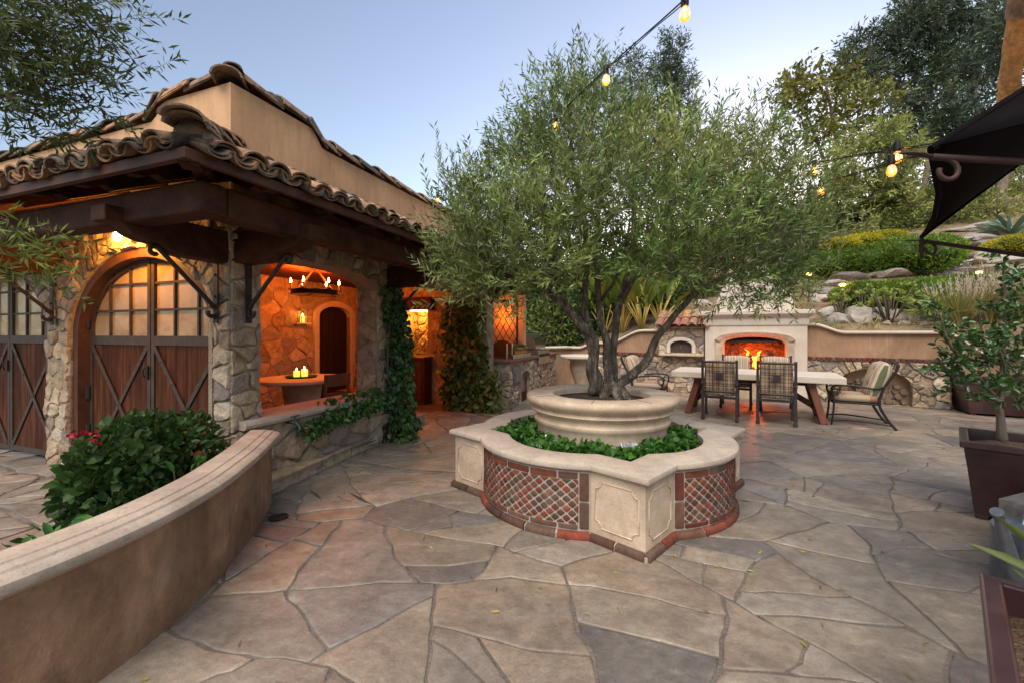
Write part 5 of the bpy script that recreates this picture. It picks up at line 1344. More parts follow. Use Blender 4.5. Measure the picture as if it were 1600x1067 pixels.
def wood_chair(loc, rz, label):
    t = empty('wooden_chair', loc, rz, label, 'chair', 'wooden chairs round the loggia table'); m = M['straw']
    for sx in (-1, 1):
        for y, z1 in ((-.2, .86), (.2, .45)):
            mb = MB(); mb.tube([(sx*.2, y, 0), (sx*.2, y, .45), (sx*.21, y-(.05 if z1 > .5 else 0), z1)], .018, 8); mb.build('leg', m, t, smooth=True)
    mb = MB(); mb.bb(-.22, .22, -.22, .22, .43, .46); mb.build('seat', M['wax'] if 0 else m, t, bevel=.01)
    mb = MB(); n = 10
    for z0, z1 in ((.7, .86), (.56, .62)):
        vs = []
        for i in range(n+1):
            x = -.23+.46*i/n; y = -.245-.06*(1-(x/.23)**2); vs += [(x, y, z0), (x, y, z1), (x, y+.018, z1), (x, y+.018, z0)]
        mb.add(vs, [q for i in range(n) for q in ((i*4, i*4+4, i*4+5, i*4+1), (i*4+1, i*4+5, i*4+6, i*4+2), (i*4+2, i*4+6, i*4+7, i*4+3), (i*4+3, i*4+7, i*4+4, i*4))]+[(0, 1, 2, 3), (4*n, 4*n+3, 4*n+2, 4*n+1)])
    mb.build('backrest', m, t)
q = H(2.0, .95); wood_chair(q, HROT, 'curved back wooden chair with its back to the low stone wall')
wood_chair(H(3.25, 1.5), HROT+PI/2, 'wooden chair at the far side of the round loggia table')
wood_chair(H(1.2, 1.6), HROT-PI/2, 'wooden chair at the left of the round loggia table')
# chandelier
ch_o = empty('iron_chandelier', H(2.45, 1.55, 2.0), HROT, 'wrought iron ring chandelier with lit candles hanging in the loggia', 'chandelier')
mb = MB(); R_ = .33
for z in (-.03, .03): mb.tube([(R_*math.cos(2*PI*i/28), R_*math.sin(2*PI*i/28), z) for i in range(29)], .009, 6, cap=False)
mb.lathe([(R_-.004, -.03), (R_-.004, .03), (R_+.004, .03), (R_+.004, -.03)], 28, closed=True)
for i in range(3): a = PI*i/3; mb.beam((-R_*math.cos(a), -R_*math.sin(a), 0), (R_*math.cos(a), R_*math.sin(a), 0), .015, .02)
mb.build('ring', M['black'], ch_o, smooth=True, auto=50)
mb = MB()
for a in (0, PI/2, PI, 1.5*PI): mb.tube([(R_*math.cos(a), R_*math.sin(a), .03), (.02*math.cos(a), .02*math.sin(a), .36)], .007, 6)
mb.build('rope', M['log'], ch_o)
for i in range(6):
    a = 2*PI*i/6+.3; x, y = R_*math.cos(a), R_*math.sin(a)
    mb = MB(); mb.lathe([(.035, .03), (.04, .045), (.015, .04)], 10, (x, y, 0)); mb.tube([(x, y, .04), (x, y, .13)], .012, 8); cd = mb.build('candle', M['straw'], ch_o, smooth=True, auto=50)
    mb = MB(); mb.tube([(x, y, .13), (x, y, .15), (x, y, .18), (x, y, .205)], [.008, .016, .011, .001], 8); mb.build('flame', M['flame'], cd, smooth=True)
    p = ch_o.location+Matrix.Rotation(HROT, 3, 'Z') @ Vector((x*1.0, y*1.0, .24)); lamp('chandelier_light', p, 5.5, (1, .16, .012), .03)
# candle in a wall lantern
sc = empty('candle_sconce', H(3.4, 2.86, 1.58), HROT, 'small lit candle lantern on a ledge of the loggia back wall', 'lantern')
mb = MB(); mb.bb(-.16, .16, -.1, .02, -.03, 0); mb.build('ledge', M['castpale'], sc, bevel=.005)
mb = MB(); mb.lathe([(.04, 0), (.04, .12), (0, .125)], 12, (0, -.05, 0)); mb.build('candle', M['wax'], sc, smooth=True, auto=40)
mb = MB()
for x in (-.07, .07):
    for y in (-.1, .0): mb.beam((x, y, 0), (x, y, .22), .008, .008)
mb.bb(-.08, .08, -.11, .01, .22, .235); mb.build('lantern_frame', M['black'], sc)
mb = MB(); mb.tube([(0, -.05, .12), (0, -.05, .14), (0, -.05, .17)], [.008, .014, .001], 8); mb.build('flame', M['flame'], sc)
lamp('sconce_light', H(3.4, 2.72, 1.78), 1.0, (1, .3, .05), .04)
# niche lamp, passage plant
nl = MB(); nl.bb(5.0, 5.3, 1.25, 1.6, 1.84, 1.855); nl_o = nl.build('niche_lamp', M['bulb'], None, label='hidden lamp above the stone niche in the loggia', cat='lamp'); nl_o.location = C0; nl_o.rotation_euler.z = HROT
lamp('niche_light', H(5.15, 1.42, 1.78), 2.2, (1, .3, .03), .05)
pp = empty('potted_plant', H(4.8, 1.5, .935), 0, 'small potted plant on the counter in front of the glowing niche', 'plant')
mb = MB(); mb.lathe([(0, 0), (.09, 0), (.11, .07), (.1, .07), (0, .06)], 16); mb.build('pot', M['pot'], pp, smooth=True, auto=40)
n = 60; st = np.zeros((n, 3)); st[:, 2] = .06; d = NR.normal(size=(n, 3))*.5+np.array([0, 0, 1]); v, f, c = leaf_arrays(st, d, NR.uniform(.15, .38, n), NR.uniform(.012, .02, n), curl=.2); mesh_np('leaves', v, f, c, M['vine'], pp)
# wall lamp over the gate
wl = empty('wall_lamp', H(-.1, 1.27, 2.29), HROT, 'glowing lamp on the stone wall above the arched gate', 'wall lamp')
mb = MB(); mb.tube([(.12, 0, .06), (0, 0, .07), (-.04, 0, .04)], .01); mb.lathe([(.02, .05), (.05, .03), (.055, .02)], 12, (-.04, 0, 0)); mb.build('lamp_arm', M['iron'], wl, smooth=True)
mb = MB(); mb.lathe([(0, -.05), (.025, -.04), (.035, -.01), (.028, .02), (.012, .035), (0, .036)], 14, (-.04, 0, -.01)); mb.build('bulb', M['lampglow'], wl, smooth=True)
lamp('wall_lamp_light', H(-.21, 1.27, 2.25), 16, (1, .38, .045), .03)
lamp('fire_light', fp.matrix_basis @ Vector((0, .12, .9)), 14, (1, .1, .008), .08)
lamp('lattice_light', lt.matrix_basis @ Vector((.15, -.3, .85)), 4, (1, .24, .025), .04)
lamp('passage_light', H(3.6, 1.6, 2.2), 9, (1, .17, .014), .06)

# garden tap
tap = empty('garden_tap', H(.5, -.12, .56), HROT, 'old green brass garden tap on the low stone wall', 'tap')
mb = MB(); mb.tube([(0, .06, 0), (0, -.06, 0), (0, -.1, -.02), (0, -.11, -.06)], .013, 8); mb.tube([(0, -.05, 0), (0, -.05, .06)], .01, 8); mb.build('spout', M['brass'], tap, smooth=True, auto=50)
mb = MB(); mb.tube([(-.045, -.05, .065), (.045, -.05, .065)], .009, 8); mb.build('handle', M['brass'], tap, smooth=True)
dc = MB(); dc.lathe([(.07, 0), (.07, .004), (.06, .004), (.055, -.002), (0, -.004)], 20); o = dc.build('drain_cover', M['black'], None, label='small round black drain in the paving by the curved wall', cat='drain'); o.location = G(435, 808, .004)+Vector((0, 0, .004))
# ================================================================== climbers, bushes
def wall_leaves(regions, ll, lw, m, parent=None, name='foliage', var=.28, curl=.2):
    """regions: (centre, half sizes (3), outward normal, count)"""
    parts = []
    for c, hs, nrm, n in regions:
        k = NR.uniform(-1, 1, (n, 3)); p = np.array(c)[None]+k*np.array(hs)[None]
        nn = np.array(nrm)[None]; d = NR.normal(size=(n, 3))*.55+nn*.55+np.array([0, 0, -.65])
        tone = np.clip(1+.25*NR.normal(size=(n, 1)), .5, 1.6)*np.ones((n, 3))
        parts.append(leaf_arrays(p, d, ll*NR.uniform(.6, 1.25, n), lw*NR.uniform(.6, 1.2, n), .15, .15, tone, True, curl))
    v, f, c = join_np(parts); return mesh_np(name, v, f, c, m, parent)
def hv(x, y, z): return tuple(H(x, y, z))
hn = tuple(-D2)
ivy = empty('climbing_ivy', H(2.15, -.1, 0), 0, 'dark green ivy climbing the loggia pillar beside the passage', 'ivy')
def rel(o, regs): return [((np.array(c)-np.array(o.location)), h, n, k) for c, h, n, k in regs]
R_ = []
for z, hw, n in ((.12, .3, 230), (.35, .24, 240), (.6, .22, 260), (.85, .21, 260), (1.1, .19, 240), (1.32, .18, 200), (1.5, .14, 130), (1.68, .1, 70), (1.84, .06, 30), (1.98, .04, 14)):
    xo = 2.2-.02*z
    R_.append((hv(xo, -.13, z), (hw*.75, .13+.06*(1-min(1, z)), .15), hn, n)); R_.append((hv(xo+.2, .0, z), (.05, .12, .14), tuple(D1), n//4))
for z, x, n in ((1.75, 1.98, 30), (1.9, 1.95, 25), (1.6, 2.02, 30), (2.0, 2.1, 12)): R_.append((hv(x, -.08, z), (.09, .04, .08), hn, n))
wall_leaves(rel(ivy, R_), .075, .062, M['ivy'], ivy)
mb = MB()
for x in (2.05, 2.15, 2.28):
    mb.tube([H(x+.03*math.sin(z*5+x*9), -.07, z)-Vector(ivy.location) for z in np.linspace(0, 1.9, 16)], [.016-.006*i/15 for i in range(16)], 6)
mb.build('stem', M['twig'], ivy)
iv2 = empty('trailing_ivy', H(1.2, -.15, .5), 0, 'trailing ivy hanging along the cap of the low stone wall', 'ivy')
R_ = []
for i in range(20):
    x = .62+i*.065; R_.append((hv(x, -.17-.02*math.sin(i), .6-.13*(1-i/20)-.02*math.sin(i*2.1)), (.07, .07, .07+.02*math.sin(i*1.7)), hn, 26+i))
for x, n in ((1.1, 16), (1.3, 18), (1.55, 30), (1.75, 40), (.95, 10)): R_.append((hv(x, -.1, .69), (.08, .07, .03), (0, 0, 1), n))
wall_leaves(rel(iv2, R_), .06, .05, M['ivy'], iv2)
mb = MB(); mb.tube([H(.6+.13*i, -.15+.02*math.sin(i*2), .56-.06*(1-i/10))-Vector(iv2.location) for i in range(11)], .008, 6); mb.build('stem', M['twig'], iv2)
vn = empty('climbing_vine', H(4.4, 0, 0), 0, 'large leaved hanging vine covering the wall end between passage and grill', 'vine')
R_ = []
for y, z0, z1, n in ((.4, .1, 1.95, 150), (.27, .0, 2.1, 260), (.1, .0, 2.15, 330), (-.08, .0, 2.1, 320), (-.24, .05, 2.0, 260), (-.36, .05, 1.3, 130), (-.5, .02, .75, 90), (-.6, .02, .6, 40)):
    R_.append((hv(4.36, y, (z0+z1)/2), (.1, .1, (z1-z0)/2), tuple(-D1), n))
wall_leaves(rel(vn, R_), .12, .1, M['vine'], vn, var=.3)
mb = MB()
for y in (-.3, .0, .25): mb.tube([H(4.44, y+.05*math.sin(z*4), z)-Vector(vn.location) for z in np.linspace(0, 2.1, 12)], .015, 6)
mb.build('stem', M['twig'], vn)
vw = MB(); wall_open(vw, lambda x, z, d: Vector((-d, x, z)), -.36, .46, -.03, 2.2, .3, [], col=(.34, .27, .2)); stones(vw, lambda x, z, d: Vector((-d, x, z)), -.36, .46, 0, 2.2, .16, 1.5, h=.04)
o = vw.build('stone_pier', M['stone'], house, smooth=True, auto=60); o.location = (4.5, 0, 0)

# bougainvillea hedge in front of the gate
bp = G(235, 760); bush = empty('flowering_bush', (-2.46, 2.88, 0), 0, 'dense dark green clipped bush with three red flowers before the gate', 'bush')
def blob_leaves(cs, ll, lw, m, name, parent, per=900, var=.3, curl=.15, broad=True, up=.3, power=.16):
    parts = []
    for c, r in cs:
        n = int(per*r[0]*r[1]+per*r[0]*r[2]); p, d = in_ellipsoid(n, c, r, power)
        dd = d*.8+np.array([0, 0, up])+NR.normal(size=(n, 3))*.6
        tone = np.clip(1+.22*np.array([[nz(*(q*5))] for q in p])*2+.12*NR.normal(size=(n, 1)), .45, 1.7)*np.ones((n, 3))
        parts.append(leaf_arrays(p, dd, ll*NR.uniform(.6, 1.25, n), lw*NR.uniform(.7, 1.2, n), var*.5, .18, tone, broad, curl))
    v, f, c = join_np(parts); return mesh_np(name, v, f, c, m, parent)
BC = [((.04, -.3, .44), (.24, .22, .36)), ((-.1, -.02, .48), (.28, .28, .36)), ((.06, .24, .47), (.25, .26, .36)), ((-.28, .3, .45), (.28, .28, .35)), ((-.1, -.18, .38), (.22, .26, .33)), ((.14, .0, .3), (.17, .3, .27)), ((.14, -.34, .27), (.14, .16, .22)), ((-.3, .05, .36), (.24, .28, .32))]
blob_leaves(BC, .062, .05, M['bush'], 'foliage', bush, per=4200, power=.2)
mb = MB()
for i in range(26):
    a = uni(0, 6.28); r = uni(.1, .3); e = Vector((-.06+r*math.cos(a)*.8, r*math.sin(a), uni(.3, .65))); q = smooth_path([(-.05+.08*math.cos(a), .08*math.sin(a), 0), tuple(e*.5+Vector((-.02, 0, .08))), tuple(e)], 3); mb.tube(q, [.014-.009*k/(len(q)-1) for k in range(len(q))], 5)
mb.build('stem', M['twig'], bush)
for u, v, Y in ((112, 679, 2.46), (137, 677, 2.44), (152, 684, 2.42)):
    c = np.array(P(u, v, Y)-Vector(bush.location)); n = 9; p = c[None]+NR.normal(size=(n, 3))*.009; vv, ff_, cc = leaf_arrays(p, NR.normal(size=(n, 3)), np.full(n, .026), np.full(n, .022), .15, .2, None, True); mesh_np('flower', vv, ff_, cc, M['flower'], bush)
# leafy seedlings behind the curved wall
def leafy(name, loc, n, spread, h, ll, lw, m, label, cat, group=None, up=.8):
    p = np.zeros((n, 3)); a = NR.uniform(0, 6.28, n); r = spread*np.sqrt(NR.uniform(0, 1, n)); p[:, 0] = r*np.cos(a); p[:, 1] = r*np.sin(a); p[:, 2] = h*NR.uniform(.1, 1, n)
    d = np.stack([np.cos(a), np.sin(a), np.full(n, up)], 1)+NR.normal(size=(n, 3))*.4
    v, f, c = leaf_arrays(p, d, ll*NR.uniform(.6, 1.3, n), lw*NR.uniform(.7, 1.2, n), .22, .15, None, True, .2)
    o = empty(name, loc, 0, label, cat, group); mesh_np('leaves', v, f, c, m, o)
    mb = MB()
    for i in range(min(n, 14)): mb.tube([(0, 0, 0), tuple(p[i])], .005, 5)
    mb.build('stem', M['twig'], o); return o
for i, (u, v, Y, lab) in enumerate(((15, 850, 1.9, 'nearest leafy green plant behind the stone cap of the curved wall'), (90, 820, 2.0, 'low leafy green plant second along behind the curved wall'), (180, 795, 2.15, 'leafy plant with upright leaves midway behind the curved wall'), (250, 745, 2.6, 'pale green sprouting plant between bush and curved wall'), (300, 712, 2.8, 'farthest pale sprout between bush and curved wall'))):
    q = P(u, v, Y); leafy('leafy_plant', (q.x-.04, q.y, .02), 34, .1, q.z-.02, .075, .04, M['hyacinth'], lab, 'plant', 'leafy plants behind the curved wall')
for i, (u, v, lb) in enumerate(((480, 722, 'nearest small blue green succulent in the planting bed'), (530, 700, 'second small blue green succulent in the planting bed'), (572, 682, 'third small blue green succulent in the planting bed'), (607, 672, 'farthest small grey succulent in the planting bed'))):
    leafy('bed_succulent', tuple(G(u, v, .085)), 26, .06, .06, .075, .03, M['agave'], lb, 'succulent', 'small succulents in the planting bed')

# ================================================================== hillside planting
def HG(u, v):                        # where a photograph ray meets the hill
    prev = None
    for Y in np.arange(8.0, 34, .08):
        p = P(u, v, Y); h = hill_h(p)
        if p.z <= h and (Vector((p.x, p.y, 0))-W0).dot(N3) > .3: return Vector((p.x, p.y, h))
    p = P(u, v, 25); p.z = hill_h(p); return p
ROCKP = [(.42, .37, .31), (.5, .45, .39), (.36, .32, .28), (.45, .36, .27), (.4, .34, .3), (.33, .3, .28)]
def boulder(loc, r, label, group, flat=.7, seed=0, rz=None, ang=.5, col=None):
    import bmesh
    bm = bmesh.new(); bmesh.ops.create_icosphere(bm, subdivisions=3, radius=1)
    # facet the ball with random planes, then roughen
    R2 = random.Random(seed)
    planes = [(Vector((R2.gauss(0, 1), R2.gauss(0, 1), R2.gauss(0, 1))).normalized(), R2.uniform(.55, .85)) for _ in range(9)]
    for v in bm.verts:
        for nn, d in planes:
            k = v.co.dot(nn)-d
            if k > 0: v.co -= nn*k*.92
        v.co *= 1+.13*noise.noise(v.co*2.1+Vector((seed, 0, 0)))+.05*noise.noise(v.co*6+Vector((0, seed, 0)))
        v.co.x *= r[0]; v.co.y *= r[1]; v.co.z *= r[2]
    me = bpy.data.meshes.new('boulder'); bm.to_mesh(me); bm.free()
    me.polygons.foreach_set('use_smooth', [True]*len(me.polygons)); me.set_sharp_from_angle(angle=.55)
    at = me.color_attributes.new('Col', 'FLOAT_COLOR', 'POINT'); b = col or R2.choice(ROCKP); kk = R2.uniform(.6, 1.0)
    at.data.foreach_set('color', np.tile(np.array([b[0]*kk, b[1]*kk, b[2]*kk, 1], np.float32), len(me.vertices)))
    me.materials.append(M['rock']); o = bpy.data.objects.new('boulder', me); COL.objects.link(o); o.location = loc; o.rotation_euler = (R2.uniform(-.15, .15), R2.uniform(-.15, .15), R2.uniform(0, 6.28) if rz is None else rz)
    return tag(o, label, 'rock', group)
ORD = ['first', 'second', 'third', 'fourth', 'fifth', 'sixth', 'seventh', 'eighth', 'ninth', 'tenth', 'eleventh', 'twelfth', 'thirteenth', 'fourteenth', 'fifteenth', 'sixteenth', 'seventeenth', 'eighteenth', 'nineteenth', 'twentieth']
def rock_row(us, lab, group, rr, flat, seed):
    for i, (u, v, s) in enumerate(sorted(us)):
        p = HG(u, v); k = p.y/F*s
        boulder(p+Vector((0, 0, k*flat*.12)), (k, k*.8, k*flat), f'{ORD[i]} {lab}, counted from the left', group, seed=seed+i, rz=WR+uni(-.3, .3) if flat < .5 else None)
rock_row([(1310, 503, 20), (1340, 500, 26), (1372, 497, 20), (1398, 500, 22), (1428, 498, 24), (1455, 502, 18), (1475, 500, 16), (1296, 492, 16), (1365, 482, 22), (1440, 483, 20), (1405, 478, 18)], 'rounded boulder just above the right wall cap', 'boulders above the retaining wall cap', 1, .75, 100)
rock_row([(1298, 446, 22), (1330, 436, 28), (1364, 432, 24), (1395, 432, 26), (1425, 425, 30), (1452, 428, 26), (1300, 470, 24), (1288, 458, 20), (1470, 416, 24)], 'flat layered rock between the two green hedges', 'flat rocks between the hedges', 1, .35, 200)
rock_row([(1482, 400, 26), (1510, 410, 28), (1540, 405, 30), (1575, 410, 30), (1490, 382, 24), (1520, 375, 26), (1550, 385, 26), (1590, 395, 28), (1505, 362, 24), (1535, 360, 28), (1480, 430, 26), (1510, 428, 24), (1550, 426, 28), (1590, 425, 28), (1567, 366, 22)], 'flat slab of the rocky outcrop on the upper right slope', 'slabs of the rocky outcrop', 1, .34, 300)
rock_row([(842, 528, 18), (858, 518, 16), (872, 530, 14), (884, 518, 22), (905, 520, 20), (925, 512, 16), (862, 538, 12), (845, 512, 14)], 'grey boulder on the bank left of the olive stems', 'boulders on the bank behind the low wall', 1, .8, 400)
rock_row([(1100, 478, 16), (1290, 425, 20), (1275, 470, 18)], 'pale rock partly hidden by the olive crown', 'rocks behind the olive crown', 1, .6, 500)
rock_row([(1308, 488, 9), (1322, 507, 8), (1352, 508, 9), (1386, 507, 8), (1412, 507, 9), (1444, 508, 8), (1462, 510, 9), (1330, 480, 10), (1352, 474, 10), (1385, 478, 10), (1460, 488, 12)], 'small stone among the boulders above the right wall cap', 'small stones above the retaining wall cap', 1, .6, 700)
n = 5200; sw = np.stack([NR.uniform(-6.4, 12, n), .45+20*NR.uniform(0, 1, n)**1.5], 1); V_ = np.zeros((n, 3))
for i in range(n): q = W(sw[i, 0], sw[i, 1]); V_[i] = (q.x, q.y, hill_h(q)-.02)
msk = np.array([nz(q[0]*.9, q[1]*.9, 5) > -.12 for q in V_]); V_ = V_[msk]; n = len(V_); V_ = np.repeat(V_, 6, 0)+np.concatenate([NR.normal(size=(n*6, 2))*.09, np.zeros((n*6, 1))], 1)
d = NR.normal(size=(n*6, 3))*.5+np.array([0, 0, .9]); L_ = NR.uniform(.05, .22, n*6)*(1+V_[:, 1]*.015); v, f, c = leaf_arrays(V_, d, L_, NR.uniform(.006, .016, n*6)*(1+V_[:, 1]*.03), .35); tag(mesh_np('dry_grass', v, f, c, M['grassblade']), kind='stuff')
# pale driftwood stump
sp = HG(1355, 432); mb = MB()
for dx, dz, tx in ((-.1, .62, -.05), (.1, .55, .18), (.0, .4, -.25), (.14, .3, .3)): mb.tube([(dx, 0, -.1), (dx+tx*.3, .02, dz*.5), (dx+tx, .05, dz)], [.16, .1, .03], 8, wob=.6)
o = mb.build('driftwood_stump', M['log'], None, smooth=True, auto=50, label='pale grey driftwood stump standing by the upper hedge', cat='stump'); o.location = sp
# clipped hedges
def hedge(name, cs, m, label, n, ll=.09, core=(.02, .035, .01)):
    c0 = Vector(cs[0][0]); o = empty(name, c0, 0, label, 'hedge'); parts = []
    for c, r in cs:
        k = int(n*r[0]*r[1]*11); p, d = in_ellipsoid(k, (0, 0, 0), r, .06); p = p+np.array(Vector(c)-c0)[None]
        g = np.array([[nz(*(q*1.3))+.6*nz(*(q*6))] for q in p]); tone = np.clip(1+.5*g, .45, 1.7)*np.ones((k, 3))
        parts.append(leaf_arrays(p, d*.7+np.array([0, 0, .5])+NR.normal(size=(k, 3))*.5, ll*NR.uniform(.6, 1.3, k), ll*.28*NR.uniform(.7, 1.3, k), .15, .2, tone))
    v, f, c = join_np(parts); mesh_np('foliage', v, f, c, m, o)
    mb = MB()
    for c, r in cs:
        q = Vector(c)-c0; mb.lathe([(.001, -r[2]*.85)]+[(math.cos(a)*.8, math.sin(a)*r[2]*.8) for a in np.linspace(-1.2, 1.2, 7)]+[(.001, r[2]*.85)], 14)
        for i in range(len(mb.v)-14*9, len(mb.v)): x, y, z = mb.v[i]; mb.v[i] = (q.x+x*r[0] if abs(x) > .002 else q.x, q.y+y*r[1], q.z+z)
    mb.build('twig_core', M['bush'], o, smooth=True); 
    for i in range(len(mb.c)): pass
    return o
def he(u, v, ru, rv, dep=.6, dy=0):
    p = P(u, v, HG(u, v+rv).y+dy); k = p.y/F; return (p, (ru*k, dep, rv*k))
hedge('clipped_hedge', [he(1345, 463, 38, 20), he(1395, 462, 42, 21), he(1440, 460, 42, 22)], M['hedge'], 'lower clipped green hedge above the wall boulders', 900)
hedge('clipped_hedge', [he(1500, 452, 36, 20), he(1550, 448, 40, 18), he(1600, 445, 36, 18)], M['hedge'], 'narrow clipped hedge behind the feathery grass', 800)
hedge('clipped_hedge', [he(1310, 412, 40, 20, .8), he(1355, 408, 46, 22, .9), he(1405, 400, 46, 27, 1.0), he(1445, 400, 30, 29, 1.0)], M['hedge'], 'upper rounded green hedge on the slope', 520, .11)
YH = HG(1360, 430).y+.5
def hy_(u, v, ru, rv, dep): p = P(u, v, YH); k = YH/F; return (p, (ru*k, dep, rv*k))
hedge('yellow_hedge', [hy_(1312, 384, 24, 10, .5), hy_(1345, 378, 28, 10, .5), hy_(1383, 372, 24, 9, .5)], M['yellowleaf'], 'bright yellow flowering strip along the upper hedge top', 900, .08)
hedge('yellow_hedge', [he(1585, 384, 26, 14, .8), he(1625, 384, 26, 14, .8)], M['yellowleaf'], 'bright yellow mound at the right above the rocky slabs', 700, .09)
# ornamental grasses
def grass(loc, n, h, spread, m, label, plume=0, w=.008, cat='grass plant', group=None):
    o = empty('grass_tuft', loc, 0, label, cat, group); a = NR.uniform(0, 6.28, n); t = NR.uniform(.05, 1, n)**.7; L = h*NR.uniform(.6, 1.1, n)
    V, Fc, Cc = [], [], []; K = 5
    for i in range(n):
        d = Vector((math.cos(a[i])*t[i]*spread, math.sin(a[i])*t[i]*spread, 0)); b = Vector((d.x*.15, d.y*.15, 0)); sd = Vector((-math.sin(a[i]+.5), math.cos(a[i]+.5), 0))*w; c = float(np.clip(1+.25*NR.normal(), .5, 1.6))
        for k in range(K):
            q = k/(K-1); p = b+d*(q**1.6)+ZUP*L[i]*(q-.22*t[i]*q*q); s = sd*(1-q*.85)
            V += [p-s, p+s]; Cc += [(c, c, c)]*2
        m0 = i*K*2
        for k in range(K-1): Fc.append((m0+2*k, m0+2*k+1, m0+2*k+3, m0+2*k+2))
    mesh_np('blades', np.array(V), np.array(Fc), np.array(Cc), m, o)
    if plume:
        P0, D0 = [], []
        for i in range(plume):
            aa = uni(0, 6.28); tt = uni(.1, 1)**.6; e = Vector((math.cos(aa)*tt*spread, math.sin(aa)*tt*spread, h*uni(.85, 1.18)*(1-.2*tt))); dr = (e-Vector((e.x*.5, e.y*.5, 0))).normalized()
            for k in range(34): P0.append(e+dr*uni(-.12, .14)); D0.append(dr*.8+Vector((uni(-1, 1), uni(-1, 1), uni(-.3, .8)))*.45)
        P0 = np.array(P0); v, f, c = leaf_arrays(P0, np.array(D0), NR.uniform(.03, .055, len(P0)), NR.uniform(.006, .011, len(P0)), .2); mesh_np('plumes', v, f, c, M['plume'], o)
    return o
for i, (u, v, h, lb) in enumerate(((1500, 520, .95, 'feathery pink plumed grass clump beside the wall end'), (1545, 515, 1.05, 'tallest feathery pink plumed grass behind the potted tree'), (1595, 512, 1.0, 'rightmost feathery pink plumed grass at the photo edge'))):
    p = HG(u, v-8); grass(p, 420, h*.85, .5, M['grassblade'], lb, 60, group='feathery grasses on the bank')
p = HG(1503, 418); grass(p, 300, .62, .42, M['redgrass'], 'dry reddish brown spiky tuft on the rocky slope', 0, .012)
p = HG(1478, 425); leafy('silver_plant', tuple(p), 160, .42, .25, .1, .05, M['silver'], 'silvery leaved low shrub beside the flat rocks', 'shrub')
p = HG(1563, 440); grass(p, 120, .45, .3, M['agave'], 'small grey green spiky plant behind the feathery grass', 0, .015)
# agave
ag = HG(1580, 368); o = empty('agave', ag, 0, 'large blue grey agave with broad pointed leaves at upper right', 'agave'); parts = []
for i in range(20):
    a = i*2.4; el = .25+.9*(i/20); n1 = 1; d = np.array([[math.cos(a)*math.cos(el), math.sin(a)*math.cos(el), math.sin(el)]]); parts.append(leaf_arrays(np.zeros((1, 3)), d, np.array([.95*uni(.85, 1.1)]), np.array([.21]), .1, .25, None, True, .12))
v, f, c = join_np(parts); mesh_np('leaves', v, f, c, M['agave'], o)
# branching succulents
def succ(loc, n, h, spread, label, rose=.085):
    o = empty('branching_succulent', loc, 0, label, 'succulent', 'branching succulents above the wall'); mb = MB(); parts = []
    for i in range(n):
        a = uni(0, 6.28); r = spread*math.sqrt(uni(0, 1)); e = Vector((r*math.cos(a), r*math.sin(a), h*uni(.45, 1.05))); mb.tube([(e.x*.2, e.y*.2, -.05), (e.x*.6, e.y*.6, e.z*.5), tuple(e)], [.013, .011, .009], 6)
        k = 18; d = NR.normal(size=(k, 3)); d[:, 2] = np.abs(d[:, 2])+.15; parts.append(leaf_arrays(np.array(e)[None]+NR.normal(size=(k, 3))*.012, d, rose*NR.uniform(.7, 1.2, k), rose*.55*NR.uniform(.8, 1.1, k), .15, .2, None, True, -.05)); mesh_np('rosette', *parts[-1], M['succulent'], o)
    mb.build('stem', M['twig'], o, smooth=True)
succ(HG(1312, 500), 12, .62, .22, 'pale green branching succulent at the left end of the right wall cap'); succ(HG(1390, 503), 26, .7, .4, 'largest pale green branching succulent above the firewood arch'); succ(HG(1350, 500), 7, .6, .2, 'thin branching succulent between the boulders over the firewood arch'); succ(HG(1440, 502), 9, .55, .25, 'branching succulent left of the feathery grass')
for i, (u, v, lb) in enumerate(((1462, 450, 'upper green rosette succulent beside the lower hedge'), (1474, 462, 'lower green rosette succulent beside the lower hedge'))):
    p = HG(u, v+10); leafy('rosette_succulent', (p.x, p.y, p.z+.25), 60, .05, .06, .2, .1, M['succulent'], lb, 'succulent', 'rosette succulents', up=.4)
p = HG(1460, 508); leafy('aloe_plant', tuple(p), 120, .3, .5, .26, .05, M['succulent'], 'yellow green spiky aloe at the wall cap near the potted tree', 'aloe', up=.6)
# big paddle leaved plants behind the olive stems
def paddle(loc, n, h, label):
    o = empty('paddle_leaf_plant', loc, 0, label, 'plant', 'paddle leaved plants behind the olive stems'); mb = MB(); parts = []
    for i in range(n):
        a = uni(0, 6.28); t = uni(.15, .5); e = Vector((math.cos(a)*t, math.sin(a)*t*.6, h*uni(.35, .62))); c = uni(.7, 1.2); mb.tube([(0, 0, 0), (e.x*.45, e.y*.45, e.z*.55), tuple(e)], [.03, .022, .014], 6, col=(c, c, c))
        d = np.array([[e.x*.8, e.y*.8, e.z*.75]]); parts.append(leaf_arrays(np.array(e)[None], d, np.array([h*uni(.38, .55)]), np.array([h*uni(.13, .19)]), .25, .2, np.array([[uni(.8, 1.7), 1, .8]]), True, .25))
    mb.build('stalk', M['stalk'], o, smooth=True); v, f, c = join_np(parts); mesh_np('leaves', v, f, c, M['paddle'], o)
for i, (s, w, n, h, lb) in enumerate(((-5.75, 1.0, 16, 1.9, 'broad paddle leaved plant between the middle olive stems'), (-5.2, .9, 16, 1.7, 'yellow stalked paddle leaved plant left of the oven roof'), (-6.3, 1.1, 12, 1.7, 'green paddle leaved plant behind the left olive stems'), (-4.8, 1.2, 10, 1.4, 'dark paddle leaved plant just behind the oven roof'))):
    q = W(s, w); q.z = hill_h(q)-.05; paddle(q, n, h, lb)
q = HG(893, 530); leafy('green_plant', tuple(q), 60, .14, .25, .14, .05, M['hyacinth'], 'bright green leafy plant by the boulders behind the low wall', 'plant')
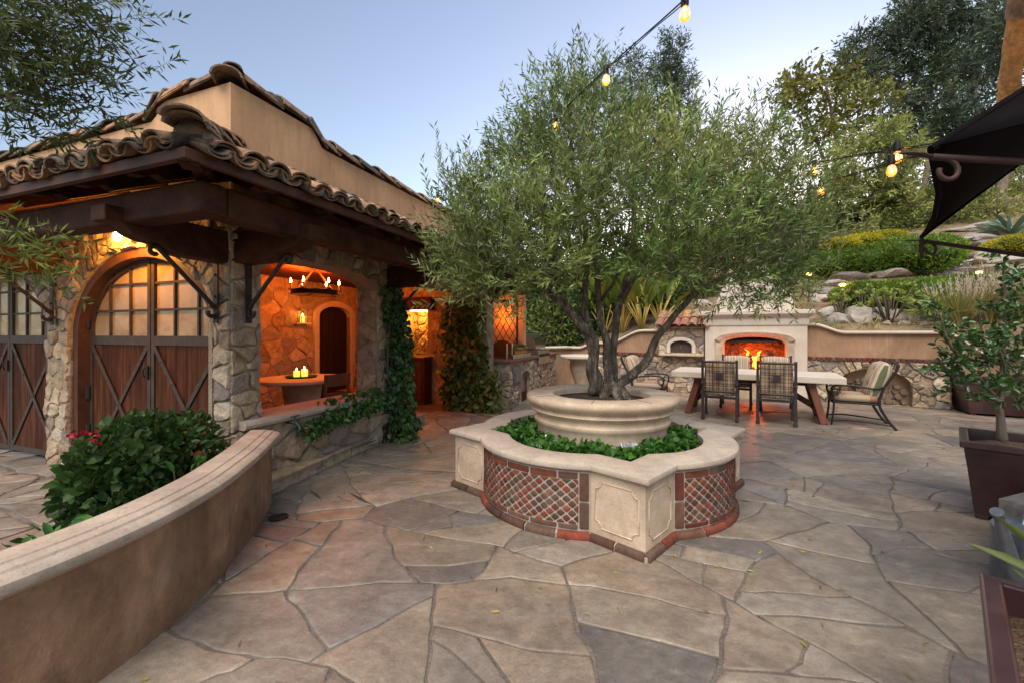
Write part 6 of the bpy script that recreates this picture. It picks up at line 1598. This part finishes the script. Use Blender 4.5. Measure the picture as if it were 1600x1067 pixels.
for i, (u, v, r, lb) in enumerate(((865, 478, .7, 'dark leafy shrub on the bank over the grill'), (905, 470, .8, 'dark leafy shrub on the bank behind the pedestal'), (1020, 470, .7, 'leafy shrub behind the oven roof'), (985, 430, .9, 'tall leafy shrub behind the middle olive stems'), (1080, 450, .8, 'dark shrub between oven roof and chimney'), (840, 470, .9, 'leafy shrub where the house meets the bank'), (930, 445, 1.0, 'high leafy shrub behind the left olive stem'), (1275, 400, .9, 'leafy shrub right of the chimney behind the olive'), (835, 425, 1.3, 'tall shrub behind the far end of the house eave'), (890, 410, 1.4, 'tall shrub seen between left olive stems and crown'), (950, 400, 1.4, 'tall shrub straight behind the upright olive stems'), (1010, 395, 1.4, 'tall shrub behind the right leaning olive stems'))):
    p = P(u, v, 12.3+.25*i); p.z = hill_h(p)-.1; o = empty('leafy_shrub', p, 0, lb, 'shrub', 'leafy shrubs on the bank'); hz_ = max(.8, P(u, v, p.y).z-p.z+r*.4)
    blob_leaves([((0, 0, hz_*.5), (r, r*.8, hz_*.55)), ((r*.5, .1, hz_*.35), (r*.6, r*.6, hz_*.4)), ((-r*.5, .1, hz_*.4), (r*.6, r*.6, hz_*.42))], .16, .07, M['vine'] if i % 3 == 0 else M['bush'], 'foliage', o, per=700, power=.3)
    mb = MB()
    for k in range(5): mb.tube([(0, 0, -.1), (uni(-.3, .3), uni(-.2, .2), hz_*.5), (uni(-.6, .6)*r, uni(-.4, .4)*r, hz_*.85)], [.04, .025, .01], 5)
    mb.build('stem', M['twig'], o)
# trees on the slope
def tree(name, label, base, stems, clumps, m, ll, lw, per, tl=.6, K=9, rise=.2, group=None, bark='bark2', power=.5, spread=.8):
    o = empty(name, base, 0, label, 'tree', group); mb = MB(); b = Vector(base)
    for pts, r0, r1 in stems:
        q = smooth_path([tuple(Vector(p)-b) for p in pts], 4); n = len(q); mb.tube(q, [r0+(r1-r0)*i/(n-1) for i in range(n)], 8, wob=.25)
    mb.build('trunk', M[bark], o, smooth=True); parts = []; tw = []
    for c, r in clumps:
        c = np.array(Vector(c)-b); n = max(5, int(per*r*r*1.25)); st, out = in_ellipsoid(n, c, (r, r, r*.75), power); d = out+NR.normal(size=(n, 3))*.6+np.array([0, 0, .1]); tone = np.clip(1+.2*NR.normal(), .65, 1.45)
        parts.append(twigs(st, d, tl*NR.uniform(.6, 1.2, n), K, ll, lw, rise=rise, spread=spread, var=.22, tint=np.ones((n, 3))*tone, fold=.15)); tw.append((st, norm(d), tl*np.ones(n)*.8))
    v, f, c = join_np(parts); mesh_np('crown', v, f, c, m, o); stems_mesh('twig_sprays', tw, .012, M['twig'], o)
    return o
def cl(lst, Y, jy=1.5):
    out = []
    for u, v, r in lst:
        for k in range(3): out.append((P(u+uni(-.55, .55)*r, v+uni(-.5, .5)*r, Y+uni(-jy, jy)), r*.58*Y/F))
    return out
def gum(name, label, u, vb, Y, crown, stems_uv, m, ll, lw, per, **k):
    b = P(u, vb, Y); b.z = min(b.z, hill_h(b))-.1
    st = [([b+Vector((dx, 0, 0)) if i == 0 else P(x, y, Y) for i, (x, y) in enumerate([(u, vb)]+pts)], r0, r1) for dx, pts, r0, r1 in stems_uv]
    return tree(name, label, b, st, cl(crown, Y), m, ll, lw, per, **k)
gum('eucalyptus_tree', 'tall dark eucalyptus with high crown at the upper right', 1500, 330, 27, [(1440, 60, 50), (1470, 20, 46), (1400, 60, 44), (1370, 100, 44), (1350, 75, 36), (1420, 120, 50), (1500, 60, 50), (1530, 20, 42), (1480, 110, 52), (1520, 120, 40), (1450, 160, 50), (1400, 170, 40), (1500, 175, 46), (1550, 80, 30), (1340, 120, 34), (1545, 150, 30), (1430, 10, 30), (1500, -20, 50), (1560, 30, 26), (1460, 215, 40), (1520, 225, 40), (1330, 95, 20), (1560, 190, 26)],
    [(0, [(1505, 250), (1495, 180), (1470, 100), (1460, 20)], .38, .1), (.2, [(1520, 260), (1530, 190), (1520, 120), (1540, 40)], .26, .07), (-.2, [(1480, 250), (1440, 180), (1400, 130), (1370, 90)], .24, .06)], M['gum'], .34, .085, 40, tl=1.0, K=10)
gum('eucalyptus_tree', 'shorter dark eucalyptus between the tall one and the pale acacia', 1440, 335, 25, [(1430, 240, 44), (1480, 260, 44), (1520, 280, 40), (1550, 260, 36), (1400, 225, 36), (1580, 285, 34), (1470, 300, 34), (1570, 230, 30), (1595, 250, 30)], [(0, [(1445, 290), (1450, 250), (1440, 210)], .25, .06), (1.0, [(1500, 300), (1520, 260)], .14, .05)], M['gum'], .3, .08, 42, tl=.9)
gum('sycamore_tree', 'slender olive yellow tree with open crown left of the eucalyptus', 1300, 370, 20, [(1235, 130, 26), (1255, 120, 24), (1290, 130, 30), (1320, 150, 28), (1265, 160, 30), (1240, 170, 26), (1300, 185, 30), (1330, 200, 28), (1280, 215, 26), (1225, 150, 18), (1345, 165, 20), (1310, 110, 18), (1260, 200, 24), (1375, 150, 22), (1390, 145, 14)], [(0, [(1305, 300), (1310, 240), (1300, 180), (1290, 130)], .16, .04), (.05, [(1300, 300), (1280, 230), (1255, 170), (1240, 130)], .1, .03)], M['sycamore'], .24, .12, 52, tl=.7, K=7)
gum('acacia_tree', 'pale yellow green feathery acacia on the slope behind the string lights', 1365, 372, 18, [(1310, 260, 30), (1340, 240, 34), (1375, 230, 36), (1410, 235, 30), (1330, 290, 36), (1370, 280, 40), (1405, 285, 34), (1320, 325, 32), (1360, 325, 34), (1395, 325, 34), (1420, 315, 22), (1300, 300, 24), (1390, 205, 24), (1420, 260, 24), (1345, 350, 24), (1300, 340, 24)], [(0, [(1368, 340), (1370, 300), (1375, 240)], .14, .04), (.1, [(1350, 330), (1335, 280), (1325, 240)], .1, .03), (-.1, [(1390, 330), (1405, 280)], .08, .03)], M['acacia'], .19, .055, 130, tl=.5, K=10)
gum('cypress_tree', 'dark tall narrow tree rising behind the olive crown, left of the pair', 990, 330, 24, [(975, 110, 15), (985, 90, 13), (980, 135, 18), (990, 160, 20), (975, 170, 18), (985, 200, 22), (995, 120, 14), (980, 230, 22), (965, 140, 10)], [(0, [(990, 250), (986, 170), (984, 90)], .18, .03)], M['gum'], .24, .06, 110, tl=.6, K=9, rise=.35)
gum('cypress_tree', 'dark tall narrow tree rising behind the olive crown, right of the pair', 1045, 330, 24, [(1045, 60, 12), (1050, 80, 17), (1035, 95, 16), (1060, 105, 18), (1045, 120, 20), (1030, 135, 18), (1065, 140, 20), (1050, 160, 22), (1030, 175, 20), (1070, 175, 18), (1050, 200, 24), (1075, 120, 12), (1020, 110, 10), (1045, 230, 26)], [(0, [(1047, 250), (1046, 170), (1046, 60)], .2, .03)], M['gum'], .24, .06, 110, tl=.6, K=9, rise=.35)
b = HG(1562, 335); tree('eucalyptus_tree', 'eucalyptus with pale bare trunk behind the umbrella edge', b, [([b, b+Vector((.2, 0, 2.2)), b+Vector((.6, 0, 4.6)), b+Vector((.8, .3, 7.5))], .2, .09)], [(b+Vector((.6+uni(-1.2, 1.8), uni(-1, 1), 6+uni(-.6, 2.2))), 1.1) for _ in range(7)], M['gum'], .32, .09, 22, tl=.9)
for i, (u, v, r, lb) in enumerate(((1480, 325, .9, 'olive green scrub bush beside the dirt patch on the slope'), (1530, 320, 1.1, 'scrub bush under the umbrella edge on the upper slope'), (1430, 335, .8, 'dark scrub bush behind the yellow hedge strip'), (1590, 320, 1.1, 'scrub bush behind the agave'), (1300, 350, .9, 'scrub bush behind the upper hedge near the olive'), (1240, 350, 1.1, 'large scrub bush behind the right side of the olive crown'), (1170, 370, 1.2, 'scrub bush behind the middle of the olive crown'), (1090, 380, 1.2, 'scrub bush above the chimney behind the olive'), (1400, 362, .7, 'low scrub bush right behind the yellow hedge strip'), (1440, 354, .7, 'low scrub bush left of the umbrella tip on the dirt bank'), (1490, 346, .8, 'low scrub bush just under the umbrella canvas'), (1545, 340, .8, 'low scrub bush left of the agave'))):
    Y = 21-.3*i if i < 8 else 18.6; p = P(u, v, Y) if i < 8 else HG(u, v); p.z = hill_h(p)-.1; o = empty('scrub_bush', p, 0, lb, 'shrub', 'scrub bushes on the upper slope')
    blob_leaves([((0, 0, r*.6), (r*1.4, r, r*.9)), ((r, .2, r*.4), (r*.8, r*.8, r*.6)), ((-r, .1, r*.45), (r*.8, r*.8, r*.6))], .17, .06, M['acacia'] if i % 2 else M['vine'], 'foliage', o, per=420, power=.3, broad=False)
    mb = MB()
    for k in range(5): mb.tube([(0, 0, -.1), (uni(-.4, .4), uni(-.2, .2), r*.5), (uni(-.9, .9)*r, uni(-.4, .4)*r, r*1.1)], [.05, .03, .01], 5)
    mb.build('stem', M['twig'], o)

# overhanging tree at the left: trunk outside the frame
ob = Vector((-3.6, 1.0, 0)); ot = empty('overhanging_tree', ob, 0, 'narrow leaved tree whose branches hang into the top left corner', 'tree'); mb = MB()
for pts, r0, r1 in (([(-3.6, 1, 0), (-3.5, 1.05, 1.2), (-3.2, 1.2, 2.2), (-2.6, 1.5, 2.9), (-2.1, 1.8, 3.0)], .12, .012), ([(-3.5, 1.05, 1.2), (-3.0, 1.3, 1.7), (-2.4, 1.6, 1.85), (-2.0, 1.65, 1.8)], .04, .008), ([(-3.2, 1.2, 2.2), (-2.6, 1.6, 2.45), (-2.1, 1.85, 2.4)], .05, .008)):
    q = smooth_path([tuple(Vector(p)-ob) for p in pts], 4); mb.tube(q, [r0+(r1-r0)*i/(len(q)-1) for i in range(len(q))], 8, wob=.2)
mb.build('trunk', M['bark'], ot, smooth=True); parts = []; tw = []
for u, v, Y, n, dx, dz, ln in ((-10, 30, 1.9, 60, .7, -.1, .28), (35, 55, 1.95, 60, .7, -.15, .26), (80, 20, 2.0, 40, .9, -.1, .28), (10, 100, 1.9, 46, .6, -.25, .26), (65, 95, 2.0, 26, .8, -.15, .25), (5, 150, 1.95, 26, .7, -.25, .22), (120, 0, 2.05, 22, 1.0, .05, .28), (70, 125, 2.0, 10, .9, -.1, .2), (-30, 165, 1.9, 14, .8, -.1, .18), (40, -20, 1.9, 40, .7, 0, .28), (165, 12, 2.1, 6, 1.0, -.1, .2), (-70, 350, 1.7, 44, .7, .05, .16), (-72, 400, 1.7, 40, .8, -.08, .17), (-50, 432, 1.7, 12, 1.0, .02, .15), (50, 165, 2.0, 4, .7, -.5, .25), (-50, 70, 1.9, 40, .7, -.1, .28)):
    c = np.array(P(u, v, Y)-ob); st = c[None]+NR.normal(size=(n, 3))*np.array([.09, .14, .07]); d = NR.normal(size=(n, 3))*.55+np.array([dx, .1, dz]); L = ln*NR.uniform(.6, 1.2, n)
    parts.append(twigs(st, d, L, 13, .055, .0105, rise=-.1, spread=.85, var=.25, tint=np.ones((n, 3))*(np.array([1.9, 2.0, 1.6]) if v > 300 else np.array([1, 1, 1])), fold=.12)); tw.append((st, norm(d), L))
v, f, c = join_np(parts); mesh_np('crown', v, f, c, M['willow'], ot); stems_mesh('twig_sprays', tw, .0016, M['twig'], ot)

# ================================================================== pots at the right
def pot(name, loc, rz, w, h, label, flare=.84, feet=True):
    o = empty(name, loc, rz, label, 'planter pot', 'oxblood square pots'); mb = MB(); n = 10; vs, fs = [], []
    def ring(k, z): a = w/2*k; return [(-a, -a, z), (a, -a, z), (a, a, z), (-a, a, z)]
    pr = [(flare*.94, .03), (flare*.98, h*.18), (flare*1.03, h*.4), (.93, h*.65), (.975, h*.85), (.985, h-.05)]
    for k, z in pr: vs += ring(k, z)
    for k, z in ((1.05, h-.05), (1.05, h), (.9, h), (.88, h-.14)): vs += ring(k, z)
    m = len(vs)//4
    for i in range(m-1):
        for q in range(4): fs.append((i*4+q, i*4+(q+1) % 4, i*4+4+(q+1) % 4, i*4+4+q))
    fs.append((3, 2, 1, 0)); mb.add(vs, fs); mb.build('pot_body', M['pot'], o, bevel=.008)
    for sx in (-1, 1):
        for sy in (-1, 1): mb = MB(); mb.box((sx*w/2*flare*.82, sy*w/2*flare*.82, .02), (.07, .07, .04)); mb.build('foot', M['pot'], o, bevel=.006)
    mb = MB(); a = w/2*.885; q = 8
    for j in range(q+1):
        for i in range(q+1): x, y = -a+2*a*i/q, -a+2*a*j/q; mb.v.append((x, y, h-.075+.03*nz(x*6, y*6, w)+.02*(1-(x*x+y*y)/(a*a)))); mb.c.append((1, 1, 1))
    for j in range(q):
        for i in range(q): b_ = j*(q+1)+i; mb.f.append((b_, b_+1, b_+q+2, b_+q+1))
    mb.build('soil', M['mulch'], o, smooth=True); return o
pr_ = math.radians(-46); pc = Vector((3.90, 3.23, 0)); pot('square_pot', pc, pr_, .68, .585, 'large oxblood square pot holding the small glossy tree', .86)
pot('square_pot', Vector((1.59, .97, 0)), math.radians(-46), .66, .585, 'nearest oxblood square pot at the lower right corner')
pot('square_pot', Vector((8.35, 7.45, 0)), WR, .95, .68, 'oxblood square pot standing far back against the wall end')
# glossy tree
gt = empty('potted_tree', Vector((3.9, 3.38, .53)), 0, 'small glossy leaved tree with slim trunk growing in the large pot', 'tree'); mb = MB(); o0 = Vector((3.9, 3.38, .53)); GP = lambda u, v, Y: P(u, v, Y)-o0
for pts, r in (([(1566, 690, 3.45), (1563, 650, 3.45), (1560, 625, 3.45)], .036), ([(1560, 628, 3.45), (1548, 612, 3.42), (1530, 590, 3.4), (1500, 560, 3.38), (1480, 530, 3.36), (1470, 490, 3.36)], .018), ([(1560, 628, 3.45), (1565, 590, 3.45), (1568, 540, 3.45), (1570, 480, 3.45), (1568, 420, 3.45)], .018), ([(1562, 625, 3.45), (1580, 600, 3.45), (1600, 570, 3.4), (1615, 520, 3.4)], .016), ([(1558, 620, 3.45), (1545, 580, 3.55), (1535, 530, 3.6), (1530, 480, 3.6)], .014), ([(1560, 620, 3.45), (1570, 580, 3.3), (1560, 540, 3.2)], .012)):
    q = smooth_path([tuple(GP(*p)) for p in pts], 4); mb.tube(q, [r*(1-.6*i/(len(q)-1)) for i in range(len(q))], 8)
mb.build('trunk', M['bark2'], gt, smooth=True); parts = []
for u, v, Y, r, n in ((1545, 570, 3.4, .22, 34), (1580, 575, 3.4, .2, 30), (1510, 560, 3.38, .18, 26), (1485, 535, 3.36, .12, 16), (1476, 505, 3.36, .06, 8), (1470, 480, 3.36, .04, 5), (1462, 580, 3.4, .06, 4), (1538, 545, 3.5, .13, 16), (1575, 530, 3.4, .2, 30), (1605, 540, 3.4, .2, 24), (1572, 490, 3.45, .11, 14), (1602, 490, 3.4, .13, 14), (1568, 455, 3.45, .09, 12), (1567, 425, 3.45, .06, 8), (1568, 400, 3.45, .04, 4), (1520, 600, 3.3, .14, 16), (1560, 605, 3.2, .16, 20), (1600, 600, 3.3, .18, 22), (1480, 600, 3.4, .1, 8), (1615, 450, 3.4, .12, 12)):
    c = np.array(GP(u, v, Y)); n = max(3, int(n*.62)); st, out = in_ellipsoid(n, c, (r, r, r), .5); d = out*.6+np.array([0, 0, .8])+NR.normal(size=(n, 3))*.4
    parts.append(twigs(st, d, NR.uniform(.07, .14, n), 8, .056, .027, rise=.3, spread=.95, var=.25, broad=True, tint=np.ones((n, 3))*np.clip(1+.3*NR.normal(size=(n, 1)), .6, 1.8), curl=.12))
v, f, c = join_np(parts); mesh_np('crown', v, f, c, M['glossy'], gt)
leafy('potted_lily', (1.7, 1.2, .5), 34, .08, .16, .24, .04, M['vine'], 'bright strappy leaved plant growing in the nearest pot', 'plant')
n = 170; p = np.zeros((n, 3)); p[:, 0] = NR.uniform(-1.6, 5.5, n); p[:, 1] = NR.uniform(1.6, 8, n); p[:, 2] = .006
k = n//2; a = NR.uniform(0, 6.28, k); rr = 1.45+NR.exponential(.5, k); p[:k, 0] = PC.x+rr*np.cos(a); p[:k, 1] = PC.y+rr*np.sin(a)
d = NR.normal(size=(n, 3)); d[:, 2] = .04; v, f, c = leaf_arrays(p, d, NR.uniform(.03, .06, n), NR.uniform(.008, .016, n), .4, .25, np.ones((n, 3))*np.array([2.2, 1.4, .8]))
tag(mesh_np('fallen_leaves', v, f, c, M['olive']), kind='stuff')
# watering can between the pots
wc = empty('watering_can', (2.87, 2.36, 0), math.radians(15), 'galvanised watering can with long spout standing between the pots', 'watering can')
mb = MB(); mb.lathe([(0, .0), (.15, 0), (.155, .02), (.15, .3), (.155, .31), (.14, .33), (.06, .36)], 24); mb.build('can_body', M['galv'], wc, smooth=True, auto=40)
mb = MB(); mb.tube([(-.12, .0, .07), (-.22, -.02, .2), (-.33, -.04, .4), (-.36, -.045, .45)], [.05, .036, .024, .02], 14); mb.tube([(-.355, -.045, .445), (-.385, -.05, .475)], [.024, .027], 14); mb.build('spout', M['galv'], wc, smooth=True, auto=40)
mb = MB(); mb.tube(smooth_path([(.15, 0, .1), (.26, 0, .2), (.24, 0, .36), (.1, 0, .46), (-.02, 0, .42), (-.08, 0, .33)], 5), .012, 8); mb.build('handle', M['galv'], wc, smooth=True)
wb = MB(); wb.bb(-.22, .22, -.16, .16, 0, .36); 
for k in range(4): wb.bb(-.23, .23, -.175, -.162, .01+k*.09, .085+k*.09)
o = wb.build('weathered_crate', M['greywood'], None, bevel=.01, label='weathered grey box at the right edge behind the watering can', cat='box'); o.location = (3.33, 2.62, 0); o.rotation_euler.z = math.radians(20)

# ================================================================== umbrella corner
T1, T2, HB = Vector((1.60, 1.63, 2.10)), Vector((2.86, 2.98, 2.07)), Vector((3.3, 1.3, 3.22))
t4 = T1+Vector((1.39, -1.31, 0)); um = empty('patio_umbrella', (3.3, 1.3, 0), 0, 'dark canvas patio umbrella with forged iron ribs at the upper right', 'umbrella'); UO = Vector((3.3, 1.3, 0))
mb = MB(); n = 10
def panel(A_, B_, C_, sagm):
    vs, fs, idx = [], [], {}
    for j in range(n+1):
        for i in range(n+1-j):
            a, b = i/n, j/n; c = 1-a-b; p = A_*c+B_*a+C_*b; p = p-ZUP*sagm*(27*a*b*c)+(C_-(A_+B_)/2).normalized()*.07*4*a*c*(1-b)
            p = p+ZUP*.008*nz(p.x*5, p.y*5, p.z*5); idx[(i, j)] = len(vs); vs.append(p-UO)
    for j in range(n):
        for i in range(n-j):
            fs.append((idx[(i, j)], idx[(i+1, j)], idx[(i, j+1)]))
            if i+j < n-1: fs.append((idx[(i+1, j)], idx[(i+1, j+1)], idx[(i, j+1)]))
    mb.add(vs, fs)
panel(T1, T2, HB, .05); panel(t4, T1, HB, .05); panel(HB+(T2-T1)*0+Vector((1.3, -1.6, -1.1)), t4, HB, .05)
o = mb.build('canopy', M['canvas'], um, smooth=True); md = o.modifiers.new('thick', 'SOLIDIFY'); md.thickness = .006
def scroll2(c, ax, r, n_=12): return [c+ax*(r*(1-.5*i/n_)*math.cos(1.57-i*.42))+ZUP*(r*(1-.5*i/n_)*math.sin(1.57-i*.42)) for i in range(n_+1)]
Pz = Vector((3.3, 1.3, 1.95))
for tip, inz, r, nm in ((T1, 1.86, .0135, 'upper forged iron rib with scroll'), (T2, 1.42, .013, 'lower forged iron rib with scroll')):
    mb = MB(); hub = Vector((3.3, 1.3, inz)); ax = (hub-tip).normalized(); s0 = tip-UO+Vector((0, 0, -.03))
    mb.tube([s0, s0+(hub-tip)*.3, s0+(hub-tip)*.6, hub-UO], [r, r, r, r], 8)
    mb.tube(scroll2(s0+ax*.05-ZUP*.05, ax, .045), .009, 8)
    out = -Vector((ax.x, ax.y, 0)).normalized(); mb.tube([s0, s0+out*.03+ZUP*.012, s0+out*.07+ZUP*.02, s0+out*.125+ZUP*.025], [.01, .015, .011, .001], 8, flat=.6)
    mb.build('rib', M['rust'], um, smooth=True, auto=50, label=nm)
for tip in (T2,):
    mb = MB(); q = tip-UO; mb.tube([q+ZUP*.0, q-ZUP*.06, q-ZUP*.11, q-ZUP*.17], [.012, .02, .016, .001], 8, flat=.6); mb.tube([q-ZUP*.03, q+Vector((.03, 0, -.05)), q+Vector((.05, 0, -.03)), q+Vector((.04, 0, -.015))], .006, 6); mb.build('finial', M['rust'], um, smooth=True)
mb = MB(); mb.tube([(0, 0, 0), (0, 0, 3.25)], .035, 12); mb.tube([(0, 0, 0), (0, 0, .08)], [.35, .3], 20); mb.build('pole', M['rust'], um, smooth=True, auto=50)
mb = MB(); q = T1-UO; e = T2-UO; mb.tube([q+ZUP*.005, q*.66+e*.34-ZUP*.02+Vector((.03, -.03, 0)), q*.33+e*.67-ZUP*.02+Vector((.03, -.03, 0)), e], .012, 6); mb.build('canopy_hem', M['canvas'], um, smooth=True)
mb = MB(); mb.tube([T1-UO, (T1*.5+HB*.5)-UO+ZUP*.01, HB-UO], .014, 8); mb.tube([T2-UO, (T2*.5+HB*.5)-UO+ZUP*.01, HB-UO], .014, 8); mb.build('canopy_arm', M['canvas'], um)
# rake tiles of the neighbouring roof at the top right
nh = empty('neighbouring_house', (7.2, 4.0, 0), 0, 'house at the right edge with orange clay rake tiles', 'house'); NO = Vector((7.2, 4.0, 0))
mb = MB(); a0, a1 = P(1572, 185, 4.6), P(1612, -110, 3.7); L = a1-a0
k = 0
for t in np.arange(0, 1, .2):
    c = tuple(q*uni(.85, 1.15) for q in ((.62, .28, .1) if k != 3 else (.34, .2, .12))); tile(mb, a0+L*t-NO, a0+L*(t+.235)-NO, Vector((-.9, -.3, .45)), .125, .11, col=c, th=.02, n=10); k += 1  # clay orange raised in the colour, standing in for lamplight from below
mb.build('rake_tiles', M['tile'], nh, smooth=True, auto=40)
mb = MB(); R0 = Vector((.16, .02, -.03)); A = [a0+R0, a1+R0, a1+R0+Vector((4, 0, 0)), a0+R0+Vector((4, 0, 0))]; A = [p-NO for p in A]; mb.add(A+[p-Vector((0, 0, .15)) for p in A], [(0, 1, 2, 3), (4, 7, 6, 5), (0, 4, 5, 1), (0, 3, 7, 4)]); mb.build('roof', M['timber'], nh)
mb = MB(); mb.bb(.2, 3.5, -.2, .6, 0, 3.6); mb.build('wall', M['stucco'], nh)

# ================================================================== string lights
def string(pts, bulbs, label, sag=.06):
    o = empty('string_light', pts[0], 0, label, 'string light', 'festoon string lights'); b = Vector(pts[0]); q = smooth_path([tuple(p) for p in pts], 8)
    mb = MB(); mb.tube([p-b for p in q], .0045, 6); mb.tube([p-b+Vector((.006, .003, -.008+.004*math.sin(i*1.3))) for i, p in enumerate(q)], .003, 6); mb.build('cable', M['black'], o, smooth=True)
    for p in bulbs:
        d = Vector(p)-b; mb = MB(); mb.lathe([(.008, .075), (.02, .07), (.022, .02), (.019, .0)], 12, d); so = mb.build('socket', M['black'], o, smooth=True, auto=40)
        mb = MB(); mb.lathe([(.016, .0), (.024, -.015), (.03, -.04), (.026, -.062), (.012, -.076), (0, -.078)], 14, d); bl = mb.build('bulb', M['bulbglass'], o, smooth=True)
        mb = MB(); 
        for a in range(5): c_, s_ = .009*math.cos(a*1.257), .009*math.sin(a*1.257); mb.tube([d+Vector((c_*.5, s_*.5, -.005)), d+Vector((c_, s_, -.03)), d+Vector((c_*1.4, s_*1.4, -.055))], .0026, 5)
        mb.build('filament', M['filament'], bl)
    return o
M['bulbglass'] = mat('amber_bulb_glass', (1, .5, .1), None, rough=.05, transmission=1.0, spec=.5, emit=(1, .36, .03), estr=.55)
def bb_(u, v, Y): return P(u, v, Y)
sA = [P(1180, -110, 1.7), P(1067, 2, 2.35), P(945, 110, 3.2), P(860, 190, 4.1), P(790, 250, 4.9), P(725, 283, 5.6), P(684, 300, 6.3)]
string(sA, [P(1070, 12, 2.36), P(947, 118, 3.2), P(868, 192, 4.1), P(806, 243, 4.8), P(720, 294, 5.7), P(684, 308, 6.3), P(722, 316, 5.6)], 'string light cable with large bulbs slanting down across the sky into the olive')
string([P(1640, 190, 2.2), P(1450, 226, 2.7), P(1402, 233, 2.95), P(1330, 244, 3.5), P(1272, 255, 4.3), P(1180, 270, 5.6), P(1100, 280, 7)], [P(1402, 238, 2.95), P(1272, 262, 4.3), P(1190, 276, 5.4)], 'upper string of amber bulbs between olive crown and umbrella', 0)
string([P(1650, 200, 2.1), P(1450, 240, 2.6), P(1394, 254, 2.95), P(1330, 273, 3.5), P(1283, 288, 4.1), P(1200, 318, 5.4), P(1125, 340, 7)], [P(1393, 259, 2.95), P(1283, 293, 4.1), P(1125, 346, 7)], 'lower string of amber bulbs between olive crown and umbrella', 0)
for i, (u, v, lb) in enumerate(((1264, 430, 'garden light half hidden by the right of the olive crown'), (1316, 447, 'garden light left of the lower hedge'), (1375, 455, 'garden light in front of the lower hedge'), (1446, 447, 'garden light at the right end of the lower hedge'), (1530, 428, 'garden light above the feathery grass'), (1147, 405, 'garden light glowing through the olive crown above the fireplace'), (884, 403, 'garden light glowing through the left of the olive crown'), (722, 342, 'string bulb glowing behind the left side of the olive crown'))):
    if i == 7: continue
    Yd = max(10, HG(u, v+24).y-.9); p = P(u, v, Yd); g = hill_h(p); o = empty('garden_light', (p.x, p.y, g-.05), 0, lb, 'garden light', 'amber garden lights on the slope'); z = max(.25, p.z-g+.05)
    mb = MB(); mb.tube([(0, 0, 0), (0, 0, z)], .012, 6); mb.lathe([(.0, .09), (.07, .06), (.075, .05)], 12, (0, 0, z)); mb.build('stake', M['black'], o, smooth=True)
    mb = MB(); mb.lathe([(0, -.03), (.05, 0), (.062, .03), (.045, .06), (0, .07)], 12, (0, 0, z)); mb.build('bulb', M['bulb'], o, smooth=True)
    lamp('garden_lamp_light', (p.x, p.y-.12, p.z+.02), 1.1, (1, .5, .12), .04)

# ================================================================== light and camera
wd = bpy.data.worlds.new('World'); SC.world = wd; wd.use_nodes = True; nt = wd.node_tree; N = nt.nodes; Lk = nt.links
bg = N['Background']; sky = N.new('ShaderNodeTexSky'); sky.sky_type = 'NISHITA'; sky.sun_disc = False
SE, SA = math.radians(6.0), math.radians(28.0)    # sun just above the hill, ahead and to the right
sky.sun_elevation = SE; sky.sun_rotation = SA; sky.air_density = 1.0; sky.dust_density = .6; sky.ozone_density = 2.2
hs = N.new('ShaderNodeHueSaturation'); hs.inputs['Saturation'].default_value = .78; Lk.new(sky.outputs[0], hs.inputs['Color']); tn_ = N.new('ShaderNodeMix'); tn_.data_type = 'RGBA'; tn_.blend_type = 'MULTIPLY'; tn_.inputs['Factor'].default_value = 1; tn_.inputs['B'].default_value = (1.1, 1.0, 1.03, 1); Lk.new(hs.outputs[0], tn_.inputs['A']); Lk.new(tn_.outputs['Result'], bg.inputs['Color']); bg.inputs['Strength'].default_value = .145
sl_ = bpy.data.lights.new('fill_sun', 'SUN'); sl_.energy = 1.7; sl_.angle = math.radians(50); sl_.color = (1, .9, .8)  # added broad fill, high behind the camera, apart from the sky's sun
so = bpy.data.objects.new('fill_sun', sl_); COL.objects.link(so)
sdir = Vector((-.2, -.62, 1.0)); so.rotation_euler = sdir.to_track_quat('Z', 'Y').to_euler()
cd_ = bpy.data.cameras.new('camera'); cam = bpy.data.objects.new('camera', cd_); COL.objects.link(cam); cam.location = (0, 0, EYE); cam.rotation_euler = (PI/2, 0, 0)
cd_.sensor_width = 36; cd_.lens = F/1600*36; cd_.shift_y = -(533.5-HZ)/1600; cd_.clip_start = .05; cd_.clip_end = 1500
SC.camera = cam
vs_ = SC.view_settings; vs_.view_transform = 'Standard'; vs_.look = 'None'; vs_.gamma = 1; vs_.use_curve_mapping = False; vs_.exposure = 1.5
SC.render.engine = 'CYCLES'; SC.cycles.use_denoising = True; SC.cycles.max_bounces = 8; SC.cycles.transparent_max_bounces = 8; SC.cycles.sample_clamp_indirect = 6; SC.cycles.caustics_reflective = False; SC.cycles.caustics_refractive = False
